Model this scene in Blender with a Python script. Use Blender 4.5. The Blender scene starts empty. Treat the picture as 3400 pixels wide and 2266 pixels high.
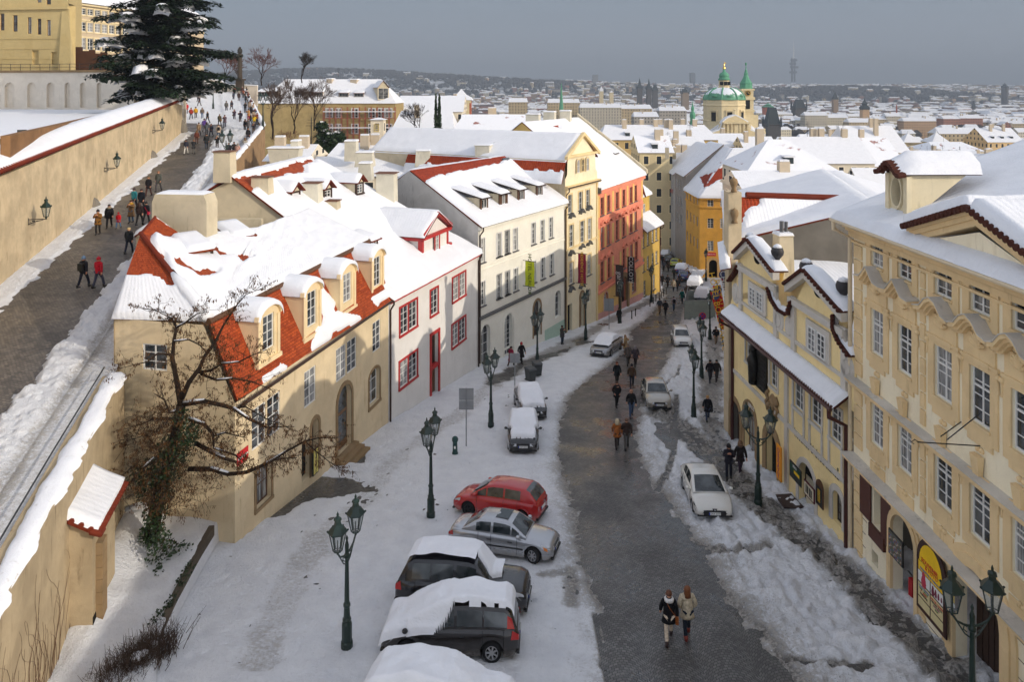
import bpy,bmesh,math,random
import numpy as np
from mathutils import Vector,Matrix
random.seed(7);rng=np.random.default_rng(7)
SC=bpy.context.scene;COL=SC.collection
F,CX,HY=2456.5,1700.0,303.4
cam=bpy.data.objects.new('camera',bpy.data.cameras.new('camera'));COL.objects.link(cam)
cam.data.sensor_width=36;cam.data.lens=36*F/3400;cam.data.shift_y=-(1133-HY)/3400
cam.rotation_euler=(math.radians(90),0,0);cam.data.clip_start=.1;cam.data.clip_end=30000
SC.camera=cam
SUN_EL,SUN_DIR=math.radians(22),Vector((.87,-.49,0))
W=bpy.data.worlds.new("World");SC.world=W;W.use_nodes=True
nt=W.node_tree;nt.nodes.clear()
def _n(t,**k):
 n=nt.nodes.new(t)
 for a,b in k.items():setattr(n,a,b)
 return n
out=_n('ShaderNodeOutputWorld');bg=_n('ShaderNodeBackground');sky=_n('ShaderNodeTexSky')
sky.sky_type='NISHITA';sky.sun_disc=False;sky.sun_elevation=SUN_EL
sky.sun_rotation=math.atan2(SUN_DIR.x,SUN_DIR.y);sky.dust_density=3.0;sky.air_density=1.0;sky.ozone_density=1.0
tc=_n('ShaderNodeTexCoord');sep=_n('ShaderNodeSeparateXYZ');nt.links.new(tc.outputs['Generated'],sep.inputs[0])
veil=_n('ShaderNodeMix',data_type='RGBA');veil.inputs[0].default_value=.55
nt.links.new(sky.outputs[0],veil.inputs[6]);veil.inputs[7].default_value=(7.4,7.7,8.6,1)
mr=_n('ShaderNodeMapRange',interpolation_type='SMOOTHSTEP');mr.inputs[1].default_value=.14;mr.inputs[2].default_value=.5
mr.inputs[3].default_value=1;mr.inputs[4].default_value=0;nt.links.new(sep.outputs[2],mr.inputs[0])
mr2=_n('ShaderNodeMapRange',interpolation_type='SMOOTHSTEP');mr2 .inputs[1].default_value=.1;mr2 .inputs[2].default_value=.6
nt.links.new(sep.outputs[1],mr2 .inputs[0])
mul=_n('ShaderNodeMath',operation='MULTIPLY');nt.links.new(mr.outputs[0],mul.inputs[0]);nt.links.new(mr2 .outputs[0],mul.inputs[1])
bank=_n('ShaderNodeMix',data_type='RGBA')
grad=_n('ShaderNodeMapRange');grad.inputs[1].default_value=0;grad.inputs[2].default_value=.13;nt.links.new(sep.outputs[2],grad.inputs[0])
nz=_n('ShaderNodeTexNoise');nz.inputs['Scale'].default_value=3;nt.links.new(tc.outputs['Generated'],nz.inputs['Vector'])
ga=_n('ShaderNodeMath',operation='MULTIPLY_ADD');nt.links.new(nz.outputs[0],ga.inputs[0]);ga.inputs[1].default_value=.25;nt.links.new(grad.outputs[0],ga.inputs[2])
bcol=_n('ShaderNodeMix',data_type='RGBA');nt.links.new(ga.outputs[0],bcol.inputs[0])
bcol.inputs[6].default_value=(3.0,3.15,3.5,1);bcol.inputs[7].default_value=(2.15,2.55,3.05,1)
nt.links.new(mul.outputs[0],bank.inputs[0]);nt.links.new(veil.outputs[2],bank.inputs[6]);nt.links.new(bcol.outputs[2],bank.inputs[7])
nt.links.new(bank.outputs[2],bg.inputs[0]);bg.inputs[1].default_value=.1;nt.links.new(bg.outputs[0],out.inputs[0])
sl=bpy.data.lights.new('sun','SUN');sl.energy=1.85;sl.angle=math.radians(.5);sl.color=(1,.9,.76)
so=bpy.data.objects.new('sun',sl);COL.objects.link(so)
sv=Vector((SUN_DIR.x*math.cos(SUN_EL),SUN_DIR.y*math.cos(SUN_EL),math.sin(SUN_EL)))
so.rotation_euler=(-sv).to_track_quat('-Z','Y').to_euler()
SC.view_settings.view_transform='Standard';SC.view_settings.look='None';SC.view_settings.exposure=.48
SC.cycles.use_denoising=True;SC.cycles.use_adaptive_sampling=True;SC.cycles.adaptive_threshold=.03
SC.cycles.max_bounces=6;SC.cycles.diffuse_bounces=3;SC.cycles.volume_bounces=0;SC.cycles.transparent_max_bounces=8
SC.cycles.caustics_reflective=False;SC.cycles.caustics_refractive=False
TILES=dict(A=(0,0),B=(800,0),C=(1700,100),D=(2500,100),E=(0,550),F=(800,550),G=(1650,550),H=(2500,550),I=(0,1100),J=(800,1100),K=(1650,1100),L=(2500,1100),M=(0,1666),N=(800,1666),O=(1650,1666),P=(2500,1666))
def px(t,x,y):
 if t=='S':return(x,y)
 if t=='d':return(x*1.445,y*1.445)
 a,b=TILES[t];return(a+x*.38265,b+y*.38265)
def gz(Y):return-(15.57+.12*Y)if Y<410 else-64.8
def rz(Y):return-15.34+.0987*Y
def G(t,x,y,dz=0):
 sx,sy=px(t,x,y);Y=(15.57-dz)/((sy-HY)/F-.12);return Vector(((sx-CX)*Y/F,Y,gz(Y)+dz))
def R(t,x,y,dz=0):
 sx,sy=px(t,x,y);Y=(15.34-dz)/((sy-HY)/F+.0987);return Vector(((sx-CX)*Y/F,Y,rz(Y)+dz))
def AT(t,x,y,Y):
 sx,sy=px(t,x,y);return Vector(((sx-CX)*Y/F,Y,-(sy-HY)*Y/F))
def ATZ(t,x,y,z):
 sx,sy=px(t,x,y);return AT(t,x,y,-z*F/(sy-HY))
def proj(P):
 P=np.asarray(P,float);return np.stack([CX+F*P[...,0]/P[...,1],HY-F*P[...,2]/P[...,1]],-1)
_perm=rng.random((256,256))
def vnoise(x,y):
 xi=np.floor(x).astype(int);yi=np.floor(y).astype(int);fx=x-xi;fy=y-yi
 fx=fx*fx*(3-2*fx);fy=fy*fy*(3-2*fy)
 a=_perm[xi&255,yi&255];b=_perm[(xi+1)&255,yi&255];c=_perm[xi&255,(yi+1)&255];d=_perm[(xi+1)&255,(yi+1)&255]
 return(a*(1-fx)+b*fx)*(1-fy)+(c*(1-fx)+d*fx)*fy
def fbm(x,y,o=4,g=.5):
 s=0;a=1;t=0
 for i in range(o):s=s+a*vnoise(x*2**i+17.3*i,y*2**i+5.1*i);t+=a;a*=g
 return s/t
def sdf(poly,X,Y):
 poly=np.asarray(poly,float)[:,:2];n=len(poly);d=np.full(X.shape,1e18);ins=np.zeros(X.shape,bool)
 for i in range(n):
  ax,ay=poly[i];bx,by=poly[(i+1)%n];ex,ey=bx-ax,by-ay
  wx,wy=X-ax,Y-ay;t=np.clip((wx*ex+wy*ey)/(ex*ex+ey*ey+1e-12),0,1)
  d=np.minimum(d,(wx-t*ex)**2+(wy-t*ey)**2)
  c=((ay<=Y)!=(by<=Y));ins^=c&(X<ax+(Y-ay)*ex/(ey if abs(ey)>1e-12 else 1e-12))
 d=np.sqrt(d);return np.where(ins,d,-d)
def dline(pts,X,Y):
 d=np.full(X.shape,1e18)
 for(ax,ay),(bx,by)in zip(pts[:-1],pts[1:]):
  ex,ey=bx-ax,by-ay;t=np.clip(((X-ax)*ex+(Y-ay)*ey)/(ex*ex+ey*ey+1e-12),0,1)
  d=np.minimum(d,(X-ax-t*ex)**2+(Y-ay-t*ey)**2)
 return np.sqrt(d)
def sstep(a,b,x):t=np.clip((x-a)/(b-a),0,1);return t*t*(3-2*t)
class MB:
 def __init__(s):s.v=[];s.f=[];s.m=[];s.smooth=False;s.uv=None
 def add(s,vs,fs,m=0):
  o=len(s.v);s.v+=[tuple(v)for v in vs];s.f+=[tuple(i+o for i in f)for f in fs];s.m+=[m]*len(fs);return s
 def quad(s,a,b,c,d,m=0):return s.add([a,b,c,d],[(0,1,2,3)],m)
 def poly(s,p,m=0):return s.add(p,[tuple(range(len(p)))],m)
 def hexa(s,b,t,m=0):
  n=len(b);return s.add(list(b)+list(t),[tuple(range(n))[::-1],tuple(range(n,2*n))]+[(i,(i+1)%n,n+(i+1)%n,n+i)for i in range(n)],m)
 def box(s,c,d,ax=None,m=0):
  c=Vector(c);ax=ax or(Vector((1,0,0)),Vector((0,1,0)),Vector((0,0,1)))
  h=[ax[i]*(d[i]/2)for i in range(3)]
  b=[c-h[0]-h[1]-h[2],c+h[0]-h[1]-h[2],c+h[0]+h[1]-h[2],c-h[0]+h[1]-h[2]]
  return s.hexa(b,[p+h[2]*2 for p in b],m)
 def tube(s,pts,rad,n=8,m=0,cap=True):
  pts=[Vector(p)for p in pts];rad=rad if hasattr(rad,'__len__')else[rad]*len(pts);vs=[];u=None
  for i,p in enumerate(pts):
   t=(pts[min(i+1,len(pts)-1)]-pts[max(i-1,0)]);t=t.normalized()if t.length>1e-9 else Vector((0,0,1))
   if u is None:u=t.orthogonal().normalized()
   u=(u-t*u.dot(t));u=u.normalized()if u.length>1e-6 else t.orthogonal().normalized()
   w=t.cross(u)
   for k in range(n):a=2*math.pi*k/n;vs.append(p+(u*math.cos(a)+w*math.sin(a))*rad[i])
  fs=[(i*n+k,i*n+(k+1)%n,(i+1)*n+(k+1)%n,(i+1)*n+k)for i in range(len(pts)-1)for k in range(n)]
  if cap:fs+=[tuple(range(n))[::-1],tuple(range((len(pts)-1)*n,len(pts)*n))]
  return s.add(vs,fs,m)
 def lathe(s,prof,c=(0,0,0),n=12,m=0,rot=0,sx=1,sy=1):
  c=Vector(c);vs=[c+Vector((r*sx*math.cos(rot+2*math.pi*k/n),r*sy*math.sin(rot+2*math.pi*k/n),z))for r,z in prof for k in range(n)]
  fs=[(i*n+k,i*n+(k+1)%n,(i+1)*n+(k+1)%n,(i+1)*n+k)for i in range(len(prof)-1)for k in range(n)]
  fs+=[tuple(range(n))[::-1],tuple(range((len(prof)-1)*n,len(prof)*n))]
  return s.add(vs,fs,m)
 def ball(s,c,r,n=10,m=0,sz=1):
  return s.lathe([(max(.002,r*math.sin(math.pi*i/8)),-r*sz*math.cos(math.pi*i/8))for i in range(9)],c,n,m)
 def build(s,name,mats,parent=None,smooth=None):
  me=bpy.data.meshes.new(name);me.from_pydata(s.v,[],s.f)
  mats=mats if isinstance(mats,(list,tuple))else[mats]
  for x in mats:me.materials.append(x)
  if any(s.m):me.polygons.foreach_set('material_index',s.m)
  if smooth if smooth is not None else s.smooth:me.polygons.foreach_set('use_smooth',[True]*len(s.f))
  if s.uv:
   l=me.uv_layers.new(name='UVMap');vi=np.empty(len(me.loops),int);me.loops.foreach_get('vertex_index',vi)
   l.data.foreach_set('uv',np.asarray(s.uv,float)[vi].ravel())
  me.update();o=bpy.data.objects.new(name,me);COL.objects.link(o)
  if parent:link(o,parent)
  return o
def link(o,parent):
 o.parent=parent;o.matrix_parent_inverse=Matrix.Translation(parent.location).inverted()if parent.get('_w')else Matrix()
def grid_obj(name,V,mat,parent=None,attrs=None,uv=None,smooth=True,keep=None):
 nv,nu=V.shape[:2];me=bpy.data.meshes.new(name)
 i=np.arange(nv*nu).reshape(nv,nu);q=np.stack([i[:-1,:-1],i[:-1,1:],i[1:,1:],i[1:,:-1]],-1).reshape(-1,4)
 if keep is not None:q=q[keep.ravel()[q].all(1)]
 me.vertices.add(nv*nu);me.vertices.foreach_set('co',V.astype(np.float32).ravel())
 me.loops.add(len(q)*4);me.loops.foreach_set('vertex_index',q.astype(np.int32).ravel())
 me.polygons.add(len(q));me.polygons.foreach_set('loop_start',np.arange(0,len(q)*4,4,dtype=np.int32))
 me.polygons.foreach_set('use_smooth',np.full(len(q),smooth))
 me.materials.append(mat);me.update(calc_edges=True)
 for k,a in(attrs or{}).items():me.attributes.new(k,'FLOAT','POINT').data.foreach_set('value',a.astype(np.float32).ravel())
 if uv is not None:me.uv_layers.new(name='UVMap').data.foreach_set('uv',uv.reshape(-1,2)[q.ravel()].astype(np.float32).ravel())
 me.validate();o=bpy.data.objects.new(name,me);COL.objects.link(o)
 if parent:link(o,parent)
 return o
def tag(o,label,cat,group=None,kind=None):
 if label:o['label']=label
 if cat:o['category']=cat
 if group:o['group']=group
 if kind:o['kind']=kind
 return o
def thing(name,label,cat,loc=(0,0,0),rotz=0,group=None,world=False):
 o=bpy.data.objects.new(name,None);COL.objects.link(o);o.location=loc;o.rotation_euler=(0,0,rotz);o.empty_display_size=.3
 if world:o['_w']=1
 return tag(o,label,cat,group)
def dup(root,loc,rotz=0,label=None,group=None,scale=None,colors=None):
 r=root.copy();COL.objects.link(r);r.location=loc;r.rotation_euler=(0,0,rotz)
 if scale:r.scale=(scale,)*3 if not hasattr(scale,'__len__')else scale
 if label:r['label']=label
 if group:r['group']=group
 for ch in list(root.children):
  c=ch.copy();COL.objects.link(c);c.parent=r
  if colors and ch.name.split('.')[0]in colors:c.color=colors[ch.name.split('.')[0]]
  for g in list(ch.children):
   d=g.copy();COL.objects.link(d);d.parent=c
 return r
def lin(r,g,b):return tuple(((c/255)/12.92 if c/255<=.04045 else((c/255+.055)/1.055)**2.4)for c in(r,g,b))
class NT:
 def __init__(s,name):
  s.mat=bpy.data.materials.new(name);s.mat.use_nodes=True;s.t=s.mat.node_tree;s.t.nodes.clear()
  s.out=s.t.nodes.new('ShaderNodeOutputMaterial');s.b=s.t.nodes.new('ShaderNodeBsdfPrincipled');s.t.links.new(s.b.outputs[0],s.out.inputs[0])
  s._tc=s.t.nodes.new('ShaderNodeTexCoord')
 def L(s,a,b):s.t.links.new(a,b)
 def put(s,sock,v):
  if hasattr(v,'is_linked')or isinstance(v,bpy.types.NodeSocket):s.L(v,sock)
  else:sock.default_value=(*v,1)if isinstance(v,tuple)and len(v)==3 and sock.type=='RGBA' else v
 def n(s,t,**k):
  n=s.t.nodes.new(t)
  for a,b in k.items():setattr(n,a,b)
  return n
 def obj(s,scale=None,src='Object'):
  o=s._tc.outputs[src]
  if scale is None:return o
  m=s.n('ShaderNodeMapping');m.inputs['Scale'].default_value=scale if hasattr(scale,'__len__')else(scale,)*3;s.L(o,m.inputs[0]);return m.outputs[0]
 def noise(s,vec,scale,det=4,rough=.55,dist=0):
  n=s.n('ShaderNodeTexNoise');n.inputs['Scale'].default_value=scale;n.inputs['Detail'].default_value=det;n.inputs['Roughness'].default_value=rough;n.inputs['Distortion'].default_value=dist
  s.L(vec,n.inputs['Vector']);return n.outputs[0]
 def math(s,op,a,b=0,c=0):
  n=s.n('ShaderNodeMath',operation=op);s.put(n.inputs[0],a);s.put(n.inputs[1],b);s.put(n.inputs[2],c);return n.outputs[0]
 def ramp(s,v,a,b,lo=0.,hi=1.):
  n=s.n('ShaderNodeMapRange',interpolation_type='SMOOTHSTEP');s.put(n.inputs[0],v)
  for i,x in zip((1,2,3,4),(a,b,lo,hi)):n.inputs[i].default_value=x
  return n.outputs[0]
 def mix(s,f,a,b,mode='MIX'):
  n=s.n('ShaderNodeMix',data_type='RGBA',blend_type=mode);s.put(n.inputs[0],f);s.put(n.inputs[6],a);s.put(n.inputs[7],b);return n.outputs[2]
 def attr(s,name):
  n=s.n('ShaderNodeAttribute',attribute_name=name);return n.outputs['Fac']
 def bump(s,h,strength=.3,dist=.02):
  n=s.n('ShaderNodeBump');n.inputs['Strength'].default_value=strength;n.inputs['Distance'].default_value=dist;s.L(h,n.inputs['Height']);s.L(n.outputs[0],s.b.inputs['Normal'])
 def done(s,col,rough=.8,spec=.3,metal=0.):
  s.put(s.b.inputs['Base Color'],col);s.put(s.b.inputs['Roughness'],rough);s.b.inputs['Specular IOR Level'].default_value=spec;s.b.inputs['Metallic'].default_value=metal;return s.mat
def sc(c,k):return tuple(min(1,x*k)for x in c)
def plaster(name,c,var=.14,grime=.35,gcol=(.16,.13,.09),bump=.25):
 t=NT(name);n1=t.noise(t.obj(),.7,5,.6);n2=t.noise(t.obj((2.2,2.2,.35)),1.6,5,.65);n3=t.noise(t.obj(),9,3)
 col=t.mix(t.ramp(n1,.3,.7),sc(c,1-var),sc(c,1+var*.6));col=t.mix(t.math('MULTIPLY',t.ramp(n2,.56,.8),grime),col,gcol)
 n4=t.noise(t.obj(),.55,3,.5,.6);col=t.mix(t.ramp(n4,.54,.58,0,.1),col,sc(gcol,1.3));col=t.mix(t.ramp(t.noise(t.obj((1,1,.6)),1.1,6,.75),.6,.66,0,grime*.4),col,sc(c,.72));col=t.mix(t.math('MULTIPLY',n3,.16),col,sc(c,.5));t.bump(t.noise(t.obj(),22,4),bump,.015);return t.done(col,.9,.2)
def flat(name,c,rough=.6,spec=.4,metal=0.,var=.12,scale=4.,bump=0):
 t=NT(name);n1=t.noise(t.obj(),scale,4);col=t.mix(n1,sc(c,1-var*1.5),sc(c,1+var))
 if bump:t.bump(t.noise(t.obj(),scale*6,3),bump,.01)
 return t.done(col,rough,spec,metal)
def tinted(name,rough=.85,spec=.25,bump=.3,scale=14.):
 t=NT(name);oi=t.n('ShaderNodeObjectInfo');n1=t.noise(t.obj(),scale,3)
 col=t.mix(t.ramp(n1,.3,.75),t.mix(.4,oi.outputs['Color'],(0,0,0)),oi.outputs['Color']);
 if bump:t.bump(n1,bump,.02)
 return t.done(col,rough,spec)
def tile_mat(name,c,c2,w=.2,h=.16,src='UV',wave=0,bump=.8):
 t=NT(name);u=t.obj(src=src);br=t.n('ShaderNodeTexBrick');t.L(u,br.inputs['Vector']);br.offset=.5
 br.inputs['Scale'].default_value=1;br.inputs['Brick Width'].default_value=w;br.inputs['Row Height'].default_value=h
 br.inputs['Mortar Size'].default_value=.012;br.inputs['Mortar Smooth'].default_value=.6;br.inputs['Bias'].default_value=.1
 for i,k in zip((1,2,3),(c,c2,sc(c,.3))):br.inputs[i].default_value=(*k,1)
 n1=t.noise(t.obj(),.8,4);n2=t.noise(t.obj(),7,3)
 col=t.mix(t.ramp(n1,.35,.75,0,.45),br.outputs[0],sc(c,.55));col=t.mix(t.ramp(n2,.55,.8,0,.4),col,sc(c2,.5))
 sp=t.n('ShaderNodeSeparateXYZ');t.L(u,sp.inputs[0])
 saw=t.math('FRACT',t.math('DIVIDE',sp.outputs[1],h));hh=t.math('SUBTRACT',t.math('MULTIPLY',saw,-.8),t.math('MULTIPLY',br.outputs[1],.5))
 if wave:hh=t.math('ADD',hh,t.math('ABSOLUTE',t.math('SINE',t.math('MULTIPLY',sp.outputs[0],math.pi/wave))))
 t.bump(hh,bump,.04);return t.done(col,.8,.25)
def snow_mat(name,ridges=0,dirt=0,c=(.86,.87,.9),bump=.35):
 t=NT(name);n1=t.noise(t.obj(),1.3,5);n2=t.noise(t.obj(),14,5,.6)
 col=t.mix(t.ramp(n1,.3,.7),sc(c,.95),c)
 col=t.mix(t.ramp(t.noise(t.obj(),2.3,6,.7),.55,.8,0,.3),col,(.6,.61,.64))
 if dirt:col=t.mix(t.ramp(t.noise(t.obj(),5,6,.7),.58,.75,0,dirt),col,(.3,.26,.2))
 h=t.math('ADD',t.math('MULTIPLY',n1,2),n2)
 if ridges:
  sp=t.n('ShaderNodeSeparateXYZ');t.L(t.obj(src='UV'),sp.inputs[0]);h=t.math('ADD',h,t.math('MULTIPLY',t.math('SINE',t.math('MULTIPLY',sp.outputs[0],2*math.pi/ridges)),.5 if name.endswith('ridges')else.16))
 t.bump(h,bump,.04);return t.done(col,.65,.2)
SNOW=snow_mat('snow',.26,c=(.82,.83,.86),bump=.55);SNOWR=snow_mat('snow_over_ridges',.24,bump=.3);SNOWD=snow_mat('snow_dirty',0,.6)
ORANGE=tile_mat('new_orange_tiles',lin(184,84,40),lin(144,56,24));REDTILE=tile_mat('red_tiles',lin(170,66,34),lin(140,50,28));PANTILE=tile_mat('pantiles',lin(176,72,34),lin(150,55,28),.25,.35,wave=.25)
OLDTILE=tile_mat('old_brown_tiles',lin(120,62,44),lin(96,50,40));
def glass_mat(name,c=(.015,.02,.025),rough=.06):
 t=NT(name);n1=t.noise(t.obj(),1.1,2);col=t.mix(t.ramp(n1,.35,.75),c,sc((.35,.38,.4),.32));t.bump(t.noise(t.obj(),1.7,1),.06,.03);return t.done(col,rough,.7)
GLASS=glass_mat('window_glass');_t=NT('curtained_glass');CURT=_t.done(_t.mix(_t.ramp(_t.noise(_t.obj((9,9,.6)),1.5,2),.35,.65),(.10,.105,.11),(.42,.42,.41)),.12,.6);
WHITE=flat('white_paint',(.74,.73,.7),.5);WOOD=flat('brown_wood',lin(92,62,40),.6,var=.3,scale=9);DWOOD=flat('dark_wood',lin(58,40,30),.6,var=.3,scale=9)
REDP=flat('red_paint',lin(176,46,44),.55);STONE=plaster('sandstone',lin(150,125,92),.2,.5);GREYST=plaster('grey_stone',lin(128,122,112),.2,.5)
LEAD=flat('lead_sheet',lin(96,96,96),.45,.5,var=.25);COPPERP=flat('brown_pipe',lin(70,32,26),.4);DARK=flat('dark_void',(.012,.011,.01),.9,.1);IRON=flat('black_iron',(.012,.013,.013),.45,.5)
CHIM=plaster('chimney_render',lin(205,192,165),.12,.6,(.2,.17,.12));CHIMD=plaster('chimney_stained',lin(214,208,190),.1,.8,(.22,.2,.16))
rw__=random.Random(2)
class Facade:
 """A vertical wall from ground point P to ground point Q (seen from outside, left to right)."""
 def __init__(s,P,Q):
  s.P=Vector((P[0],P[1],0));d=Vector((Q[0]-P[0],Q[1]-P[1],0));s.len=d.length;s.d=d.normalized();s.n=Vector((s.d.y,-s.d.x,0));s.holes=[];s.up=Vector((0,0,1))
 def pt(s,u,z,o=0):p=s.P+s.d*u+s.n*o;return Vector((p.x,p.y,z))
 def uz(s,t,x,y,o=0):
  sx,sy=px(t,x,y);r=Vector(((sx-CX)/F,1,-(sy-HY)/F));k=(s.P+s.n*o).dot(s.n)/r.dot(s.n);q=r*k;return(q-s.P).dot(s.d),q.z
 def ax(s):return(s.d,s.n,s.up)
 def box(s,mb,u0,u1,z0,z1,o0,o1,m=0):
  mb.box(s.pt((u0+u1)/2,(z0+z1)/2,(o0+o1)/2),(u1-u0,o1-o0,z1-z0),s.ax(),m);return mb
 def hole(s,u0,u1,z0,z1,arch=False):s.holes.append((u0,u1,z0,z1,arch))
 def wall(s,name,mat,parent,zb,zt,depth=.35,u0=0,u1=None,top=None,reveal=None):
  """zb bottom, zt top; holes cut, reveals as deep as depth; top=[(u,z)] extra gable outline above zt"""
  u1=s.len if u1 is None else u1;mb=MB()
  us=sorted({u0,u1,*[h[0]for h in s.holes],*[h[1]for h in s.holes]});zs=sorted({zb,zt,*[h[2]for h in s.holes],*[h[3]for h in s.holes]})
  us=[u for u in us if u0<=u<=u1];zs=[z for z in zs if zb<=z<=zt]
  for a,b in zip(us[:-1],us[1:]):
   run=None
   for c,d in list(zip(zs[:-1],zs[1:]))+[(None,None)]:
    solid=c is not None and not any(h[0]<(a+b)/2<h[1]and h[2]<(c+d)/2<h[3]for h in s.holes)
    if solid:run=(run[0],d)if run else(c,d)
    elif run:mb.quad(s.pt(a,run[0]),s.pt(b,run[0]),s.pt(b,run[1]),s.pt(a,run[1]));run=None
  for(a,b,c,d,arch)in s.holes:
   if arch:
    r=(b-a)/2;n=12;cz=d-r*arch;arc=[(a+r-r*math.cos(math.pi*i/n),cz+r*arch*math.sin(math.pi*i/n))for i in range(n+1)]
    for i in range(n):
     mb.quad(s.pt(*arc[i]),s.pt(*arc[i+1]),s.pt(arc[i+1][0],d),s.pt(arc[i][0],d))
     mb.quad(s.pt(*arc[i]),s.pt(*arc[i],-depth),s.pt(*arc[i+1],-depth),s.pt(*arc[i+1]))
    mb.quad(s.pt(a,c),s.pt(a,cz),s.pt(a,cz,-depth),s.pt(a,c,-depth));mb.quad(s.pt(b,c),s.pt(b,c,-depth),s.pt(b,cz,-depth),s.pt(b,cz))
   else:
    mb.quad(s.pt(a,c),s.pt(a,d),s.pt(a,d,-depth),s.pt(a,c,-depth));mb.quad(s.pt(b,c),s.pt(b,c,-depth),s.pt(b,d,-depth),s.pt(b,d))
    mb.quad(s.pt(a,d),s.pt(b,d),s.pt(b,d,-depth),s.pt(a,d,-depth))
   mb.quad(s.pt(a,c),s.pt(a,c,-depth),s.pt(b,c,-depth),s.pt(b,c))
  if top:mb.poly([s.pt(u,z)for u,z in top])
  return mb.build(name,mat,parent)
 def window(s,parent,u0,u1,z0,z1,cols=2,rows=3,rec=.12,frame=WHITE,fw=.06,arch=0,sash=1,glass=None,transom=None,name='window',gap=0,shut=None):
  """frame with casements, muntins and panes set back in the opening; pane is the sub-part"""
  mb=MB();o0,o1=-rec-.06,-rec;B=lambda a,b,c,d,q0=o0,q1=o1:s.box(mb,a,b,c,d,q0,q1)
  B(u0,u0+fw,z0,z1);B(u1-fw,u1,z0,z1);B(u0+fw,u1-fw,z0,z0+fw);
  if not arch:B(u0+fw,u1-fw,z1-fw,z1)
  mw=fw*.5;
  for i in range(1,cols):
   w=fw*.9 if(sash and i*2==cols)or cols==2 else mw;u=u0+(u1-u0)*i/cols;B(u-w/2,u+w/2,z0+fw,z1-fw*.2,o0+.005,o1-.004)
  for j in range(1,rows):z=z0+(z1-z0)*j/rows;w=mw;B(u0+fw,u1-fw,z-w/2,z+w/2,o0+.01,o1-.01)
  if transom:z=z0+(z1-z0)*transom;B(u0+fw,u1-fw,z-fw/2,z+fw/2,o0+.002,o1+.01)
  if arch:
   r=(u1-u0)/2;n=10;cz=z1-r*arch;c=(u0+u1)/2
   for i in range(n):
    a,b=math.pi*i/n,math.pi*(i+1)/n;P=lambda t,k,o:s.pt(c-k*r*math.cos(t),cz+k*r*arch*math.sin(t),o)
    mb.hexa([P(a,1,o0),P(b,1,o0),P(b,1-fw/r,o0),P(a,1-fw/r,o0)],[P(a,1,o1),P(b,1,o1),P(b,1-fw/r,o1),P(a,1-fw/r,o1)])
  w=mb.build(name,frame,parent);g=MB();g.quad(s.pt(u0,z0,o0+.025),s.pt(u1,z0,o0+.025),s.pt(u1,z1,o0+.025),s.pt(u0,z1,o0+.025));p=g.build('pane',glass or(CURT if rw__.random()<.35 else GLASS));p.parent=w;return w
 def surround(s,parent,u0,u1,z0,z1,w,mat,out=.05,name='window_surround',sill=True,arch=0):
  mb=MB();s.box(mb,u0-w,u0,z0,z1-(u1-u0)/2*arch,-.01,out);s.box(mb,u1,u1+w,z0,z1-(u1-u0)/2*arch,-.01,out)
  if arch:
   r=(u1-u0)/2;n=10;cz=z1-r*arch;c=(u0+u1)/2
   for i in range(n):
    a,b=math.pi*i/n,math.pi*(i+1)/n;P=lambda t,k,o:s.pt(c-(r+k)*math.cos(t),cz+(r*arch+k)*math.sin(t),o)
    mb.hexa([P(a,0,0),P(b,0,0),P(b,w,0),P(a,w,0)],[P(a,0,out),P(b,0,out),P(b,w,out),P(a,w,out)])
  else:s.box(mb,u0-w,u1+w,z1,z1+w,-.01,out)
  if sill:s.box(mb,u0-w,u1+w,z0-w,z0,-.01,out+.04)
  return mb.build(name,mat,parent)
def prism_roof(mb,pts_low,pts_high,m=0):pass
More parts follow.
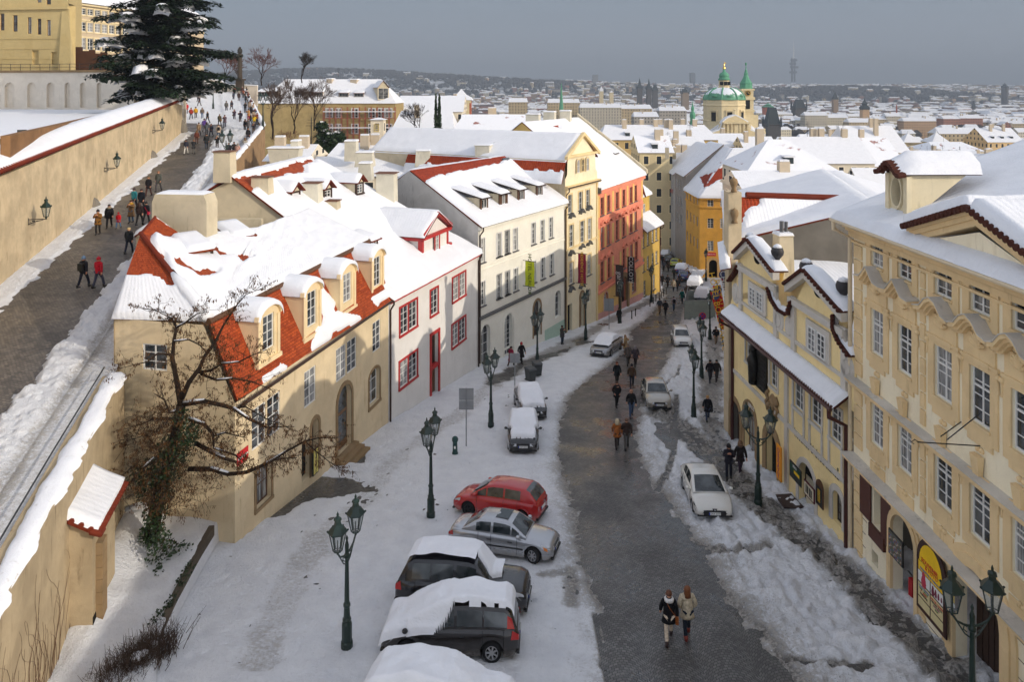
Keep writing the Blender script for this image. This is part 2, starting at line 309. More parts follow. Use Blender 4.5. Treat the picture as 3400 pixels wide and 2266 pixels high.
def roof(A,B,C,D,tile,parent,bare=(),t=.22,du=.2,snow=SNOW,name='roof',edge=.16,nz=.5,over=.05,cover=True,thick=.1,snowbias=0.,only=None,lump=.25,melt=None,open_=''):
 """A eave left, B eave right, C ridge right, D ridge left. bare: outlines (photo coordinates, measured on the roof) where tiles show."""
 A,B,C,D=(np.array(v,float)for v in(A,B,C,D));lu=max(np.linalg.norm(B-A),np.linalg.norm(C-D));lv=max(np.linalg.norm(D-A),np.linalg.norm(C-B))
 nu=max(3,int(lu/du)+1);nv=max(3,int(lv/du)+1);u,v=np.meshgrid(np.linspace(0,1,nu),np.linspace(0,1,nv));u_,v_=u[...,None],v[...,None]
 Pm=(A*(1-u_)+B*u_)*(1-v_)+(D*(1-u_)+C*u_)*v_;N=np.cross(B-A+C-D,D-A+C-B);N=N/np.linalg.norm(N);N=N if N[2]>0 else-N
 uv=np.stack([u*lu,v*lv],-1);mb=MB()
 if not hasattr(N,'shape'):N=np.array(N)
 r=grid_obj(name,Pm[::max(1,nv//6)]if False else Pm,tile,parent,uv=uv,smooth=False)
 lo=Pm-N*thick;k=MB();c4=[Pm[0,0],Pm[0,-1],Pm[-1,-1],Pm[-1,0]];l4=[lo[0,0],lo[0,-1],lo[-1,-1],lo[-1,0]]
 for i in range(4):k.quad(l4[i],l4[(i+1)%4],c4[(i+1)%4],c4[i])
 e=k.build('roof_edge',tile if tile is not ORANGE else REDTILE);e.parent=r
 if not cover:return r
 S=proj(Pm);mk=np.full(u.shape,1.0);s_px=F/np.maximum(Pm[...,1],1)
 wn=(fbm(uv[...,0]*1.3+A[0],uv[...,1]*1.3+A[1],4)-.5)*nz
 if only is not None:mk=np.max([sdf(p,S[...,0],S[...,1])/s_px for p in only],0)+wn
 for p in bare:mk=np.minimum(mk,-sdf(p,S[...,0],S[...,1])/s_px+wn)
 mk=mk+snowbias
 if melt:mk=np.minimum(mk,melt(uv[...,0],uv[...,1],lu,lv)+wn)
 E4=dict(L=u*lu,R=(1-u)*lu,B=v*lv,T=(1-v)*lv);d=np.min([E4[k_]+(99 if k_ in open_ else 0)for k_ in 'LRBT'],0);q=np.minimum(np.clip(d/edge,0,1),np.clip(mk/edge,0,1));h=t*np.sqrt(np.clip(1-(1-q)**2,0,1))
 h=h*(1-lump+2*lump*fbm(uv[...,0]*.7+3,uv[...,1]*.7+A[0],3));h=np.where(mk<=0,-.05,h+.012)
 P2=Pm+N*h[...,None];dn=(A+B-C-D);dn=dn/np.linalg.norm(dn);ev=np.clip(1-v*lv/.25,0,1)*np.where(mk>0,1,0);P2=P2+dn*(ev*(over+.05*(fbm(uv[...,0]*2,uv[...,1]*0+A[0])-.5)))[...,None]
 s=grid_obj('snow_cover',P2,snow,uv=uv);s.parent=r
 sk=MB()
 return r
def dot_poly(t,*pts):return[px(t,x,y)for x,y in pts]
# ================================================ ground, road, ramp, far land
def cobble(name,fan=True,w=.12,h=.1,c1=lin(108,106,103),c2=lin(67,66,65),wet=.5):
 t=NT(name);o=t.obj();sp=t.n('ShaderNodeSeparateXYZ');t.L(o,sp.inputs[0]);x,y=sp.outputs[0],sp.outputs[1]
 if fan:
  fx=t.math('SUBTRACT',t.math('FRACT',t.math('ADD',t.math('DIVIDE',x,1.7),t.math('MULTIPLY',t.noise(o,.12,2),.8))),.5)
  y2=t.math('SUBTRACT',y,t.math('MULTIPLY',t.math('MULTIPLY',fx,fx),-2.4));vx=t.math('ADD',x,t.math('MULTIPLY',t.noise(o,1.2,2),.25))
 else:
  y2=t.math('ADD',y,t.math('MULTIPLY',x,.26));y2=t.math('ADD',y2,t.math('MULTIPLY',t.noise(o,.6,2),.3));vx=t.math('SUBTRACT',x,t.math('MULTIPLY',y,-.26))
 cb=t.n('ShaderNodeCombineXYZ');t.L(vx,cb.inputs[0]);t.L(y2,cb.inputs[1])
 br=t.n('ShaderNodeTexBrick');t.L(cb.outputs[0],br.inputs['Vector']);br.offset=.5
 br.inputs['Scale'].default_value=1;br.inputs['Brick Width'].default_value=w;br.inputs['Row Height'].default_value=h;br.inputs['Mortar Size'].default_value=.016;br.inputs['Mortar Smooth'].default_value=.4
 for i,k in zip((1,2,3),(c1,c2,(.008,.008,.008))):br.inputs[i].default_value=(*k,1)
 big=t.noise(o,.35,5,.6);mid=t.noise(o,1.7,4)
 col=t.mix(t.ramp(big,.4,.75,0,.45),br.outputs[0],(.05,.048,.046));col=t.mix(t.ramp(mid,.5,.8,0,.3),col,(.14,.13,.12))
 rough=t.ramp(t.math('ADD',big,t.math('MULTIPLY',mid,.3)),.42,.85,.5-wet*.8,.62)
 t.bump(t.math('SUBTRACT',t.math('MULTIPLY',t.noise(o,9,2),.3),br.outputs[1]),.45,.012);return t.done(col,rough,.6)
ROADM=cobble('wet_cobbles',True,.15,.125);RAMPM=cobble('dry_cobbles',False,.2,.14,lin(128,118,106),lin(84,77,70),.22)
def slush_mat():
 t=NT('street_snow');o=t.obj();d=t.attr('dirt');n1=t.noise(o,1.1,5,.6);n2=t.noise(o,7,6,.7);n3=t.noise(o,26,3)
 clean=t.mix(t.ramp(n1,.3,.7),(.82,.83,.86),(.91,.92,.94));clean=t.mix(t.ramp(n2,.52,.78,0,.45),clean,(.58,.575,.57));clean=t.mix(t.ramp(n3,.62,.82,0,.25),clean,(.45,.43,.4))
 sl=t.mix(t.ramp(n2,.35,.65),(.10,.09,.08),(.5,.47,.43))
 k=t.math('ADD',d,t.math('MULTIPLY',t.math('SUBTRACT',n2,.5),t.math('MULTIPLY',t.math('MINIMUM',d,.5),4.0)))
 col=t.mix(t.ramp(k,.12,.85),clean,sl);col=t.mix(t.math('MULTIPLY',t.ramp(n3,.60,.72),t.ramp(d,.04,.3,.12,.85)),col,(.12,.1,.085));t.bump(t.math('ADD',t.math('MULTIPLY',n2,2.5),n3),.9,.07);return t.done(col,t.ramp(k,.2,.9,.7,.35),.35)
SLUSH=slush_mat()
def poly2(tile,*pts):return[G(tile,*p)[:2]for p in pts]
road_left=poly2('O',(1300,1700),(1100,1540),(990,1050),(850,800),(775,560),(725,300))+poly2('K',(672,1481),(602,1300),(562,1050),(574,800),(650,560),(850,390),(1000,290),(1090,210),(1165,90))+poly2('G',(1190,1437),(1260,1390),(1370,1270),(1490,1120))+[G('S',2210,975)[:2],G('S',2203,915)[:2],G('S',2196,861)[:2],G('S',2193,835)[:2]]
road_right=poly2('P',(420,1700),(40,1100))+poly2('O',(2190,1080),(2000,880),(1850,640),(1650,300),(1560,150))+poly2('K',(1500,1530),(1430,1430),(1330,1340),(1260,1200),(1210,1080),(1180,960),(1190,880),(1200,780),(1215,640),(1280,480),(1400,350),(1480,180),(1540,60))+poly2('G',(1560,1400),(1590,1290),(1625,1200))+[G('S',2270,1000)[:2],G('S',2292,960)[:2],G('S',2280,905)[:2],G('S',2255,870)[:2],G('S',2235,838)[:2]]
bx,by=road_left[0];ROAD=[(bx-1.2,6),*road_left,*road_right[::-1],(11,6)]
BARE=[poly2('J',(250,1620),(520,1400),(700,1270),(860,1275),(1000,1320),(1042,1380),(900,1422),(640,1440),(470,1530),(380,1600)),poly2('J',(880,1130),(1000,1040),(1070,1085),(1040,1140),(930,1140)),poly2('K',(1400,800),(1470,850),(1530,960),(1510,1020),(1460,990),(1400,920))]
def build_ground():
 nx,ny=540,780;xs=np.linspace(-23,24,nx);ys=8*(165/8)**np.linspace(0,1,ny);X,Y=np.meshgrid(xs,ys)
 bend=np.clip(Y-100,0,99)*.35;X=X+bend
 Z=-(15.57+.12*Y)
 grid_obj('road',np.stack([X,Y,Z],-1)[::6,::12],ROADM,attrs=None)['kind']='structure'
 sr=sdf(ROAD,X,Y);n1=fbm(X*1.1,Y*1.1,4)-.5;n2=fbm(X*4,Y*4,4)-.5;n3=fbm(X*.35+9,Y*.35,3)-.5
 e=-sr+n1*np.where(Y>40,.5,.75)+n2*.3;h=.13*sstep(-.05,.55,e)-.035
 right=sstep(0,1,X-np.interp(Y,[8,25,45,60,160],[6,7,7,8,30]));lump=fbm(X*1.7+3,Y*1.7,4)
 h=h+np.where(e>0,n2*.05+n1*.04,0)+right*np.where(e>0,(np.abs(lump-.5)*1.0-.06),0)*sstep(0,1.2,e)
 dirt=.8*np.exp(-np.clip(e,0,9)/.5)+right*.07
 dirt=dirt+.38*np.exp(-np.clip(-sr,0,9)/np.where(Y>42,.5,1.2))*sstep(-.12,.12,n1)*(-sr>0)+.1*(n3>0)
 def path(t,pts,w,k,dh=0):
  nonlocal dirt,h
  d=dline([tuple(p)for p in poly2(t,*pts)],X,Y)+n1*w*.9;m=sstep(w,w*.35,d);dirt=dirt+m*k;h=h-m*dh
 path('S',[(2500,840),(2200,1060),(1700,1226),(1530,1376),(1374,1480),(1278,1559),(1221,1655),(1060,1790),(934,2010),(876,2200)][1:],1.0,.33,.06)
 path('K',[(0,440),(350,240),(720,70)],1.3,.55,.07);path('G',[(720,1530),(850,1420),(1100,1280),(1300,1200),(1500,1060)],1.0,.6,.08)
 path('P',[(-900,-900),(-560,-560)],1.5,.8,.08);path('P',[(-560,-560),(-250,-280),(100,60),(350,260),(700,540),(950,780),(1250,1060),(1500,1300),(1800,1600),(2300,2100)],1.15,.95,.1)
 path('K',[(1900,60),(1860,420),(1840,800),(1960,1060),(2100,1300)],1.2,.62,.08)
 path('K',[(1560,560),(1540,980),(1530,1080),(1480,1240),(1400,1380)],.28,.9,.2)
 path('K',[(1590,300),(1560,400),(1300,560)],.22,.5,.1)
 for off in(0,60,120):path('O',[(850+off,1000),(880+off,1150),(930+off,1400),(970+off,1600)],.16,.9,.12)
 path('O',[(1500,330),(2000,460),(2352,400)],.4,.6,.08);path('P',[(300,1400),(900,1450),(1000,1430)],.25,.9,.15);path('O',[(400,650),(640,620),(640,900)],.5,.5,.05)
 for p in BARE:s_=sdf(p,X,Y)+n1*.5+n2*.2;h=np.where(s_>-.3,np.minimum(h,.1*sstep(.0,.3,-s_)-.035),h);dirt=np.maximum(dirt,.35*np.exp(-np.abs(s_)/.12))
 for a in range(1500):
  fx_,fy_=rng.uniform(-12,9),10+60*rng.random()**1.5;th=rng.normal(.2,.5);c,s=math.cos(th),math.sin(th)
  i0,i1=np.searchsorted(ys,[fy_-.4,fy_+.4]);sl=slice(i0,i1);dx,dy=X[sl]-fx_,Y[sl]-fy_;q=((dx*c+dy*s)/.12)**2+((-dx*s+dy*c)/.2)**2
  h[sl]-=np.where(h[sl]>.05,.08,0)*np.exp(-q)
 h=h+np.where(e>.5,n3*.1,0)
 grid_obj('snow_ground',np.stack([X,Y,Z+h],-1),SLUSH,attrs={'dirt':np.clip(dirt,0,1)})['kind']='structure'
build_ground()
RL0,RL1=Vector((-29.2,42.2)),Vector((-44.2,99.2));RR=[(-10.5,8),(-13.6,19.6),(-16.8,31.5),(-27.8,73.3),(-33.8,101),(-54,150),(-58,165)]
def rampX(Y):return np.interp(Y,[p[1]for p in RR],[p[0]for p in RR])
def wallX(Y):return np.where(Y<99.2,-29.2-.263*(Y-42.2),np.where(Y<112,-44.2-1.2*(Y-99.2),-60-.8*(Y-112)))
def build_ramp():
 ny,nx=620,150;ys=8*(165/8)**np.linspace(0,1,ny);u=np.linspace(0,1,nx);Yg=np.repeat(ys[:,None],nx,1);x0=wallX(ys)[:,None]-.3;x1=rampX(ys)[:,None]-.22
 X=x0+(x1-x0)*u;Z=rz(Yg)
 grid_obj('ramp_road',np.stack([X,Yg,Z],-1)[::5,::5],RAMPM)['kind']='structure'
 dl=X-x0;dr=x1-X;n1=fbm(X*1.1,Yg*1.1,4)-.5;n2=fbm(X*4,Yg*4,4)-.5
 a=1.9+n1*1.1+n2*.4-dl;hl=sstep(0,.5,a)*(.16+n2*.12)
 up=sstep(70,100,Yg);bw=3.4+up*2.0;b=np.minimum(bw+n1*1.0+n2*.5-dr,99);bank=sstep(0,.5,b)*sstep(1.45,2.1,dr+n1*.5)*(.30+n2*.3+n1*.2)
 walk=np.where(dr<1.9,.045+n2*.02,-.03);h=np.maximum(np.maximum(hl-.03,bank-.03),walk);top=sstep(108,116,Yg+n1*4+dl*.3);h=np.maximum(h,top*.1+n2*.03*top-.03*(1-top))
 dirt=np.clip(.55*np.exp(-np.clip(a,0,9)/.16)*(hl>.01)+.55*np.exp(-np.clip(b,0,9)/.18)*(dr>1.9)*(b>0)+.5*np.exp(-((dr-1.65+n1*.5)/.35)**2)+np.where(dr<1.5,.34,0),0,1)*(1-.6*top)
 grid_obj('ramp_snow',np.stack([X,Yg,Z+h],-1),SLUSH,attrs={'dirt':dirt})['kind']='structure'
build_ramp()
def build_land():
 ys=np.concatenate([np.linspace(6,460,80),np.geomspace(480,9000,90)]);u=np.linspace(-1,1,140);Yg=np.repeat(ys[:,None],140,1);X=u[None]*(70+Yg*1.15)
 base=np.where(Yg<410,-(15.57+.12*Yg)-1.2,-66.0)
 castle=sstep(-18,-34,X-(-.263*(Yg-31.5)-2))*(Yg<150)*(Yg>0);
 Z=np.where(castle>.5,np.minimum(rz(np.minimum(Yg,150))-1.5,-3.3),base)
 far=sstep(2600,4300,Yg);hill=66+8*far+70*far*(fbm(X*.0005+3,Yg*.0004,4)-.42);Z=Z+far*hill
 Z=Z+95*np.exp(-((X+900)/1100)**2-((Yg-3900)/500)**2)*sstep(1800,3000,Yg)+45*np.exp(-((X-1500)/600)**2-((Yg-3300)/260)**2)
 Z=np.where(X>60,np.where(Yg<700,Z,Z),Z)
 t=NT('snowy_land');n1=t.noise(t.obj(),.004,6,.7);n2=t.noise(t.obj(),.03,5,.7);m=t.ramp(t.math('ADD',t.math('MULTIPLY',n1,.6),t.math('MULTIPLY',n2,.4)),.44,.54)
 grid_obj('terrain',np.stack([X,Yg,Z],-1),t.done(t.mix(m,(.7,.72,.76),(.06,.065,.06)),.9,.1))['kind']='structure'
build_land()
# ================================================ left row of houses
P1,P2=G('d',532,1259),G('d',892,978)
EZ1=-13.3
f1=Facade((-11.8,31.5),(-7.9,47.3));f2=Facade((-7.9,47.3),(-2.8,61.3));f3=Facade((-2.8,61.3),(5.37,74.8));f4=Facade((5.37,74.8),(9.42,81.7));f5=Facade((9.42,81.7),(17.1,96.6));f6=Facade((17.1,96.6),(20.5,102.6))
def pxwin(f,t,lt,rb,w=None,h=None):
 u0,z1=f.uz(t,*lt);u1,z0=f.uz(t,*rb)
 if w:u1=u0+w
 if h:z0=z1-h
 return[min(u0,u1),max(u0,u1),min(z0,z1),max(z0,z1)]
def gutter(f,parent,z,u0,u1,mat=COPPERP,o=.32,drop=None,zb=None,r=.06):
 mb=MB();mb.tube([f.pt(u0,z,o),f.pt(u1,z,o)],.075,8);g=mb.build('gutter',mat,parent)
 if drop is not None:
  p=MB();p.tube([f.pt(drop,z,o),f.pt(drop,z-.35,o),f.pt(drop,z-.75,.09),f.pt(drop,zb,.09)],r,8);p.build('downpipe',mat,parent)
def chimney(parent,c,w,d,z0,z1,ang=0,mat=CHIM,taper=.8,cap=True,snow=.12,name='chimney'):
 ca,sa=math.cos(ang),math.sin(ang);X,Y=Vector((ca,sa,0)),Vector((-sa,ca,0));c=Vector((c[0],c[1],0));mb=MB()
 R4=lambda k,z:[c+X*(sx*w/2*k)+Y*(sy*d/2*k)+Vector((0,0,z))for sx,sy in((-1,-1),(1,-1),(1,1),(-1,1))]
 mb.hexa(R4(1,z0),R4(taper,z1-.12));mb.hexa(R4(taper*1.0,z1-.12),R4(taper*1.12,z1-.02));o=mb.build(name,mat,parent)
 if snow:
  m=MB();m.hexa(R4(taper*1.1,z1-.02),R4(taper*.95,z1-.02+snow));m.build('snow_cap',SNOW).parent=o
 elif cap:m=MB();m.hexa(R4(taper*1.2,z1-.02),R4(taper*1.2,z1+.03));m.build('chimney_cover',flat_lead).parent=o
 return o
flat_lead=flat('rusty_cover',lin(110,70,48),.7)
BEIGE=plaster('beige_plaster',lin(220,200,164),.1,.5,lin(150,118,74));
h1=thing('corner_house','beige corner house with a bright orange mansard roof and four rounded dormers','house',(-13,36,-19.5),world=True)
wins=[pxwin(f1,'J',(95,655),(340,865)),pxwin(f1,'J',(550,370),(650,578)),pxwin(f1,'J',(825,175),(1002,312)),pxwin(f1,'J',(1142,-52),(1210,145))]
zt_=sum(w[3]for w in wins)/4;zb_=sum(w[2]for w in wins)/4
for k,w in enumerate(wins):
 w[2],w[3]=zb_,zt_;f1 .hole(*w)
 if k in(0,2):
  m=(w[0]+w[1])/2;f1 .window(h1,w[0],m-.06,w[2],w[3],2,4,.04);f1 .window(h1,m+.06,w[1],w[2],w[3],2,4,.04)
  b=MB();f1 .box(b,m-.06,m+.06,w[2],w[3],-.2,0);b.build('window_pier',BEIGE,h1)
 else:f1 .window(h1,*w,2,4,.04)
aw=pxwin(f1,'J',(1113,368),(1203,585));f1 .hole(*aw,.55);f1 .window(h1,*aw,2,3,.22,arch=.55);f1 .surround(h1,*aw,.17,STONE,.03,arch=.55)
ad=pxwin(f1,'J',(838,520),(957,985));f1 .hole(*ad,1);f1 .surround(h1,*ad,.22,STONE,.05,'door_surround',False,1)
b=MB();f1 .box(b,ad[0],ad[1],ad[2]+.1,ad[3],-.33,-.27);d=b.build('door',flat('brown_door',lin(120,90,62),.5),h1)
b=MB();f1 .box(b,ad[0]+.12,ad[1]-.12,ad[2]+.5,ad[2]+2.0,-.27,-.255);f1 .box(b,ad[0]+.1,ad[1]-.1,ad[2]+2.2,ad[3]-.1,-.27,-.255);b.build('pane',GLASS).parent=d
b=MB();[f1 .box(b,ad[0]-.3-.1*i,ad[1]+.3+.1*i,ad[2]-1.4,ad[2]+.1-.18*i,.0+.001*i,.35+.3*i)for i in range(3)];b.build('steps',STONE,h1)
a2=pxwin(f1,'J',(612,790),(672,1200));f1 .hole(*a2,1);f1 .surround(h1,*a2,.2,STONE,.04,'door_surround',False,1);b=MB();f1 .box(b,a2[0],a2[1],a2[2],a2[3],-.34,-.3);b.build('door',DWOOD,h1)
a3=pxwin(f1,'J',(528,985),(606,1240));f1 .hole(*a3);b=MB();f1 .box(b,a3[0],a3[1],a3[2],a3[3],-.34,-.3);b.build('door',DARK,h1)
sw=pxwin(f1,'J',(130,1225),(262,1430));f1 .hole(*sw);f1 .window(h1,*sw,3,2,.2,frame=WOOD,name='shop_window');f1 .surround(h1,*sw,.14,STONE,.04,sill=True)
f1 .wall('street_wall',BEIGE,h1,-24,EZ1,.34,u0=0)
bT=AT('d',480,738,32.4);bL=AT('d',270,728,32.8);fe=Facade((-17.6,32.75),(-11.8,31.5));uT=(Vector((-13.25,31.9,0))-fe.P).dot(fe.d);we=pxwin(fe,'I',(1235,105),(1450,353));fe.hole(*we);fe.window(h1,*we,2,3,.05,fw=.07);fe.wall('end_wall',BEIGE,h1,-23,-10.05,.3,0,uT,top=[(uT,-23),(fe.len,-23),(fe.len,EZ1),(uT,-10.05)])
b=MB();b.quad((-17.6,32.7,-24),(-17.6,32.7,-10),(-23.2,50,-10),(-23.2,50,-24));b.quad(f1 .pt(f1 .len,-24),f1 .pt(f1 .len,EZ1),(-17,49.5,-9),(-17,49.5,-24));b.build('back_wall',BEIGE,h1)
bR=AT('d',848,553,48.7);e0,e1=f1 .pt(-.25,EZ1-.05,.28),f1 .pt(f1 .len,EZ1-.05,.28)
e0=ATZ('d',546,921,EZ1-.05);
OR_S=[px('F',*p)for p in((655,1060),(700,1050),(830,1190),(815,1260),(1050,1310),(1045,1330),(880,1400),(690,1568),(640,1620),(590,1640),(600,1568),(660,1400),(690,1380),(720,1300),(665,1240))]
OR_2=[px('J',*p)for p in((190,420),(270,330),(350,285),(390,320),(330,380),(220,440))]
OR_3=[px('F',*p)for p in((1130,1150),(1180,1210),(1290,1140),(1330,1050),(1240,1090))]
roof(e0,e1,bR,bT,ORANGE,h1,t=.14,only=[OR_S,OR_2,OR_3],nz=.35,name='lower_roof',du=.13)
b=MB();b.tube([bT+Vector((0,-.1,.0)),bR+Vector((0,-.1,0))],[.16,.16],6);b.build('roof_beam',WOOD,h1)
gutter(f1,h1,EZ1-.08,0,f1 .len,DWOOD,.3)
r2,r1=AT('d',707,485,49.8),AT('d',590,528,43.0);ap,ap2=AT('d',323,538,36),AT('d',357,498,37.5);q_=AT('d',434,551,39.3)
bare_h=[[px('E',*p)for p in((1220,590),(1340,450),(1640,650),(1560,660),(1320,615),(1330,700),(1420,780),(1520,1040),(1470,1045),(1380,960),(1090,945),(1085,930),(1160,640))]]
bare_d=[[px('E',*p)for p in((1510,805),(1560,800),(1670,900),(1700,920),(1790,880),(1870,935),(1770,985),(1520,870))],[px('E',*p)for p in((1830,690),(2040,790),(2130,770),(2205,805),(2110,855),(2020,790),(1890,800))]]
roof(bT,bR+Vector((0,0,.02)),r2,r1+Vector((-.0,0,0)),ORANGE,h1,open_='L',bare=bare_d,t=.26,name='roof',over=.15,nz=.3)
def tri_roof(a,b_,c,name,bare=(),**k):return roof(a,b_,c+(b_-a)*.001,c,ORANGE,h1,bare=bare,name=name,**k)
roof(bT,r1,q_,ap,ORANGE,h1,open_='BL',over=0,bare=bare_h+bare_d,t=.26,name='roof',nz=.3)
tri_roof(bL+Vector((-.15,-.25,0)),bT,ap,'hip_roof',bare=bare_h,t=.24,nz=.25,open_='R')
tri_roof(ap,q_,ap2,'hip_roof',bare=bare_h,t=.1)
b=MB();b.tube([ap+Vector((0,-.02,.06)),ap.lerp(bT,.55)+Vector((0,-.05,.08))],.11,8);b.tube([ap2,ap],.07,6);b.build('ridge_tiles',REDTILE,h1);b=MB();b.tube([ap.lerp(bT,.5+.1*i)+Vector((0,-.05,.10+.04*(i%2)))for i in range(6)],[.1,.24,.3,.28,.3,.26],8);b.build('snow_ridge',SNOW,h1,True)
b=MB();b.poly([bL,ap,ap2,AT('d',357,498,45),(-22.5,47,-9),(-23.2,50,-10)]);b.build('back_roof',REDTILE,h1)
DCOL=plaster('dormer_stone',lin(236,212,168),.08,.3)
def round_dormer(fl,ft,fr,fb,tname):
 pass
def dormer1(t,lt,rt,lb,depth=2.0,win=None):
 f=Facade(f1 .P[:2],(f1 .P+f1 .d)[:2]);f.P=f1 .P-f1 .n*.35
 u0,zl=f.uz(t,*lt);u1,zr=f.uz(t,*rt);_,z0=f.uz(t,*lb);z1=(zl+zr)/2;c=(u0+u1)/2;r=(u1-u0)/2
 d=bpy.data.objects.new('dormer',None)
 mb=MB();n=10;arc=[(c-r*math.cos(math.pi*i/n),z1+r*.62*math.sin(math.pi*i/n))for i in range(n+1)]
 wu0,wu1,wz0,wz1=c-r*.52,c+r*.52,z0+.5,z1+.12
 body=[(u0,z0)]+arc+[(u1,z0)]
 mb.quad(f.pt(u0,z0),f.pt(wu0,z0),f.pt(wu0,z1),f.pt(u0,z1));mb.quad(f.pt(wu1,z0),f.pt(u1,z0),f.pt(u1,z1),f.pt(wu1,z1));mb.quad(f.pt(wu0,z0),f.pt(wu1,z0),f.pt(wu1,wz0),f.pt(wu0,wz0))
 mb.poly([f.pt(u0,z1)]+[f.pt(wu0,z1),f.pt(wu0,wz1),f.pt(wu1,wz1),f.pt(wu1,z1)]+[f.pt(a,b)for a,b in arc[::-1][:-1]])
 for a,b_,c_,e in((u0,z0,u0,z1),(u1,z1,u1,z0)):mb.quad(f.pt(a,b_),f.pt(c_,e),f.pt(c_,e,-depth),f.pt(a,b_,-depth))
 for a,b_,c_,e in((wu0,wz0,wu0,wz1),(wu0,wz1,wu1,wz1),(wu1,wz1,wu1,wz0),(wu1,wz0,wu0,wz0)):mb.quad(f.pt(a,b_),f.pt(c_,e),f.pt(c_,e,-.2),f.pt(a,b_,-.2))
 for i in(0,1):s0=u0-.02 if i==0 else u1-.2;f.box(mb,s0,s0+.22,z0,z1,0,.06)
 for i in range(n):
  A_,B_=arc[i],arc[i+1];k=1.16;e=lambda q:(c+(q[0]-c)*k,z1+(q[1]-z1)*k+.04)
  mb.hexa([f.pt(*A_,.12),f.pt(*B_,.12),f.pt(*e(B_),.12),f.pt(*e(A_),.12)],[f.pt(*A_,-.1),f.pt(*B_,-.1),f.pt(*e(B_),-.1),f.pt(*e(A_),-.1)])
 f.box(mb,u0-.1,u1+.1,z0-.12,z0+.08,-.1,.12)
 o=mb.build('dormer',DCOL,h1);f.window(o,wu0,wu1,wz0,wz1,2,4,.06)
 g=MB();vs=[]
 m=9;S=[];
 for j in range(m):
  oo=.2-(depth+.2)*j/(m-1);row=[]
  for i in range(n+1):
   a=arc[i];th=.05+.2*math.sin(math.pi*i/n)**.6*min(1,.45+j*.4)*(.85+.3*random.random());row.append(f.pt(c+(a[0]-c)*1.12,z1+(a[1]-z1)*1.16+th,oo-.04*random.random()))
  S.append(row)
 S=[[Vector((p.x,p.y,p.z-.2))for p in S[0]]]+S
 grid_obj('snow_cover',np.array([[tuple(p)for p in r]for r in S]),SNOW).parent=o
dormer1('F',(145,1385),(330,1250),(120,1760));dormer1('F',(540,1160),(690,1060),(550,1515));dormer1('F',(855,1000),(990,905),(855,1300));dormer1('F',(1130,845),(1235,770),(1140,1140))
def shed_dormer(parent,c,w,h,dirv,depth,roofmat=REDTILE,wall=CHIM,frame=DWOOD,over=.25,cols=2,snow=True,pitch=.25,t=.22,gable=False,rows=3):
 """c: bottom centre of the front, dirv: outward unit xy"""
 n=Vector((dirv[0],dirv[1],0)).normalized();d=Vector((-n.y,n.x,0));c=Vector(c);f=Facade(c[:2],(c+d)[:2]);z=c.z
 if f.n.dot(n)<0:f.d=-f.d;f.n=-f.n
 mb=MB();
 for s in(-1,1):mb.poly([f.pt(s*w/2,z,-.05),f.pt(s*w/2,z+h,-.05),f.pt(s*w/2,z+h,-depth)])
 if gable:mb.poly([f.pt(-w/2,z+h,0),f.pt(w/2,z+h,0),f.pt(0,z+h+gable,0)])
 o=mb.build('dormer',wall,parent);fb=MB();f.box(fb,-w/2-.04,-w/2+.1,z-.05,z+h,-.1,.06);f.box(fb,w/2-.1,w/2+.04,z-.05,z+h,-.1,.06);f.box(fb,-w/2+.1,w/2-.1,z+h-.12,z+h,-.1,.06);f.box(fb,-w/2-.1,w/2+.1,z-.1,z+.02,-.1,.12)
 fb.build('dormer_frame',frame).parent=o;f.window(o,-w/2+.1,w/2-.1,z+.03,z+h-.12,cols,rows,.0)
 k=depth*pitch;ov=w/2+over*.6
 if gable:
  for s in(-1,1):
   A_,B_=f.pt(s*ov,z+h-.05,over),f.pt(0,z+h+gable+.05,over);C_,D_=f.pt(0,z+h+gable+.05,-depth-.6),f.pt(s*ov,z+h-.05,-depth+.2)
   q=MB();q.hexa([A_,B_,C_,D_],[p+Vector((0,0,.08))for p in(A_,B_,C_,D_)]);q.build('dormer_roof',roofmat).parent=o
   if snow:gsn(o,A_,B_,C_,D_,t)
 else:
  A_,B_,C_,D_=f.pt(-ov,z+h-.05,over),f.pt(ov,z+h-.05,over),f.pt(ov,z+h+k,-depth-.1),f.pt(-ov,z+h+k,-depth-.1)
  q=MB();q.hexa([A_,B_,C_,D_],[p+Vector((0,0,.08))for p in(A_,B_,C_,D_)]);q.build('dormer_roof',roofmat).parent=o
  if snow:gsn(o,A_,B_,C_,D_,t)
 return o
def gsn(parent,A_,B_,C_,D_,t,mat=None,n=10):
 A_,B_,C_,D_=(np.array(v,float)for v in(A_,B_,C_,D_));u,v=np.meshgrid(np.linspace(0,1,n),np.linspace(0,1,n));U,V=u[...,None],v[...,None]
 P_=(A_*(1-U)+B_*U)*(1-V)+(D_*(1-U)+C_*U)*V;lu,lv=np.linalg.norm(B_-A_),np.linalg.norm(D_-A_);d=np.minimum(np.minimum(u,1-u)*lu,np.minimum(v,1-v)*lv)
 q=np.clip(d/min(.3,lu*.4),0,1);hh=t*np.sqrt(1-(1-q)**2)*(.8+.4*fbm(u*lu*1.3+A_[0],v*lv*1.3,3));P_[...,2]+=.085+hh
 P_[0,:,2]-=.06;o=grid_obj('snow_cover',P_,mat or SNOW);o.parent=parent;return o
nE=(.55,-.84)
shed_dormer(h1,AT('E',1745,935,37.2),1.15,1.15,(.75,-.66),1.9,ORANGE,CHIM,DWOOD,.3);shed_dormer(h1,AT('E',2100,795,41.2),1.15,1.15,(.75,-.66),1.9,ORANGE,CHIM,DWOOD,.3)
shed_dormer(h1,AT('F',1150,760,50.2),1.0,.9,(.9,-.3),1.5,REDTILE,CHIM,DWOOD,.3)
b=MB();c0,c1,c2=AT('E',1310,250,39.5),AT('E',1760,270,39.2),AT('E',1815,290,41)
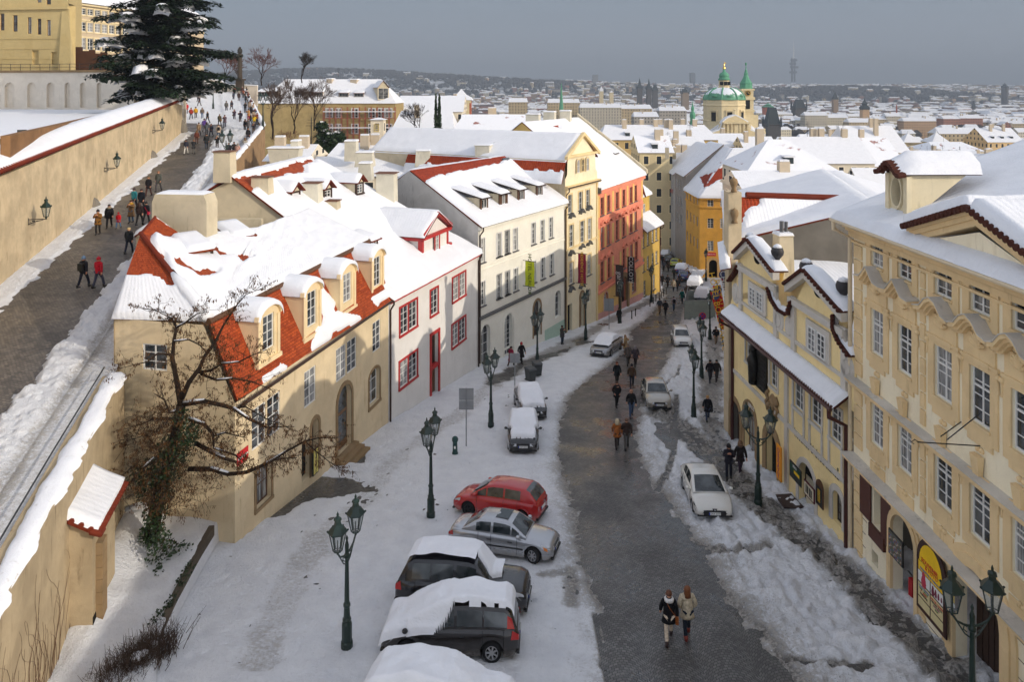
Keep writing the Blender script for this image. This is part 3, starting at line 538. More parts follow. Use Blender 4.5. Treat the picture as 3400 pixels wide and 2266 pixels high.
def slab_chimney(parent,A_,B_,depth,zt,zb,tp=.06,mat=CHIM):
 A_,B_=Vector((A_[0],A_[1],0)),Vector((B_[0],B_[1],0));d=(B_-A_).normalized();n=Vector((-d.y,d.x,0));R4=lambda k,z,g=0:[A_+d*(k-g)-n*g+Vector((0,0,z)),B_-d*(k-g)-n*g+Vector((0,0,z)),B_-d*(k-g)+n*(depth+g)+Vector((0,0,z)),A_+d*(k-g)+n*(depth+g)+Vector((0,0,z))]
 m=MB();m.hexa(R4(0,zb),R4(0,zt-.45));m.hexa(R4(0,zt-.45),R4(tp*2.2,zt));o=m.build('chimney',mat,parent);gsn(o,*R4(tp*2.2,zt-.07),.12);return o
slab_chimney(h1,(c0 .x,39.6),(c1 .x+.2,39.2),1.1,c0 .z,-9.5,.08)
def px_chimney(parent,t,x0,x1,yt,yb,Y,dep=.8,mat=CHIM,taper=.8,snow=.1,ang=-.25,cap=True):
 a,b_=AT(t,x0,yt,Y),AT(t,x1,yb,Y);return chimney(parent,((a.x+b_.x)/2,Y+dep/2),abs(b_.x-a.x)*.9,dep,b_.z,a.z,ang,mat,taper,cap,snow)
px_chimney(h1,'F',45,275,105,600,47.5,1.1,CHIM,.72,0,-.1)
WHP=plaster('white_plaster',lin(226,222,216),.06,.35,lin(170,165,155))
h2=thing('white_house','white two storey house with red window frames, a red doorway and a red gabled attic','house',(-9,56,-22),world=True)
W2=[pxwin(f2,'F',(1378,1250),(1525,1380)),pxwin(f2,'F',(1643,1088),(1706,1262)),pxwin(f2,'F',(1835,978),(1946,1130)),pxwin(f2,'J',(1374,262),(1526,372)),pxwin(f2,'J',(1830,-36),(1946,70))]
zt_=np.mean([W2[i][3]for i in(0,1,2)]);zb_=np.mean([W2[i][2]for i in(0,1,2)]);zt2=np.mean([W2[i][3]for i in(3,4)]);zb2=np.mean([W2[i][2]for i in(3,4)])
for i,w in enumerate(W2):
 w[2:]=(zb_,zt_)if i<3 else(zb2,zt2);f2 .hole(*w);f2 .surround(h2,*w,.13,REDP,.06)
 if i in(0,2,3,4):
  m=(w[0]+w[1])/2;f2 .window(h2,w[0],m-.05,w[2],w[3],2,4,.04);f2 .window(h2,m+.05,w[1],w[2],w[3],2,4,.04);b=MB();f2 .box(b,m-.05,m+.05,w[2],w[3],-.15,.03);b.build('window_mullion',REDP,h2)
 else:f2 .window(h2,*w,2,4,.04)
dw=pxwin(f2,'J',(1648,215),(1710,545));dw[3]=f2 .uz('J',1645,45)[1];f2 .hole(*dw);f2 .surround(h2,*dw,.2,REDP,.1,'door_surround',False)
b=MB();f2 .box(b,dw[0],dw[1],dw[2]-.6,dw[2]+2.1,-.34,-.26);d=b.build('door',WOOD,h2);b=MB();f2 .box(b,dw[0],dw[1],dw[2]+2.1,dw[2]+2.35,-.3,.06);b.build('door_lintel',REDP,h2)
b=MB();f2 .box(b,dw[0],dw[1],dw[2]+2.35,dw[3],-.3,-.26);[f2 .box(b,dw[0]+.1+.18*i,dw[0]+.13+.18*i,dw[2]+2.4,dw[3],-.2,-.17)for i in range(5)];b.build('door_grille',DWOOD,h2)
EZ2=-13.3
f2 .wall('street_wall',WHP,h2,-26,EZ2,.3)
b=MB();b.poly([f2 .pt(0,-25),f2 .pt(0,EZ2),(-17.7,47.2,-5.5),(-24,47.2,-9),(-24,47.2,-25)]);b.build('end_wall',CHIM,h2)
b=MB();f2 .box(b,0,f2 .len,EZ2-.3,EZ2-.02,0,.22);b.build('cornice',REDP,h2);gutter(f2,h2,EZ2+.02,0,f2 .len,DWOOD,.34,f2 .len*.0+.12,-21.4);gutter(f2,h2,EZ2+.02,f2 .len-.3,f2 .len,DWOOD,.34,f2 .len-.1,-23)
RA,RB=Vector((-17.9,47.0,-5.35)),Vector((-16.8,61.5,-5.4))
bare2=[[px('B',*p)for p in((0,1540),(640,1370),(660,1385),(560,1440),(540,1500),(380,1530),(200,1568),(100,1640),(0,1700),(-40,1640))],[px('E',*p)for p in((2020,130),(2352,30),(2352,60),(2180,90),(2020,150),(2110,230),(2140,280),(1960,160))]]
roof(f2 .pt(-.1,EZ2,.4),f2 .pt(f2 .len,EZ2,.4),RB,RA,ORANGE,h2,bare=bare2,t=.26,over=.1)
roof((-24,47,-9.2),(-24,61.5,-9.2),RB,RA,REDTILE,h2,cover=True)
for t_,x_,y_,Y_ in(('F',470,330,50.5),('F',750,300,53.6),('F',1030,240,58)):shed_dormer(h2,AT(t_,x_,y_,Y_),1.0,.85,(.94,-.34),2.2,REDTILE,CHIM,DWOOD,.35,gable=.5)
fg=Facade(f2 .P[:2],(f2 .P+f2 .d)[:2]);fg.P=f2 .P-f2 .n*1.2
gu0,gz0=fg.uz('F',1575,890);gu1,_=fg.uz('F',1790,800);gzs=fg.uz('F',1600,610)[1];gza=fg.uz('F',1715,430)[1];gza=max(gza,gzs+.9);gm=(gu0+gu1)/2
b=MB();b.poly([fg.pt(gu0,gz0),fg.pt(gu1,gz0),fg.pt(gu1,gzs),fg.pt(gm,gza),fg.pt(gu0,gzs)]);L_=6.5
b.quad(fg.pt(gu0,gz0-1),fg.pt(gu0,gzs),fg.pt(gu0,gzs,-L_),fg.pt(gu0,gz0-1,-L_));b.quad(fg.pt(gu1,gz0-1),fg.pt(gu1,gz0-1,-L_),fg.pt(gu1,gzs,-L_),fg.pt(gu1,gzs));at=b.build('attic_gable',WHP,h2)
b=MB();fg.box(b,gu0-.25,gu1+.25,gzs-.22,gzs,-.05,.3)
for s in(-1,1):
 A_=fg.pt(gm+s*(gu1-gu0)/2*1.15,gzs,.32);B_=fg.pt(gm,gza+.12,.32);up=Vector((0,0,.26));b.hexa([A_,B_,B_-fg.n*.4,A_-fg.n*.4],[q+up for q in(A_,B_,B_-fg.n*.4,A_-fg.n*.4)])
 fg.box(b,gm+s*(gu1-gu0)/2-.13,gm+s*(gu1-gu0)/2+.13,gz0,gzs-.2,-.3,.06)
 cu=gm+s*((gu1-gu0)/2+.35);[b.lathe([(.02,-.1),(.34-.1*i,-.1),(.34-.1*i,.1+.05*i),(.02,.1+.05*i)],fg.pt(cu,gz0+.55+.3*i,0),12)for i in range(2)]
fg.box(b,gu0,gu1,gz0+.55,gz0+.65,0,.07);fs=Facade(fg.pt(gu0,0,-L_)[:2],fg.pt(gu0,0,0)[:2]);fs.box(b,0,L_,gzs-.3,gzs-.02,-.1,.25);b.build('red_trim',REDP).parent=at
ww=[gm-.35,gm+.35,gz0+.75,gz0+2.1];fg2=Facade(fg.P[:2],(fg.P+fg.d)[:2]);fg2 .P=fg.P+fg.n*.15;fg2 .window(at,*ww,2,4,.02);fg2 .surround(at,*ww,.12,REDP,.04)
w_=pxwin(fs,'F',(1315,660),(1425,768));fs.P=fs.P+fs.n*.1;fs.window(at,*w_,2,2,.02)
for s in(-1,1):
 A_,B_=fg.pt(gm+s*((gu1-gu0)/2+.35),gzs+.02,.35),fg.pt(gm,gza+.36,.35);C_,D_=fg.pt(gm,gza+.36,-L_-1),fg.pt(gm+s*((gu1-gu0)/2+.35),gzs+.02,-L_+.5)
 roof(A_,D_,C_,B_,REDTILE,h2,t=.24,name='attic_roof',du=.2)
px_chimney(h2,'F',520,690,155,430,51.5,1.1,CHIMD,.85,0,-.1);px_chimney(h2,'F',700,850,310,430,52.5,.9,CHIM,.9,0,-.1);px_chimney(h2,'E',1840,2010,-120,150,46.8,1.0,CHIM,.94,0,-.05)
px_chimney(h2,'F',1165,1345,70,330,60.5,1.3,CHIMD,.95,0,-.1)
b=MB();b.box((-18.2,46.5,-9.2),(5.0,.4,2.4));b.build('parapet_wall',CHIM,h2)
CRM=plaster('cream_white_plaster',lin(240,236,222),.05,.25,lin(190,185,165))
h3=thing('hotel_building','long cream white hotel with five shed dormers on its snowy roof','hotel',(-3,70,-24),world=True)
EZ3=-11.2
def wrow(f,h,lst,w,hh,sur=None,sm=.1,cols=2,rows=4,sill=LEAD,rec=.1,frame=WHITE,arch=0,glass=None):
 pts=[f.uz(t,x,y)for t,x,y in lst];z1=float(np.median([p[1]for p in pts]))
 for u,_ in pts:
  r=(u,u+w,z1-hh,z1);f.hole(*r,arch);f.window(h,*r,cols,rows,rec,frame=frame,arch=arch,transom=.68 if rows==4 else None,glass=glass)
  if sur:f.surround(h,*r,sm,sur,.04,sill=False,arch=arch)
  if sill:b=MB();f.box(b,u-.12,u+w+.12,z1-hh-.1,z1-hh,-.02,.14);b.build('window_sill',sill,h)
 return z1
wrow(f3,h3,[('F',2073,660),('F',2218,608),('F',2292,580),('G',0,596),('G',70,572),('G',142,550),('G',300,498),('G',378,478),('G',453,455)],.72,2.0,WHITE)
wrow(f3,h3,[('F',2075,1030),('F',2220,965),('F',2294,930),('G',0,955),('G',72,930),('G',145,903),('G',303,838),('G',382,795),('G',460,770)],.72,2.0,WHITE)
for t_,lt,rb,a_ in(('F',(2082,1400),(2160,1700),1),('F',(2285,1305),(2365,1620),1),('G',(58,1300),(132,1570),1),('G',(500,1098),(552,1300),1)):
 r=pxwin(f3,t_,lt,rb);f3 .hole(*r,a_);f3 .window(h3,*r,2,4,.25,arch=a_,glass=GLASS if t_=='G' and lt[0]==500 else None);f3 .surround(h3,*r,.14,CRM,.04,arch=a_,sill=False)
dr=pxwin(f3,'G',(318,1185),(378,1430));dr[2]-=.4;f3 .hole(*dr,1);b=MB();f3 .box(b,dr[0],dr[1],dr[2],dr[3]-1.3,-.34,-.28);b.build('door',DWOOD,h3);f3 .window(h3,dr[0],dr[1],dr[3]-1.3,dr[3],3,2,.25,frame=WOOD,arch=1);f3 .surround(h3,*dr,.2,STONE,.05,'door_surround',False,1)
f3 .wall('street_wall',CRM,h3,-27.5,EZ3,.34)
b=MB();z_=f3 .uz('G',0,1255)[1];f3 .box(b,0,f3 .len,z_-.12,z_+.12,0,.22);b.build('string_course',LEAD,h3);b=MB();z_=f3 .uz('G',0,860)[1];f3 .box(b,0,f3 .len,z_-.05,z_+.05,0,.07);f3 .box(b,0,f3 .len,EZ3-.35,EZ3-.03,0,.25);f3 .box(b,0,f3 .len,z_+.25,z_+.3,0,.05);b.build('cornice',CRM,h3)
GRN=flat('mint_plinth',lin(176,200,182),.8);b=MB();u_=f3 .uz('G',415,1480)[0];b.hexa([f3 .pt(u_,-26.5,.03),f3 .pt(f3 .len,-26.5,.03),f3 .pt(f3 .len,-23.0,.03),f3 .pt(u_,-23.0,.03)],[f3 .pt(u_,-26.5,.0),f3 .pt(f3 .len,-26.5,0),f3 .pt(f3 .len,-23.0,0),f3 .pt(u_,-23.0,0)]);b.build('plinth',GRN,h3)
n3i=-f3 .n;ra,rb_=f3 .pt(0,-6.95)+n3i*7.2,f3 .pt(f3 .len,-6.85)+n3i*7.2
b=MB();b.poly([f3 .pt(0,-27),f3 .pt(0,EZ3),ra,f3 .pt(0,EZ3+2)+n3i*10.5,f3 .pt(0,-27)+n3i*10.5]);b.poly([f3 .pt(f3 .len,-27),f3 .pt(f3 .len,-27)+n3i*12,f3 .pt(f3 .len,EZ3)+n3i*12,rb_,f3 .pt(f3 .len,EZ3)]);b.build('end_wall',plaster('grey_render',lin(206,202,196),.08,.5),h3)
bare3=[[px('B',*p)for p in((1465,1470),(2270,1350),(2400,1320),(2420,1345),(2230,1420),(1950,1480),(1700,1530),(1560,1580))]]
A3=(f3 .pt(-.15,EZ3,.45),f3 .pt(f3 .len,EZ3,.45),rb_,ra)
roof(*A3,REDTILE,h3,bare=bare3,t=.24,over=.08,nz=.5);roof(f3 .pt(0,EZ3)+n3i*14,f3 .pt(f3 .len,EZ3)+n3i*14,rb_,ra,REDTILE,h3)
gutter(f3,h3,EZ3-.02,0,f3 .len,DWOOD,.42,.15,-22.6);gutter(f3,h3,EZ3-.02,f3 .len-1,f3 .len,DWOOD,.42,f3 .len-.15,-25)
for t_,x_,y_ in(('F',2115,400),('F',2280,365),('G',55,360),('G',215,325),('G',372,285)):
 sx,sy=px(t_,x_,y_);u,v=0,0;best=None
 for uu in np.linspace(1,f3 .len-1,60):
  for w_ in np.linspace(1,6,30):
   p_=f3 .pt(uu,EZ3+(w_+.45)*(4.3/7.65),-w_);e_=abs(CX+F*p_.x/p_.y-sx)+abs(HY-F*p_.z/p_.y-sy)
   if best is None or e_<best[0]:best=(e_,p_)
 shed_dormer(h3,best[1]+Vector((0,0,.05)),1.05,1.15,f3 .n[:2],3.2,DWOOD,CHIM,WOOD,.4,cols=2,pitch=.22,t=.16,rows=1)
b=MB();s_=MB()
p_=AT('B',2320,1395,77.2);b.box(p_,(1.3,.9,.12),(f3 .d,(n3i*.86+Vector((0,0,.5))).normalized(),Vector((0,0,1))));b.build('skylight',GLASS,h3)
# ================================================ lettering helper
def text_mesh(name,s,size,loc,right,up,mat,parent=None,ext=.004,sx=1.0,align='CENTER'):
 c=bpy.data.curves.new('lettering','FONT');c.body=s;c.size=size;c.extrude=ext;c.align_x=align;c.align_y='CENTER';c.resolution_u=2
 o=bpy.data.objects.new('lettering',c);COL.objects.link(o);dg=bpy.context.evaluated_depsgraph_get();me=bpy.data.meshes.new_from_object(o.evaluated_get(dg));bpy.data.objects.remove(o);bpy.data.curves.remove(c)
 r,u=Vector(right).normalized(),Vector(up).normalized();n=r.cross(u);M_=Matrix(((r.x*sx,u.x,n.x,loc[0]),(r.y*sx,u.y,n.y,loc[1]),(r.z*sx,u.z,n.z,loc[2]),(0,0,0,1)));me.transform(M_)
 me.materials.clear();me.materials.append(mat);q=bpy.data.objects.new(name,me);COL.objects.link(q)
 if parent:link(q,parent)
 return q
WTXT=flat('white_lettering',(.75,.75,.72),.6,var=0);YTXT=flat('yellow_lettering',lin(235,190,60),.6,var=0);BTXT=flat('black_lettering',(.02,.018,.016),.6,var=0);RTXT=flat('red_lettering',lin(200,40,34),.6,var=0)
def banner(label,base,d,w,h,col,txt,tmat,size,wall,cat='banner',name='banner',vertical=True,flip=1):
 """cloth hung from two iron bars; d: unit vector along the bar away from the wall, base: top inner corner"""
 base=Vector(base);d=Vector((d[0],d[1],0)).normalized();n=Vector((-d.y,d.x,0));t=thing(name,label,cat,base-Vector((0,0,h)),world=True)
 nz_,nu=16,8;V=np.array([[tuple(base+d*(w*i/nu)-Vector((0,0,h*j/nz_))+n*(.03*math.sin(j*.7+i*.5)))for i in range(nu+1)]for j in range(nz_+1)]);m=flat(name+'_cloth',col,.8,var=.1);grid_obj('cloth',V,m,t);V2=V.copy();V2+=np.array(n)*.012;grid_obj('cloth_back',V2,m,t)
 b=MB();b.tube([base-d*.25+Vector((0,0,.04)),base+d*(w+.15)+Vector((0,0,.04))],.03,6);b.tube([base-d*.25-Vector((0,0,h+.04)),base+d*(w+.15)-Vector((0,0,h+.04))],.03,6);b.build('bracket',IRON,t)
 if txt:
  for s in(-1,1):
   r=Vector((0,0,-1))if vertical else d*(-s);u=d*(s*-1)*-1 if vertical else Vector((0,0,1))
   if vertical:u=r.cross(n*s)*-1;u=(n*s).cross(r)
   text_mesh('lettering',txt,size,base+d*w/2-Vector((0,0,h*.52))+n*(s*.055+.006),r,u,tmat,t)
 return t
C4=plaster('cream_stucco',lin(232,208,158),.08,.4,lin(150,125,90));C4L=plaster('pale_stucco',lin(240,228,196),.06,.3,lin(170,150,110))
h4=thing('gabled_house','narrow cream house with a tall baroque gable and a dark red banner','house',(7,78,-25),world=True);EZ4=-9.75
wrow(f4,h4,[('G',614,272),('G',707,232),('G',771,205)],1.0,1.9,C4,.16,2,3);wrow(f4,h4,[('G',626,535),('G',722,487),('G',786,458)],1.0,2.3,C4,.16,2,4);wrow(f4,h4,[('G',626,855),('G',722,806),('G',782,768)],1.0,2.2,C4,.16,2,4)
sd=pxwin(f4,'G',(612,1215),(652,1470));f4 .hole(*sd);b=MB();f4 .box(b,sd[0],sd[1],sd[2],sd[3],-.34,-.3);b.build('shop_door',DARK,h4);sd2=pxwin(f4,'G',(722,1110),(752,1400));f4 .hole(*sd2,1);b=MB();f4 .box(b,sd2[0],sd2[1],sd2[2],sd2[3],-.34,-.3);b.build('door',DWOOD,h4);f4 .surround(h4,*sd2,.25,STONE,.06,'door_surround',False,1)
sd3=pxwin(f4,'G',(786,1075),(815,1180));f4 .hole(*sd3,1);f4 .window(h4,*sd3,2,3,.15,arch=1)
f4 .wall('street_wall',C4L,h4,-28,EZ4,.3)
sh=[f4 .uz('C',440,1100),f4 .uz('C',600,905),f4 .uz('C',697,1050)];gx=f4 .len/2;z1_,z2_=sh[0][1],-4.5
b=MB();b.poly([f4 .pt(0,EZ4),f4 .pt(f4 .len,EZ4),f4 .pt(f4 .len,-8.9),f4 .pt(f4 .len-.45,-8.5),f4 .pt(f4 .len-.6,z1_),f4 .pt(f4 .len-.3,z1_),f4 .pt(gx,z2_),f4 .pt(.3,z1_),f4 .pt(.6,z1_),f4 .pt(.45,-8.5),f4 .pt(0,-8.9)]);b.build('gable_wall',C4L,h4)
b=MB();f4 .box(b,-.15,f4 .len+.15,EZ4-.2,EZ4+.12,0,.4);f4 .box(b,0,f4 .len,-16.2,-16.0,0,.15);f4 .box(b,.2,f4 .len-.2,z1_-.2,z1_+.05,0,.3)
for s in(-1,1):
 A_,B_=f4 .pt(gx+s*(gx+.1),z1_+.0,0),f4 .pt(gx,z2_+.2,0);b.hexa([A_,B_,B_-Vector((0,0,.35)),A_-Vector((0,0,.35))],[q+f4 .n*.35 for q in(A_,B_,B_-Vector((0,0,.35)),A_-Vector((0,0,.35)))])
f4 .box(b,-.02,.35,EZ4,-27,-.01,.1);f4 .box(b,f4 .len-.35,f4 .len+.02,EZ4,-27,-.01,.1);b.build('stucco_trim',C4,h4)
gw=[f4 .uz('C',525,1172),f4 .uz('C',572,1155),f4 .uz('C',612,1140)]
for i_,u in enumerate((gx-1.5,gx-.35,gx+.8)):q=Facade(f4 .P[:2],(f4 .P+f4 .d)[:2]);q.P=f4 .P+f4 .n*.14;q.window(h4,u,u+.7,-8.5,-7.1,2,2,.02,arch=1,frame=C4 if i_==1 else WHITE);q.surround(h4,u,u+.7,-8.5,-7.1,.12,C4,.02,arch=1,sill=False)
for lst in([(650,430),(740,392),(805,362)],[(650,755),(740,697),(805,668)],[(650,1070),(740,1040)]):
 for x,y in lst:
  u,z=f4 .uz('G',x-32,y+30);b=MB();P_=[(u,z),(u+.5,z+.42),(u+1.0,z)]
  for p,q in zip(P_[:-1],P_[1:]):b.hexa([f4 .pt(*p,0),f4 .pt(*q,0),f4 .pt(q[0],q[1]+.14,0),f4 .pt(p[0],p[1]+.14,0)],[f4 .pt(*p,.4),f4 .pt(*q,.4),f4 .pt(q[0],q[1]+.14,.4),f4 .pt(p[0],p[1]+.14,.4)])
  b.build('window_hood',LEAD,h4)
n4=-f4 .n;bk=26
for s,cov in((-1,True),(1,True)):
 A_=f4 .pt(gx+s*gx,z1_-.6)+f4 .n*.1;D_=f4 .pt(gx,z2_+.1)+f4 .n*.1;B_=A_+n4*bk;C_=D_+n4*bk;roof(A_,B_,C_,D_,REDTILE,h4,t=.25,du=.35,nz=.2)
A_=f4 .pt(-.1,z1_-.6);roof(f4 .pt(-1.2,-9.2)+f4 .n*.2,f4 .pt(-1.2,-9.2)+n4*20,A_+n4*20,A_+f4 .n*.1,PANTILE,h4,name='lower_roof',t=.16,du=.25,melt=lambda u,v,lu,lv:(1.25-v))
px_chimney(h4,'B',2040,2170,1260,1400,80,1.1,CHIMD,1.15,.1);px_chimney(h4,'B',2195,2305,1235,1400,81,1.0,CHIMD,.9,.1)
b=MB();b.quad(f4 .pt(0,-27),f4 .pt(0,-7),f4 .pt(0,-7)+n4*25,f4 .pt(0,-27)+n4*25);b.build('end_wall',CHIM,h4)
gutter(f4,h4,EZ4-.05,-.1,f4 .len,DWOOD,.45,.05,-25)
RED5=plaster('salmon_plaster',lin(236,150,122),.07,.3,lin(140,70,55));YEL5=plaster('yellow_panel',lin(236,196,120),.06,.25);PINK5=plaster('pink_plinth',lin(214,160,150),.08,.4)
h5=thing('red_palace','salmon red palace with yellow wall panels and arched window pediments','palace',(13,89,-27),world=True);EZ5=-10.85
X5=(898,955,1030,1088,1152,1192)
def hood5(z,lst,arch):
 for u in lst:
  b=MB();n=6 if arch else 2;P_=[(u-.15+1.4*i/n,z+.25+(.42*math.sin(math.pi*i/n)if arch else(.45 if i==1 else 0)))for i in range(n+1)]
  for p,q in zip(P_[:-1],P_[1:]):b.hexa([f5 .pt(*p,0),f5 .pt(*q,0),f5 .pt(q[0],q[1]+.14,0),f5 .pt(p[0],p[1]+.14,0)],[f5 .pt(*p,.3),f5 .pt(*q,.3),f5 .pt(q[0],q[1]+.14,.3),f5 .pt(p[0],p[1]+.14,.3)])
  b.build('window_hood',RED5,h5)
RFR=flat('rust_window_frame',lin(168,88,64),.6)
za=wrow(f5,h5,[('G',x,y)for x,y in zip(X5,(285,262,235,212,187,168))],1.0,2.0,RED5,.14,2,3,frame=RFR);zb5=wrow(f5,h5,[('G',x,y)for x,y in zip(X5,(540,515,480,450,422,398))],1.0,2.4,RED5,.14,2,4,frame=RFR);zc=wrow(f5,h5,[('G',x,y)for x,y in zip((900,960,1090,1155,1198),(838,812,755,690,665))],1.0,2.4,RED5,.14,2,4,frame=RFR)
us5=[f5 .uz('G',x,300)[0]for x in X5];hood5(zb5,us5,True);hood5(zc,[f5 .uz('G',x,800)[0]for x in(900,960,1090,1155,1198)],False)
for lt,rb in(((925,1112),(962,1255)),((1172,925),(1203,1085))):r=pxwin(f5,'G',lt,rb);f5 .hole(*r,1);f5 .window(h5,*r,2,4,.2,arch=1);f5 .surround(h5,*r,.15,PINK5,.04,arch=1)
pr=pxwin(f5,'G',(1065,985),(1122,1230));f5 .hole(*pr,1);b=MB();f5 .box(b,pr[0],pr[1],pr[2]-1,pr[3],-.34,-.3);b.build('portal_door',DWOOD,h5);f5 .surround(h5,*pr,.55,STONE,.25,'portal_surround',False,1)
f5 .wall('street_wall',RED5,h5,-30,EZ5,.3)
zl=zc-3.3;b=MB();f5 .box(b,0,f5 .len,-30,zl-.1,.0,.03);
lw=Facade(f5 .P[:2],(f5 .P+f5 .d)[:2]);lw.P=f5 .P+f5 .n*.035;lw.len=f5 .len;lw.holes=[h for h in f5 .holes if h[3]<zl+.5];lw.wall('ground_floor_wall',YEL5,h5,-30,zl,.2)
b=MB();ul=sorted(us5);mids=[.4]+[(a+1+b_)/2 for a,b_ in zip(ul[:-1],ul[1:])]+[f5 .len-.5]
for m in mids:
 for z0,z1 in((za-2.1,za+.3),(zb5-2.4,zb5-.1),(zc-2.4,zc-.1)):f5 .box(b,m-.28,m+.28,z0,z1,0,.035)
b.build('wall_panel',YEL5,h5)
b=MB();f5 .box(b,0,f5 .len,EZ5-.5,EZ5-.05,0,.35);f5 .box(b,0,f5 .len,zl-.1,zl+.15,0,.2);f5 .box(b,0,f5 .len,za-2.75,za-2.55,0,.1);b.build('cornice',RED5,h5)
b=MB();b.hexa([f5 .pt(0,-30,.06),f5 .pt(f5 .len,-30,.06),f5 .pt(f5 .len,-26.2,.06),f5 .pt(0,-24.6,.06)],[f5 .pt(0,-30,0),f5 .pt(f5 .len,-30,0),f5 .pt(f5 .len,-26.2,0),f5 .pt(0,-24.6,0)]);b.build('plinth',PINK5,h5)
n5=-f5 .n;r5a,r5b=f5 .pt(0,-3.55)+n5*9.3,f5 .pt(f5 .len,-3.55)+n5*9.3
roof(f5 .pt(-.1,EZ5,.5),f5 .pt(f5 .len+.1,EZ5,.5),r5b,r5a,REDTILE,h5,t=.28,du=.3,bare=[[px('C',*p)for p in((330,830),(420,815),(400,850),(345,845))]]);roof(f5 .pt(0,EZ5)+n5*18.6,f5 .pt(f5 .len,EZ5)+n5*18.6,r5b,r5a,REDTILE,h5,t=.2,du=.5)
b=MB();b.poly([f5 .pt(0,-30),f5 .pt(0,EZ5),r5a,f5 .pt(0,EZ5)+n5*18.6,f5 .pt(0,-30)+n5*18.6]);b.poly([f5 .pt(f5 .len,-30),f5 .pt(f5 .len,-30)+n5*18.6,f5 .pt(f5 .len,EZ5)+n5*18.6,r5b,f5 .pt(f5 .len,EZ5)]);b.build('end_wall',plaster('ochre_gable',lin(196,166,100)),h5)
b=MB();A_,B_=f5 .pt(f5 .len,EZ5+.1,.5),r5b;b.hexa([A_,B_,B_+Vector((0,0,.55)),A_+Vector((0,0,.55))],[q+f5 .d*.5 for q in(A_,B_,B_+Vector((0,0,.55)),A_+Vector((0,0,.55)))]);b.build('firewall',CHIM,h5);gsn(h5,*[q+Vector((0,0,.5))for q in(A_,A_+f5 .d*.5,B_+f5 .d*.5,B_)],.2)
for x,y in((785,1190),(890,1150)):shed_dormer(h5,AT('C',x,y,93.2 if x<800 else 95.5),1.0,1.2,f5 .n[:2],3.2,DWOOD,CHIM,WOOD,.4,pitch=.25,t=.2,rows=1)
for i,x in enumerate(((120,250),(275,385),(418,520))):px_chimney(h5,'C',x[0],x[1],(730,710,702)[i],830,(92,94,96)[i],1.3,CHIMD,.97,.14)
b=MB();f5 .box(b,-.15,.0,EZ5-.4,EZ5+.2,-.2,.5);b.build('gutter_end',LEAD,h5)
YEL6=plaster('old_yellow_plaster',lin(206,172,92),.12,.55,lin(120,100,60))
h6=thing('yellow_corner_house','small old yellow house with a snowy pent roof beyond the red palace','house',(19,99.5,-28),world=True);EZ6=-18.4
wrow(f6,h6,[('G',1262,610),('G',1302,585),('G',1344,560),('G',1376,540)],.8,1.7,None);wrow(f6,h6,[('G',1262,840),('G',1302,800),('G',1344,755),('G',1376,725)],.8,1.7,None);wrow(f6,h6,[('G',1272,1030),('G',1352,930)],.9,2.0,None,rows=3)
f6 .wall('street_wall',YEL6,h6,-31,EZ6,.2);n6=-f6 .n
roof(f6 .pt(-.1,EZ6,.6),f6 .pt(f6 .len+.1,EZ6,.6),f6 .pt(f6 .len,EZ6+1.8,-1.6),f6 .pt(0,EZ6+1.8,-1.6),REDTILE,h6,name='pent_roof',t=.2)
q=Facade(f6 .P[:2],(f6 .P+f6 .d)[:2]);q.P=f6 .P+n6*1.5;q.len=f6 .len;q.wall('attic_wall',YEL6,h6,EZ6+1.2,-14.2,.2,top=[(.6,-14.2),(3.4,-14.2),(2.0,-12.3)])
for u in(1.3,3.9):q.P=f6 .P+n6*1.35;q.window(h6,u,u+.8,-17,-15.4,2,3,.0)
roof(q.pt(-.1,-14.3,.3),q.pt(f6 .len,-14.3,.3),q.pt(f6 .len,-9.8,-6),q.pt(-.1,-9.8,-6),REDTILE,h6,t=.24)
for s in(-1,1):roof(q.pt(2+s*1.7,-14.3,.5),q.pt(2+s*1.7,-14.3,-3),q.pt(2,-12.2,-3),q.pt(2,-12.2,.5),REDTILE,h6,name='gable_roof',t=.3,du=.15)
b=MB();b.quad(f6 .pt(f6 .len,-31),f6 .pt(f6 .len,EZ6),f6 .pt(f6 .len,-10,-6),f6 .pt(f6 .len,-31,-6));b.build('end_wall',PINK5,h6)
gutter(f6,h6,EZ6,0,f6 .len,COPPERP,.6,f6 .len-.1,-29)
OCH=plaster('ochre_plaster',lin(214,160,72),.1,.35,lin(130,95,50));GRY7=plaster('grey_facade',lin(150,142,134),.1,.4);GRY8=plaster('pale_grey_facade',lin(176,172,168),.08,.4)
f7=Facade((32.2,137.0),(32.3,127.4));f7b=Facade((32.3,127.4),(46,126));h7=thing('ochre_building','ochre yellow corner building facing up the street with white cross windows','building',(32.3,127.4,-31),world=True);EZ7=-18.3
def zrow(f,h,z1,us,w,hh,**k):
 for u in us:f.hole(u,u+w,z1-hh,z1);f.window(h,u,u+w,z1-hh,z1,k.get('cols',2),k.get('rows',4),.1)
z2x=lambda x,y:('S',2150+x*.1913,600+y*.1913)
w0=f7b.uz(*z2x(1040,330));w1=f7b.uz(*z2x(1145,450));ww7=w1[0]-w0[0]
for ya,yb in((330,450),(655,825),(1045,1222)):
 za_,zb_=f7b.uz(*z2x(1040,ya))[1],f7b.uz(*z2x(1040,yb))[1]
 for k in range(3):u=w0[0]+k*(ww7*2.1);f7b.hole(u,u+ww7,zb_,za_);f7b.window(h7,u,u+ww7,zb_,za_,2,4,.12)
 for k in range(4):u=.7+k*2.3;f7 .hole(u,u+ww7*.8,zb_,za_);f7 .window(h7,u,u+ww7*.8,zb_,za_,2,4,.12)
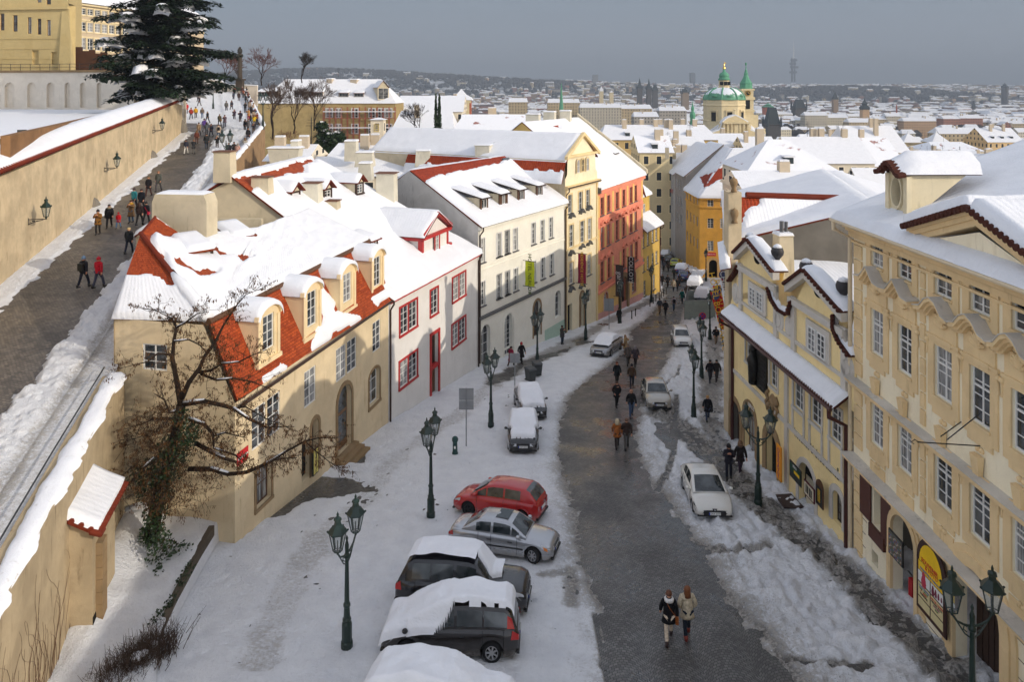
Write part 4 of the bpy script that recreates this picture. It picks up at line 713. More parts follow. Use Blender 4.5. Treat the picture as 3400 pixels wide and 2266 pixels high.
ar=(f7b.uz(*z2x(1065,1450))[0],f7b.uz(*z2x(1210,1450))[0],f7b.uz(*z2x(1065,1560))[1]-1.2,f7b.uz(*z2x(1100,1375))[1]);f7b.hole(*ar,1);b=MB();f7b.box(b,ar[0],ar[1],ar[2],ar[3],-.34,-.3);b.build('archway',DARK,h7);f7b.surround(h7,*ar,.4,plaster('ochre_stone',lin(196,160,110)),.06,'arch_surround',False,1)
f7 .wall('side_wall',OCH,h7,-34,EZ7,.3);f7b.wall('front_wall',OCH,h7,-34,EZ7,.3)
b=MB();z_=f7b.uz(*z2x(1000,460))[1];[(f.box(b,-.05,f.len,z_-.15,z_+.12,0,.2),f.box(b,-.05,f.len,EZ7-.35,EZ7,0,.3))for f in(f7,f7b)];b.build('cornice',OCH,h7)
rp=Vector((40,134,-10.2));roof(f7b.pt(-.4,EZ7,.4),f7b.pt(f7b.len,EZ7,.4),Vector((46,133,-10.2)),rp,REDTILE,h7,t=.25,du=.3,bare=[[z2x(*p)[1:]for p in((980,120),(1180,-160),(1500,-330),(1560,-150),(1190,10),(1040,110))]]);roof(f7 .pt(-.3,EZ7,.4),f7 .pt(f7 .len+.3,EZ7,.4),rp,Vector((39,140,-10.2)),REDTILE,h7,t=.25,du=.3,bare=[[z2x(*p)[1:]for p in((980,130),(1180,-170),(900,-60))]])
sgn=f7b.uz(*z2x(1105,1278));b=MB();f7b.box(b,sgn[0]-.8,sgn[0]+.8,sgn[1]-.3,sgn[1]+.3,0,.06);st=b.build('street_sign',flat('sign_red',lin(190,40,40)),h7);text_mesh('lettering','NERUDOVA',.26,f7b.pt(sgn[0],sgn[1],.07),f7b.d,(0,0,1),WTXT).parent=st
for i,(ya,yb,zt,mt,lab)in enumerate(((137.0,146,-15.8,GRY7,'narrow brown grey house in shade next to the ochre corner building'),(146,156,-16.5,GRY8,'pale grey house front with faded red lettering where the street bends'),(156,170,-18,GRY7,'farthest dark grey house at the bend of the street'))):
 h=thing('grey_house',lab,'house',(32.5,ya,-33),world=True);f=Facade((32.2-.01*i,yb),(32.2-.01*i,ya))
 for z in(zt-1.2,zt-4.4,zt-7.8):zrow(f,h,z,[.8+2.1*k for k in range(int((yb-ya-1)/2.1))],1.0,1.9)
 f.wall('street_wall',mt,h,-38,zt,.2);roof(f.pt(-.0,zt,.4),f.pt(f.len,zt,.4),f.pt(f.len,zt+6,-7),f.pt(0,zt+6,-7),REDTILE,h,t=.25,du=.5)
 b=MB();b.poly([f.pt(f.len,-38),f.pt(f.len,zt),f.pt(f.len,zt+6,-7),f.pt(f.len,-38,-7)]);b.build('end_wall',mt,h)
 if i==1:text_mesh('lettering','RESTAURANT',1.1,f.pt(f.len/2,zt-3.6,.06),f.d,(0,0,1),RTXT,h)
 px_chimney(h,'C',1330+i*60,1370+i*60,1020,1120,ya+6,1,CHIM,.9,.15)
b0=ATZ('G',258,832,-17.6);u_,z_=f3 .uz('G',258,832,.5)
for(f,t,lt,lb,w,lab,col,txt,tm,sz)in((f3,'G',(258,830),(265,1040),.95,'yellow green hotel banner hanging on the cream white hotel',lin(196,206,40),'HOTEL NERUDA',flat('green_lettering',lin(70,90,20),.6),.5),(f4,'G',(715,765),(715,1018),.9,'dark red vertical banner hanging on the narrow gabled house',lin(150,28,62),'RESIDENCE HOTEL',YTXT,.42),(f5,'G',(1040,865),(1045,1130),.95,'grey brown garden banner on the red palace portal',lin(78,66,62),'garden',WTXT,.85),(f5,'G',(1142,795),(1145,1000),.9,'dark banner with pale capitals on the red palace, farther of two',lin(60,50,48),'COLLOYS',WTXT,.75)):
 u,z=f.uz(t,*lt,.5);u2,z2=f.uz(t,*lb,.5);banner(lab,f.pt(u,z,.35),f.n,w,abs(z-z2),col,txt,tm,sz,None)
# ================================================ right row: yellow gabled tavern and the big cream house
fy=Facade((13.2,44.2),(14.2,30.95));fc=Facade((14.27,30.9),(14.97,6))
YEL=plaster('warm_yellow_plaster',lin(246,222,164),.06,.35,lin(170,140,90));GTR=plaster('grey_white_stucco',lin(206,200,190),.07,.5,lin(110,105,95))
hy=thing('yellow_tavern','yellow tavern with twin baroque gables, grey stucco trim and a painted inscription','house',(13.7,37.5,-20),world=True)
EZY=-13.25
def tw(f,h,t,lt,rb,**k):
 r=pxwin(f,t,lt,rb);f.hole(*r,k.get('arch',0));f.window(h,*r,k.get('cols',2),k.get('rows',4),k.get('rec',.08),arch=k.get('arch',0),frame=k.get('frame',WHITE))
 if k.get('sur',GTR):f.surround(h,*r,k.get('sm',.14),k.get('sur',GTR),.05,arch=k.get('arch',0),sill=not k.get('arch',0))
 return r
low=[tw(fy,hy,'L',(672,625),(770,1005)),tw(fy,hy,'L',(502,492),(597,858)),tw(fy,hy,'L',(355,368),(440,722)),tw(fy,hy,'L',(150,205),(215,520)),tw(fy,hy,'K',(2162,55),(2236,320))]
z_t=np.median([r[3]for r in low])
up_=tw(fy,hy,'H',(500,1385),(650,1700),cols=4,rows=4,sm=.2);up2=tw(fy,hy,'G',(2210,1045),(2325,1275),cols=4,rows=4,sm=.2)
ad2=pxwin(fy,'L',(400,1085),(540,1480));ad2[2]=-20.6;fy.hole(*ad2,1);fy.surround(hy,*ad2,.25,GTR,.05,'door_surround',False,1);b=MB();fy.box(b,*ad2,-.34,-.3);b.build('door',DARK,hy);b=MB();fy.box(b,ad2[0]+.15,ad2[1]-.15,ad2[2]+.6,ad2[2]+2.2,-.3,-.28);b.build('menu_panel',flat('menu_board_cream',lin(206,196,170)),hy)
tw(fy,hy,'L',(695,1352),(778,1730),arch=1,cols=3,rows=4,frame=DWOOD,sm=.28,rec=.2)
for lt,rb,z0 in(((2150,600),(2242,1050),-21.3),((2030,570),(2110,950),-21.6)):
 r=pxwin(fy,'K',lt,rb);r[2]=z0;fy.hole(*r,1);fy.window(hy,r[0],r[1],r[2],r[3],3,4,.25,frame=WOOD,arch=1,name='shop_window');fy.surround(hy,*r,.3,STONE,.05,'arch_surround',False,1)
r=pxwin(fy,'L',(120,835),(215,1250));r[2]=-21;fy.hole(*r,1);b=MB();fy.box(b,*r,-.34,-.3);b.build('door',DARK,hy);fy.surround(hy,*r,.45,STONE,.07,'arch_surround',False,1)
text_mesh('lettering','LEROS',.3,fy.pt(*fy.uz('K',2215,660),.06),fy.d,(0,0,1),WTXT,hy)
fy.wall('street_wall',YEL,hy,-24,EZY,.3)
OUT=[('G',2010,1262),('G',2040,1150),('G',2038,1010),('G',2090,940),('G',2122,870),('G',2100,760),('G',2220,640),('H',230,930),('H',165,960),('H',168,1060),('H',195,1160),('H',250,1250),('H',335,1300),('H',375,1180),('H',385,1060),('H',330,1030),('H',497,905),('H',835,1280),('H',745,1300),('H',745,1420),('H',790,1530),('H',885,1665),('H',895,1960)]
up=[fy.uz(*o)for o in OUT];zbot=EZY-.1;hol=[h for h in fy.holes if h[3]>EZY]
def poly_wall(f,outline,zb,holes,name,mat,parent,depth=.25):
 bm=bmesh.new();us=[p[0]for p in outline];vs=[bm.verts.new(f.pt(u,z))for u,z in outline]+[bm.verts.new(f.pt(outline[-1][0],zb)),bm.verts.new(f.pt(outline[0][0],zb))]
 bm.faces.new(vs);bmesh.ops.triangulate(bm,faces=bm.faces[:])
 ext=bmesh.ops.extrude_face_region(bm,geom=bm.faces[:]);bmesh.ops.translate(bm,vec=-f.n*depth,verts=[e for e in ext['geom']if isinstance(e,bmesh.types.BMVert)])
 me=bpy.data.meshes.new(name);bm.to_mesh(me);bm.free();me.materials.append(mat);o=bpy.data.objects.new(name,me);COL.objects.link(o);link(o,parent);return o
poly_wall(fy,up,zbot,hol,'gable_wall',YEL,hy)
fyo=Facade(fy.P[:2],(fy.P+fy.d)[:2]);fyo.P=fy.P+fy.n*.16
for r in(up_,up2):
 b=MB();fy.box(b,r[0]-.3,r[1]+.3,r[2]-.12,r[3]+.25,0,.1);b.build('window_surround',GTR,hy);fyo.window(hy,r[0],(r[0]+r[1])/2-.08,r[2],r[3],2,4,.0);fyo.window(hy,(r[0]+r[1])/2+.08,r[1],r[2],r[3],2,4,.0)
b=MB()
for i in(0,1):
 lo=up[5]if i==0 else up[15];pk=up[6]if i==0 else up[16];ro=up[7]if i==0 else up[17]
 for a,c in((lo,pk),(pk,ro)):
  A_,B_=fy.pt(*a),fy.pt(*c);dn=Vector((0,0,-.38));b.hexa([A_,B_,B_+dn,A_+dn],[q+fy.n*.35 for q in(A_,B_,B_+dn,A_+dn)])
 fy.box(b,lo[0]+.1,ro[0]-.1,min(lo[1],ro[1])-.85,min(lo[1],ro[1])-.55,0,.25)
 for u in(lo[0]+.2,ro[0]-.5):fy.box(b,u,u+.4,EZY+.4,min(lo[1],ro[1])-.5,0,.12)
for u in(up[1][0],up[9][0]+.5,up[20][0]-.3):
 for k in(0,):
  zc_=-11.4;[b.lathe([(.02,0),(.62-.16*j,0),(.62-.16*j,.06+.05*j),(.02,.06+.05*j)],(0,0,0),14)for j in()]
for z in(EZY+1.0,EZY+.3):fy.box(b,.2,fy.len-.1,z,z+.16,0,.1)
for u in np.linspace(.3,fy.len-.4,9):fy.box(b,u,u+.22,EZY-2.6,EZY-.2,0,.07)if 0 else None
zz=low[0][2]-1.45;fy.box(b,0,low[0][1]+.35 if 0 else fy.len,zz,zz+.22,0,.08)
for r in low[:3]:fy.box(b,r[0]-.14,r[0],zz+.2,r[2],0,.06);fy.box(b,r[1],r[1]+.14,zz+.2,r[2],0,.06)
fy.box(b,low[2][0]-.9,low[2][0]-.55,-21.5,EZY-.1,0,.09);b.build('stucco_trim',GTR,hy)
def oval(f,u,z,ru,rz_,mat,parent,name='stucco_oval'):
 m=MB()
 for k,(s,o0,o1)in enumerate(((1,0,.07),(.62,.07,.12))):
  n=16;A_=[f.pt(u+ru*s*math.cos(2*math.pi*i/n),z+rz_*s*math.sin(2*math.pi*i/n),o0)for i in range(n)];B_=[f.pt(u+ru*s*.9*math.cos(2*math.pi*i/n),z+rz_*s*.9*math.sin(2*math.pi*i/n),o1)for i in range(n)];m.hexa(A_,B_)
 return m.build(name,mat,parent)
for t_,x,y in(('H',230,1340),('H',325,1410),('G',2075,1110),('L',822,320)):u,z=fy.uz(t_,x,y);oval(fy,u,z,.55,.62,GTR,hy)
for x,y in((570,1070),(40,790)):u,z=fy.uz('H',x,y);oval(fy,u,z,.42,.42,DARK,hy,'oculus')
def cap(f,h,a,c,w=.75,t=.26,o=.42,mat=OLDTILE,nt=12):
 A_,B_=f.pt(*a,o),f.pt(*c,o);C_,D_=f.pt(*c,o-w),f.pt(*a,o-w);m=MB();m.hexa([A_,B_,C_,D_],[q+Vector((0,0,.06))for q in(A_,B_,C_,D_)])
 for i in range(nt):p=A_.lerp(B_,(i+.5)/nt);m.ball(p+Vector((0,0,.03)),.1,6)
 q=m.build('tile_coping',mat,h);gsn(q,A_-f.n*.12,B_-f.n*.12,C_,D_,t);return q
for a,c in((5,6),(6,7),(15,16),(16,17)):cap(fy,hy,up[a],up[c],.9)
for a,c in((2,3),(3,4),(9,10),(10,11),(11,12),(12,13),(18,19),(19,20),(20,21)):cap(fy,hy,up[a],up[c],.55,.2,.3,OLDTILE,4)
roof(fy.pt(0,EZY,.75),fy.pt(fy.len-.05,EZY,.75),fy.pt(fy.len-.05,EZY+.55,.0),fy.pt(0,EZY+.55,.0),OLDTILE,hy,name='pent_roof',t=.14,du=.12,edge=.12)
b=MB();[b.ball(fy.pt(u,EZY-.02,.76),.09,6)for u in np.arange(.1,fy.len,.2)];b.build('eave_tiles',OLDTILE,hy);gutter(fy,hy,EZY-.12,0,fy.len-.1,COPPERP,.85,fy.len-.25,-20.2,r=.1);gutter(fy,hy,EZY-.12,0,.6,COPPERP,.85,.12,-21.4,r=.09)
for t_,x,y in(('H',180,750),('H',428,880),('H',748,1050),('G',2170,640)):
 u,z=fy.uz(t_,x,y);m=MB();m.lathe([(.2,-.75),(.2,-.6),(.09,-.5),(.14,-.34),(.3,-.15),(.33,.02),(.28,.2),(.12,.31),(.02,.33)],fy.pt(u,z,-.2),12);k=m.build('ball_finial',GREYST if t_=='G' else flat('dark_finial',lin(52,50,52)),hy,True);s=MB();s.lathe([(.24,.22),(.2,.33),(.08,.4),(.01,.41)],fy.pt(u,z,-.2),10);s.build('snow_cap',SNOW,None,True).parent=k
roof(Vector((14.1,33.5,-12.1)),Vector((30,31.5,-12.1)),Vector((30,44.5,-10.4)),Vector((13.6,45.5,-10.4)),PANTILE,hy,t=.18,snow=SNOWR,du=.25);
b=MB();b.quad((14.3,31.0,-24),(14.3,31.0,-12.3),(30,31,-12.3),(30,31,-24));b.quad((13.2,44.2,-24),(30,45,-24),(30,45,-10.6),(13.2,44.2,-10.6));b.build('end_wall',GREYST,hy)  # second face: unseen far closure added to stop sun leaking onto the pavement
px_chimney(hy,'H',205,375,610,1230,40.5,1.0,CHIM,.82,.14,.1);b=MB();p=AT('H',265,600,41);b.tube([p+Vector((-.1,0,-.3)),p+Vector((-.1,0,.75))],.12,8);b.tube([p+Vector((.18,.1,-.3)),p+Vector((.18,.1,.7))],.1,8);b.build('flue_pipe',LEAD,hy)
tl=fy.uz('L',365,890);tr_=fy.uz('L',750,1250);um=(tl[0]+tr_[0])/2;zm=(tl[1]+tr_[1])/2
tx=text_mesh('inscription','hostinec U dvou slunc\u016f',.62,fy.pt(um,zm,.02),fy.d,(0,0,1),BTXT,hy);
wid=max((v.co-fy.P).dot(fy.d)for v in tx.data.vertices)-min((v.co-fy.P).dot(fy.d)for v in tx.data.vertices);
for v in tx.data.vertices:k=(v.co-fy.P).dot(fy.d)-um;v.co=v.co+fy.d*(k*((tr_[0]-tl[0])/wid-1))
BRZ=flat('dark_bronze',lin(48,46,42),.45,.5,.6,var=.4,scale=6)
r=pxwin(fy,'L',(5,80),(130,560));rm=thing('memorial_relief','dark bronze memorial relief of a standing figure beside an inscribed tablet on the yellow tavern','relief',fy.pt(r[0],r[2]),world=True)
b=MB();fy.box(b,r[0],r[1],r[2],r[3],.0,.12);b.build('slab',BRZ,rm);b=MB();c_=r[0]+(r[1]-r[0])*.28;h_=r[3]-r[2];b.ball(fy.pt(c_,r[3]-.3,.25),.2,10);b.tube([fy.pt(c_,r[3]-.4,.2),fy.pt(c_,r[3]-.9,.26),fy.pt(c_+.05,r[2]+h_*.5,.25),fy.pt(c_-.08,r[2]+.1,.2)],[.12,.34,.3,.26],10);b.tube([fy.pt(c_-.2,r[3]-.75,.2),fy.pt(c_-.35,r[3]-.5,.28),fy.pt(c_-.1,r[3]-.1,.3)],[.1,.09,.06],8);b.build('figure',BRZ,rm,True)
b=MB();[fy.box(b,c_+.5,r[1]-.1,r[3]-.5-.22*i,r[3]-.42-.22*i,.12,.15)for i in range(9)];b.build('tablet_lines',BRZ,rm)
u,z=fy.uz('L',175,670);hs=thing('house_sign','weathered stone cartouche house sign above the arched tavern shop door','house sign',fy.pt(u,z-.7),world=True);oval(fy,u,z,.5,.75,STONE,hs,'cartouche');b=MB();[b.lathe([(.01,.03),(.19,.03),(.15,.1),(.01,.12)],(0,0,0),12)for i in()];[b.ball(fy.pt(u+s*.2,z+.1,.12),.17,10)for s in(-1,1)];[b.tube([fy.pt(u-.5,z-.3+.6*i,.06),fy.pt(u-.7,z+.1+.4*i,.08),fy.pt(u-.45,z+.35+.4*i,.08)],.09,6)for i in(0,1)];[b.tube([fy.pt(u+.5,z-.3+.6*i,.06),fy.pt(u+.7,z+.1+.4*i,.08),fy.pt(u+.45,z+.35+.4*i,.08)],.09,6)for i in(0,1)];b.build('scrollwork',STONE,hs,True)
CR=plaster('pale_cream_stucco',lin(248,236,206),.05,.45,lin(170,140,90));TAN=plaster('tan_stucco',lin(234,206,158),.07,.4,lin(140,105,60));LEDGE=plaster('sooty_ledge',lin(206,200,190),.15,.5,(.12,.12,.12))
hc=thing('cream_stucco_house','large cream and tan stucco house on the right with shell pediments and white windows','house',(14.6,20,-19),world=True);EZC=-5.35
def sp(t,a,b_):return fc.uz(t,*a),fc.uz(t,*b_)
colsB=[pxwin(fc,'L',(1030,-212),(1140,250)),pxwin(fc,'L',(1262,-75),(1388,420)),pxwin(fc,'L',(1580,105),(1738,660)),pxwin(fc,'L',(1888,285),(2070,895)),pxwin(fc,'L',(2252,490),(2440,1120))]
UC=[(r[0],r[1])for r in colsB];step=UC[4][0]-UC[3][0];UC+=[(UC[4][0]+step,UC[4][1]+step),(UC[4][0]+2.6*step,UC[4][1]+2.6*step),(UC[4][0]+3.6*step,UC[4][1]+3.6*step)];UC=[u for u in UC if u[1]<fc.len-.4]
zA=[pxwin(fc,'H',(1040,625),(1155,910)),pxwin(fc,'H',(1597,845),(1755,1190))];zB=[np.mean([r[2]for r in colsB]),np.mean([r[3]for r in colsB])];cC=[pxwin(fc,'L',(1018,570),(1128,1045)),pxwin(fc,'L',(1248,755),(1375,1278))]
ZR=[(np.mean([r[2]for r in zA]),np.mean([r[3]for r in zA])),tuple(zB),(np.mean([r[2]for r in cC]),np.mean([r[3]for r in cC]))]
SW=.34
for k,(u0,u1)in enumerate(UC):
 m=(u0+u1)/2;hw=(u1-u0)/2
 for j,(z0,z1)in enumerate(ZR):
  fc.hole(u0,u1,z0,z1);fc.window(hc,u0,u1,z0,z1,2,4 if j else 4,.07,transom=.66 if j else None,fw=.065)
  b=MB();e=[.28,.25,.3][j]
  fc.box(b,u0-SW,u0,z0-.1,z1+e,-.01,.055);fc.box(b,u1,u1+SW,z0-.1,z1+e,-.01,.055);fc.box(b,u0,u1,z1,z1+e,-.01,.055);fc.box(b,u0-SW,u1+SW,z0-.42,z0-.1,-.01,.05);fc.box(b,m-hw-.1,m+hw+.1,z0-.62,z0-.42,-.01,.05)
  fc.box(b,u0-SW-.05,u0-.02,z1+e-.06,z1+e+.04,0,.1);fc.box(b,u0-.02,u1+.02,z1+e*.6,z1+e+.06,.05,.11);fc.box(b,u1+.02,u1+SW+.05,z1+e-.06,z1+e+.04,0,.1);fc.box(b,u0-.04,u1+.04,z0-.07,z0,.0,.1)
  for s in(-1,1):b.ball(fc.pt(m+s*(hw+SW+.02),z1+e-.2,.05),.1,8);b.tube([fc.pt(m+s*(hw+SW),z1+e-.25,.06),fc.pt(m+s*(hw+SW+.04),z1+e-.7,.04)],.045,6)
  [b.ball(fc.pt(m+s*.09,z0-.75,.03),.09,8)for s in(-1,1)]
  if j==2:
   b.hexa([fc.pt(m-.12,z1+.02,.04),fc.pt(m+.12,z1+.02,.04),fc.pt(m+.22,z1+.95,.04),fc.pt(m-.22,z1+.95,.04)],[fc.pt(m-.1,z1+.02,.14),fc.pt(m+.1,z1+.02,.14),fc.pt(m+.2,z1+.95,.24),fc.pt(m-.2,z1+.95,.24)])
   fc.box(b,m-.55,m+.55,z0-1.35,z0-.72,-.01,.035)
  if j==0 and k>=2:b.hexa([fc.pt(m-.08,z1+.3,.04),fc.pt(m+.08,z1+.3,.04),fc.pt(m+.2,z1+.85,.04),fc.pt(m-.2,z1+.85,.04)],[fc.pt(m-.06,z1+.3,.12),fc.pt(m+.06,z1+.3,.12),fc.pt(m+.18,z1+.85,.22),fc.pt(m-.18,z1+.85,.22)])
  if j==1:fc.box(b,u0-.25,u1+.25,z1+.25,z1+1.05,-.01,.07)
  b.build('window_surround',TAN,hc)
  if j==1:
   zt=z1+1.05;b=MB();W_=hw+SW+.14
   pr_=[(-W_,0),(-W_*.55,.05),(0,.55),(W_*.55,.05),(W_,0)]if k<2 else[(-W_,0),(-W_*.62,.08),(-W_*.3,.4),(0,.52),(W_*.3,.4),(W_*.62,.08),(W_,0)]
   for(a0,a1),(c0,c1)in zip(pr_[:-1],pr_[1:]):
    for th,o,dz in((.13,.5,.0),(.12,.36,-.12),(.1,.24,-.22)):b.hexa([fc.pt(m+a0,zt+a1+dz,0),fc.pt(m+c0,zt+c1+dz,0),fc.pt(m+c0,zt+c1+dz+th,0),fc.pt(m+a0,zt+a1+dz+th,0)],[fc.pt(m+a0,zt+a1+dz,o),fc.pt(m+c0,zt+c1+dz,o),fc.pt(m+c0,zt+c1+dz+th,o),fc.pt(m+a0,zt+a1+dz+th,o)])
   hd=b.build('window_pediment',TAN,hc);b=MB()
   for(a0,a1),(c0,c1)in zip(pr_[:-1],pr_[1:]):b.hexa([fc.pt(m+a0,zt+a1+.13,0),fc.pt(m+c0,zt+c1+.13,0),fc.pt(m+c0,zt+c1+.16,0),fc.pt(m+a0,zt+a1+.16,0)],[fc.pt(m+a0*1.03,zt+a1+.13,.54),fc.pt(m+c0*1.03,zt+c1+.13,.54),fc.pt(m+c0*1.03,zt+c1+.16,.54),fc.pt(m+a0*1.03,zt+a1+.16,.54)])
   b.build('pediment_cover',LEDGE).parent=hd;b=MB()
   for i in range(7):a=math.pi*(.1+.8*i/6);b.tube([fc.pt(m,zt-.4,.1),fc.pt(m-.3*math.cos(a),zt-.38+.42*math.sin(a),.16),fc.pt(m-.34*math.cos(a),zt-.4+.48*math.sin(a),.1)],[.03,.07,.03],6)
   b.build('shell_ornament',TAN).parent=hd
gwn=pxwin(fc,'L',(1048,1335),(1120,1760));fc.hole(*gwn);fc.window(hc,*gwn,1,3,.28,fw=.09);b=MB();fc.box(b,gwn[0]-.95,gwn[0]-.12,gwn[2],gwn[3],.03,.09);fc.box(b,gwn[1]+.05,gwn[1]+.75,gwn[2]-.2,gwn[3],.03,.09);fc.box(b,gwn[0]-.2,gwn[1]+.3,gwn[2]-.55,gwn[2]-.02,.0,.12);b.build('shutter',flat('brown_shutter',lin(86,50,40),.6),hc)
sa=pxwin(fc,'P',(1215,95),(1420,640));sa[2]=-20.3;sa[3]=fc.uz('P',1260,85)[1];fc.hole(*sa,1)
ga=[fc.uz('P',1760,700)[0],fc.uz('P',2170,1100)[0],-21,fc.uz('P',1900,560)[1]];fc.hole(*ga,1)
cwn=pxwin(fc,'P',(1032,410),(1085,590));fc.hole(*cwn);b=MB();fc.box(b,*cwn,-.3,-.26);b.build('cellar_window',DARK,hc)
fc.wall('street_wall',CR,hc,-24,EZC,.38)
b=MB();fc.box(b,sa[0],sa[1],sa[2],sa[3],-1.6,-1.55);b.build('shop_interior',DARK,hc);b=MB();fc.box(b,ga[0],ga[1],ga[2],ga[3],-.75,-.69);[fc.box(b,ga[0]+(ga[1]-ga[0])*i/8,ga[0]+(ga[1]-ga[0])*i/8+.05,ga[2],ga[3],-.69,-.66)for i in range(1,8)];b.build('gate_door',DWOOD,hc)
for q,ww_ in((sa,.22),(ga,.4)):fc.surround(hc,*q,ww_,TAN,.12,'arch_surround',False,1);fc.surround(hc,q[0]-ww_,q[1]+ww_,q[2],q[3]+ww_,ww_*.6,TAN,.07,'arch_surround',False,1)
text_mesh('lettering','Kop',.6,fc.pt((sa[0]+sa[1])/2+.25,sa[3]-.75,-.4),fc.d,(0,0,1),RTXT,hc)
b=MB()
for z,o,t_ in((EZC-.02,.55,.14),(EZC-.16,.45,.14),(EZC-.3,.32,.14),(EZC-.5,.18,.2),(EZC-.85,.1,.1)):fc.box(b,-.1,fc.len,z-t_,z,0,o)
b.build('main_cornice',TAN,hc)
b=MB();zs1=ZR[1][0]-1.55;zs2=fc.uz('L',960,1140)[1]
for zq,o in((zs2,.5),(zs1,.4)):fc.box(b,0,fc.len,zq-.12,zq,0,o);fc.box(b,0,fc.len,zq-.3,zq-.12,0,o*.6)
b.build('string_course',TAN,hc);b=MB();[fc.box(b,-.05,fc.len,zq,zq+.04,-.02,o+.04)for zq,o in((zs2,.5),(zs1,.4))];lc=b.build('ledge_cover',LEDGE,hc)
b=MB()
for u0,u1 in((.12,.75),(UC[1][1]+.52,UC[2][0]-.52)):
 z=EZC-.98
 while z>-20:
  if min(abs(z-.3-zs1),abs(z-.3-zs2))>.3:fc.box(b,u0,u1,z-.56,z-.03,-.01,.06)
  z-=.6
b.build('quoins',TAN,hc)
b=MB();z=zs2-.65
while z>-20:
 us_=[.05]+sorted(q for h in fc.holes if h[2]-.4<z<h[3]+.5 for q in(h[0]-.5,h[1]+.5))+[fc.len]
 for k_ in range(0,len(us_)-1,2):fc.box(b,us_[k_],us_[k_+1],z-.014,z+.014,-.01,.004)if us_[k_+1]>us_[k_]+.1 else None
 z-=.55
b.build('rustication_grooves',flat('groove_shade_paint',lin(96,80,58)),hc)  # thin dark strips: the shade of cut grooves is put into their colour
E0,E1=fc.pt(-.35,EZC+.05,.72),fc.pt(fc.len,EZC+.05,.72);K0,K1=fc.pt(-.35,EZC+3.3,-8),fc.pt(fc.len,EZC+3.3,-8)
roof(E0,E1,K1,K0,OLDTILE,hc,t=.26,du=.2,edge=.3,over=.12,lump=.12)
b=MB();b.poly([fc.pt(0,-24),fc.pt(0,EZC),fc.pt(0,EZC+3.0,-8),fc.pt(0,-24,-12)]);b.quad((28,5,-24),(28,31,-24),(28,31,-4),(28,5,-4));b.quad((15,5.5,-24),(28,5.5,-24),(28,5.5,0),(15,5.5,-5));b.build('end_wall',GREYST,hc)  # second and third faces: unseen back and side closures added to block sun
gutter(fc,hc,EZC-.05,-.4,fc.len,flat('cream_gutter',lin(214,196,164),.5),.8,-.12,-19.6,r=.09)
def on(o,*p):return fc.uz(*p,o)
fp=Facade(fc.P[:2],(fc.P+fc.d)[:2]);fp.P=fc.P+fc.n*.6;pl,pk=fp.uz('H',1330,530),fp.uz('H',1880,365);hwid=pk[0]-pl[0];pr2=(pk[0]+hwid,pl[1])
b=MB();b.poly([fc.pt(pl[0]+.5,pl[1]-.4,.3),fc.pt(pr2[0]-.5,pl[1]-.4,.3),fc.pt(pk[0],pk[1]-.75,.3)]);b.build('pediment_wall',CR,hc);b=MB()
for s in(-1,1):
 A_,B_=(pk[0]+s*hwid,pl[1]-.02),(pk[0],pk[1]-.05)
 for o,dz,th in((.6,-.14,.14),(.5,-.3,.16),(.42,-.5,.2)):b.hexa([fc.pt(A_[0],A_[1]+dz,-.4),fc.pt(B_[0],B_[1]+dz,-.4),fc.pt(B_[0],B_[1]+dz+th,-.4),fc.pt(A_[0],A_[1]+dz+th,-.4)],[fc.pt(A_[0],A_[1]+dz,o),fc.pt(B_[0],B_[1]+dz,o),fc.pt(B_[0],B_[1]+dz+th,o),fc.pt(A_[0],A_[1]+dz+th,o)])
fc.box(b,pl[0],pr2[0],pl[1]-.62,pl[1]-.42,-.3,.62);b.build('pediment_cornice',TAN,hc);b=MB();fc.box(b,pl[0],pr2[0],pl[1]-.42,pl[1]-.37,.3,.68);b.build('ledge_cover',LEDGE,hc)
for s in(-1,1):
 A_,D_=fc.pt(pk[0]+s*hwid*1.03,pl[1],.72),fc.pt(pk[0],pk[1]+.02,.72);B_,C_=fc.pt(pk[0]+s*hwid*1.03,pl[1],-2.2),fc.pt(pk[0],pk[1]+.02,-4.6);
 roof(A_,B_,C_,D_,OLDTILE,hc,name='pediment_roof',t=.42,du=.14,edge=.3,lump=.15);b=MB();nn=17
 for i in range(nn):p=A_.lerp(D_,(i+.5)/nn);b.tube([p+fc.n*.06-Vector((0,0,.02)),p-fc.n*.25+Vector((0,0,.02))],.11,8)
 b.build('edge_tiles',OLDTILE,hc)
fd=Facade(fc.P[:2],(fc.P+fc.d)[:2]);fd.P=fc.P-fc.n*.5;fd.n=fc.n;dl,dr_=fd.uz('H',1185,250),fd.uz('H',1340,260);dc=(dl[0]+dr_[0])/2;_,dzb=fd.uz('H',1250,400);_,dzt=fd.uz('H',1190,10);zc_=(fd.uz('H',1270,105)[1]+fd.uz('H',1270,355)[1])/2;rr=(fd.uz('H',1270,105)[1]-fd.uz('H',1270,355)[1])/2
hw_=rr*1.15;b=MB();n=20
ring=lambda k,o:[fd.pt(dc+rr*.62*k*math.cos(2*math.pi*i/n),zc_+rr*k*math.sin(2*math.pi*i/n),o)for i in range(n)]
sq=[fd.pt(dc+max(-hw_,min(hw_,1.6*hw_*math.cos(2*math.pi*i/n))),max(dzb-.2,min(zc_+rr*1.35,zc_+rr*1.9*math.sin(2*math.pi*i/n))))for i in range(n)];R0,R1,R2,R3=ring(1,0),ring(1,-.5),ring(1.18,.1),ring(1,.1)
for i in range(n):j=(i+1)%n;b.quad(R0[i],R0[j],sq[j],sq[i]);b.quad(R0[j],R0[i],R1[i],R1[j]);b.quad(R3[i],R3[j],R2[j],R2[i]);b.quad(R2[i],R2[j],ring(1.18,0)[j],ring(1.18,0)[i]);b.quad(R0[i],R0[j],R3[j],R3[i])
Ld=2.3
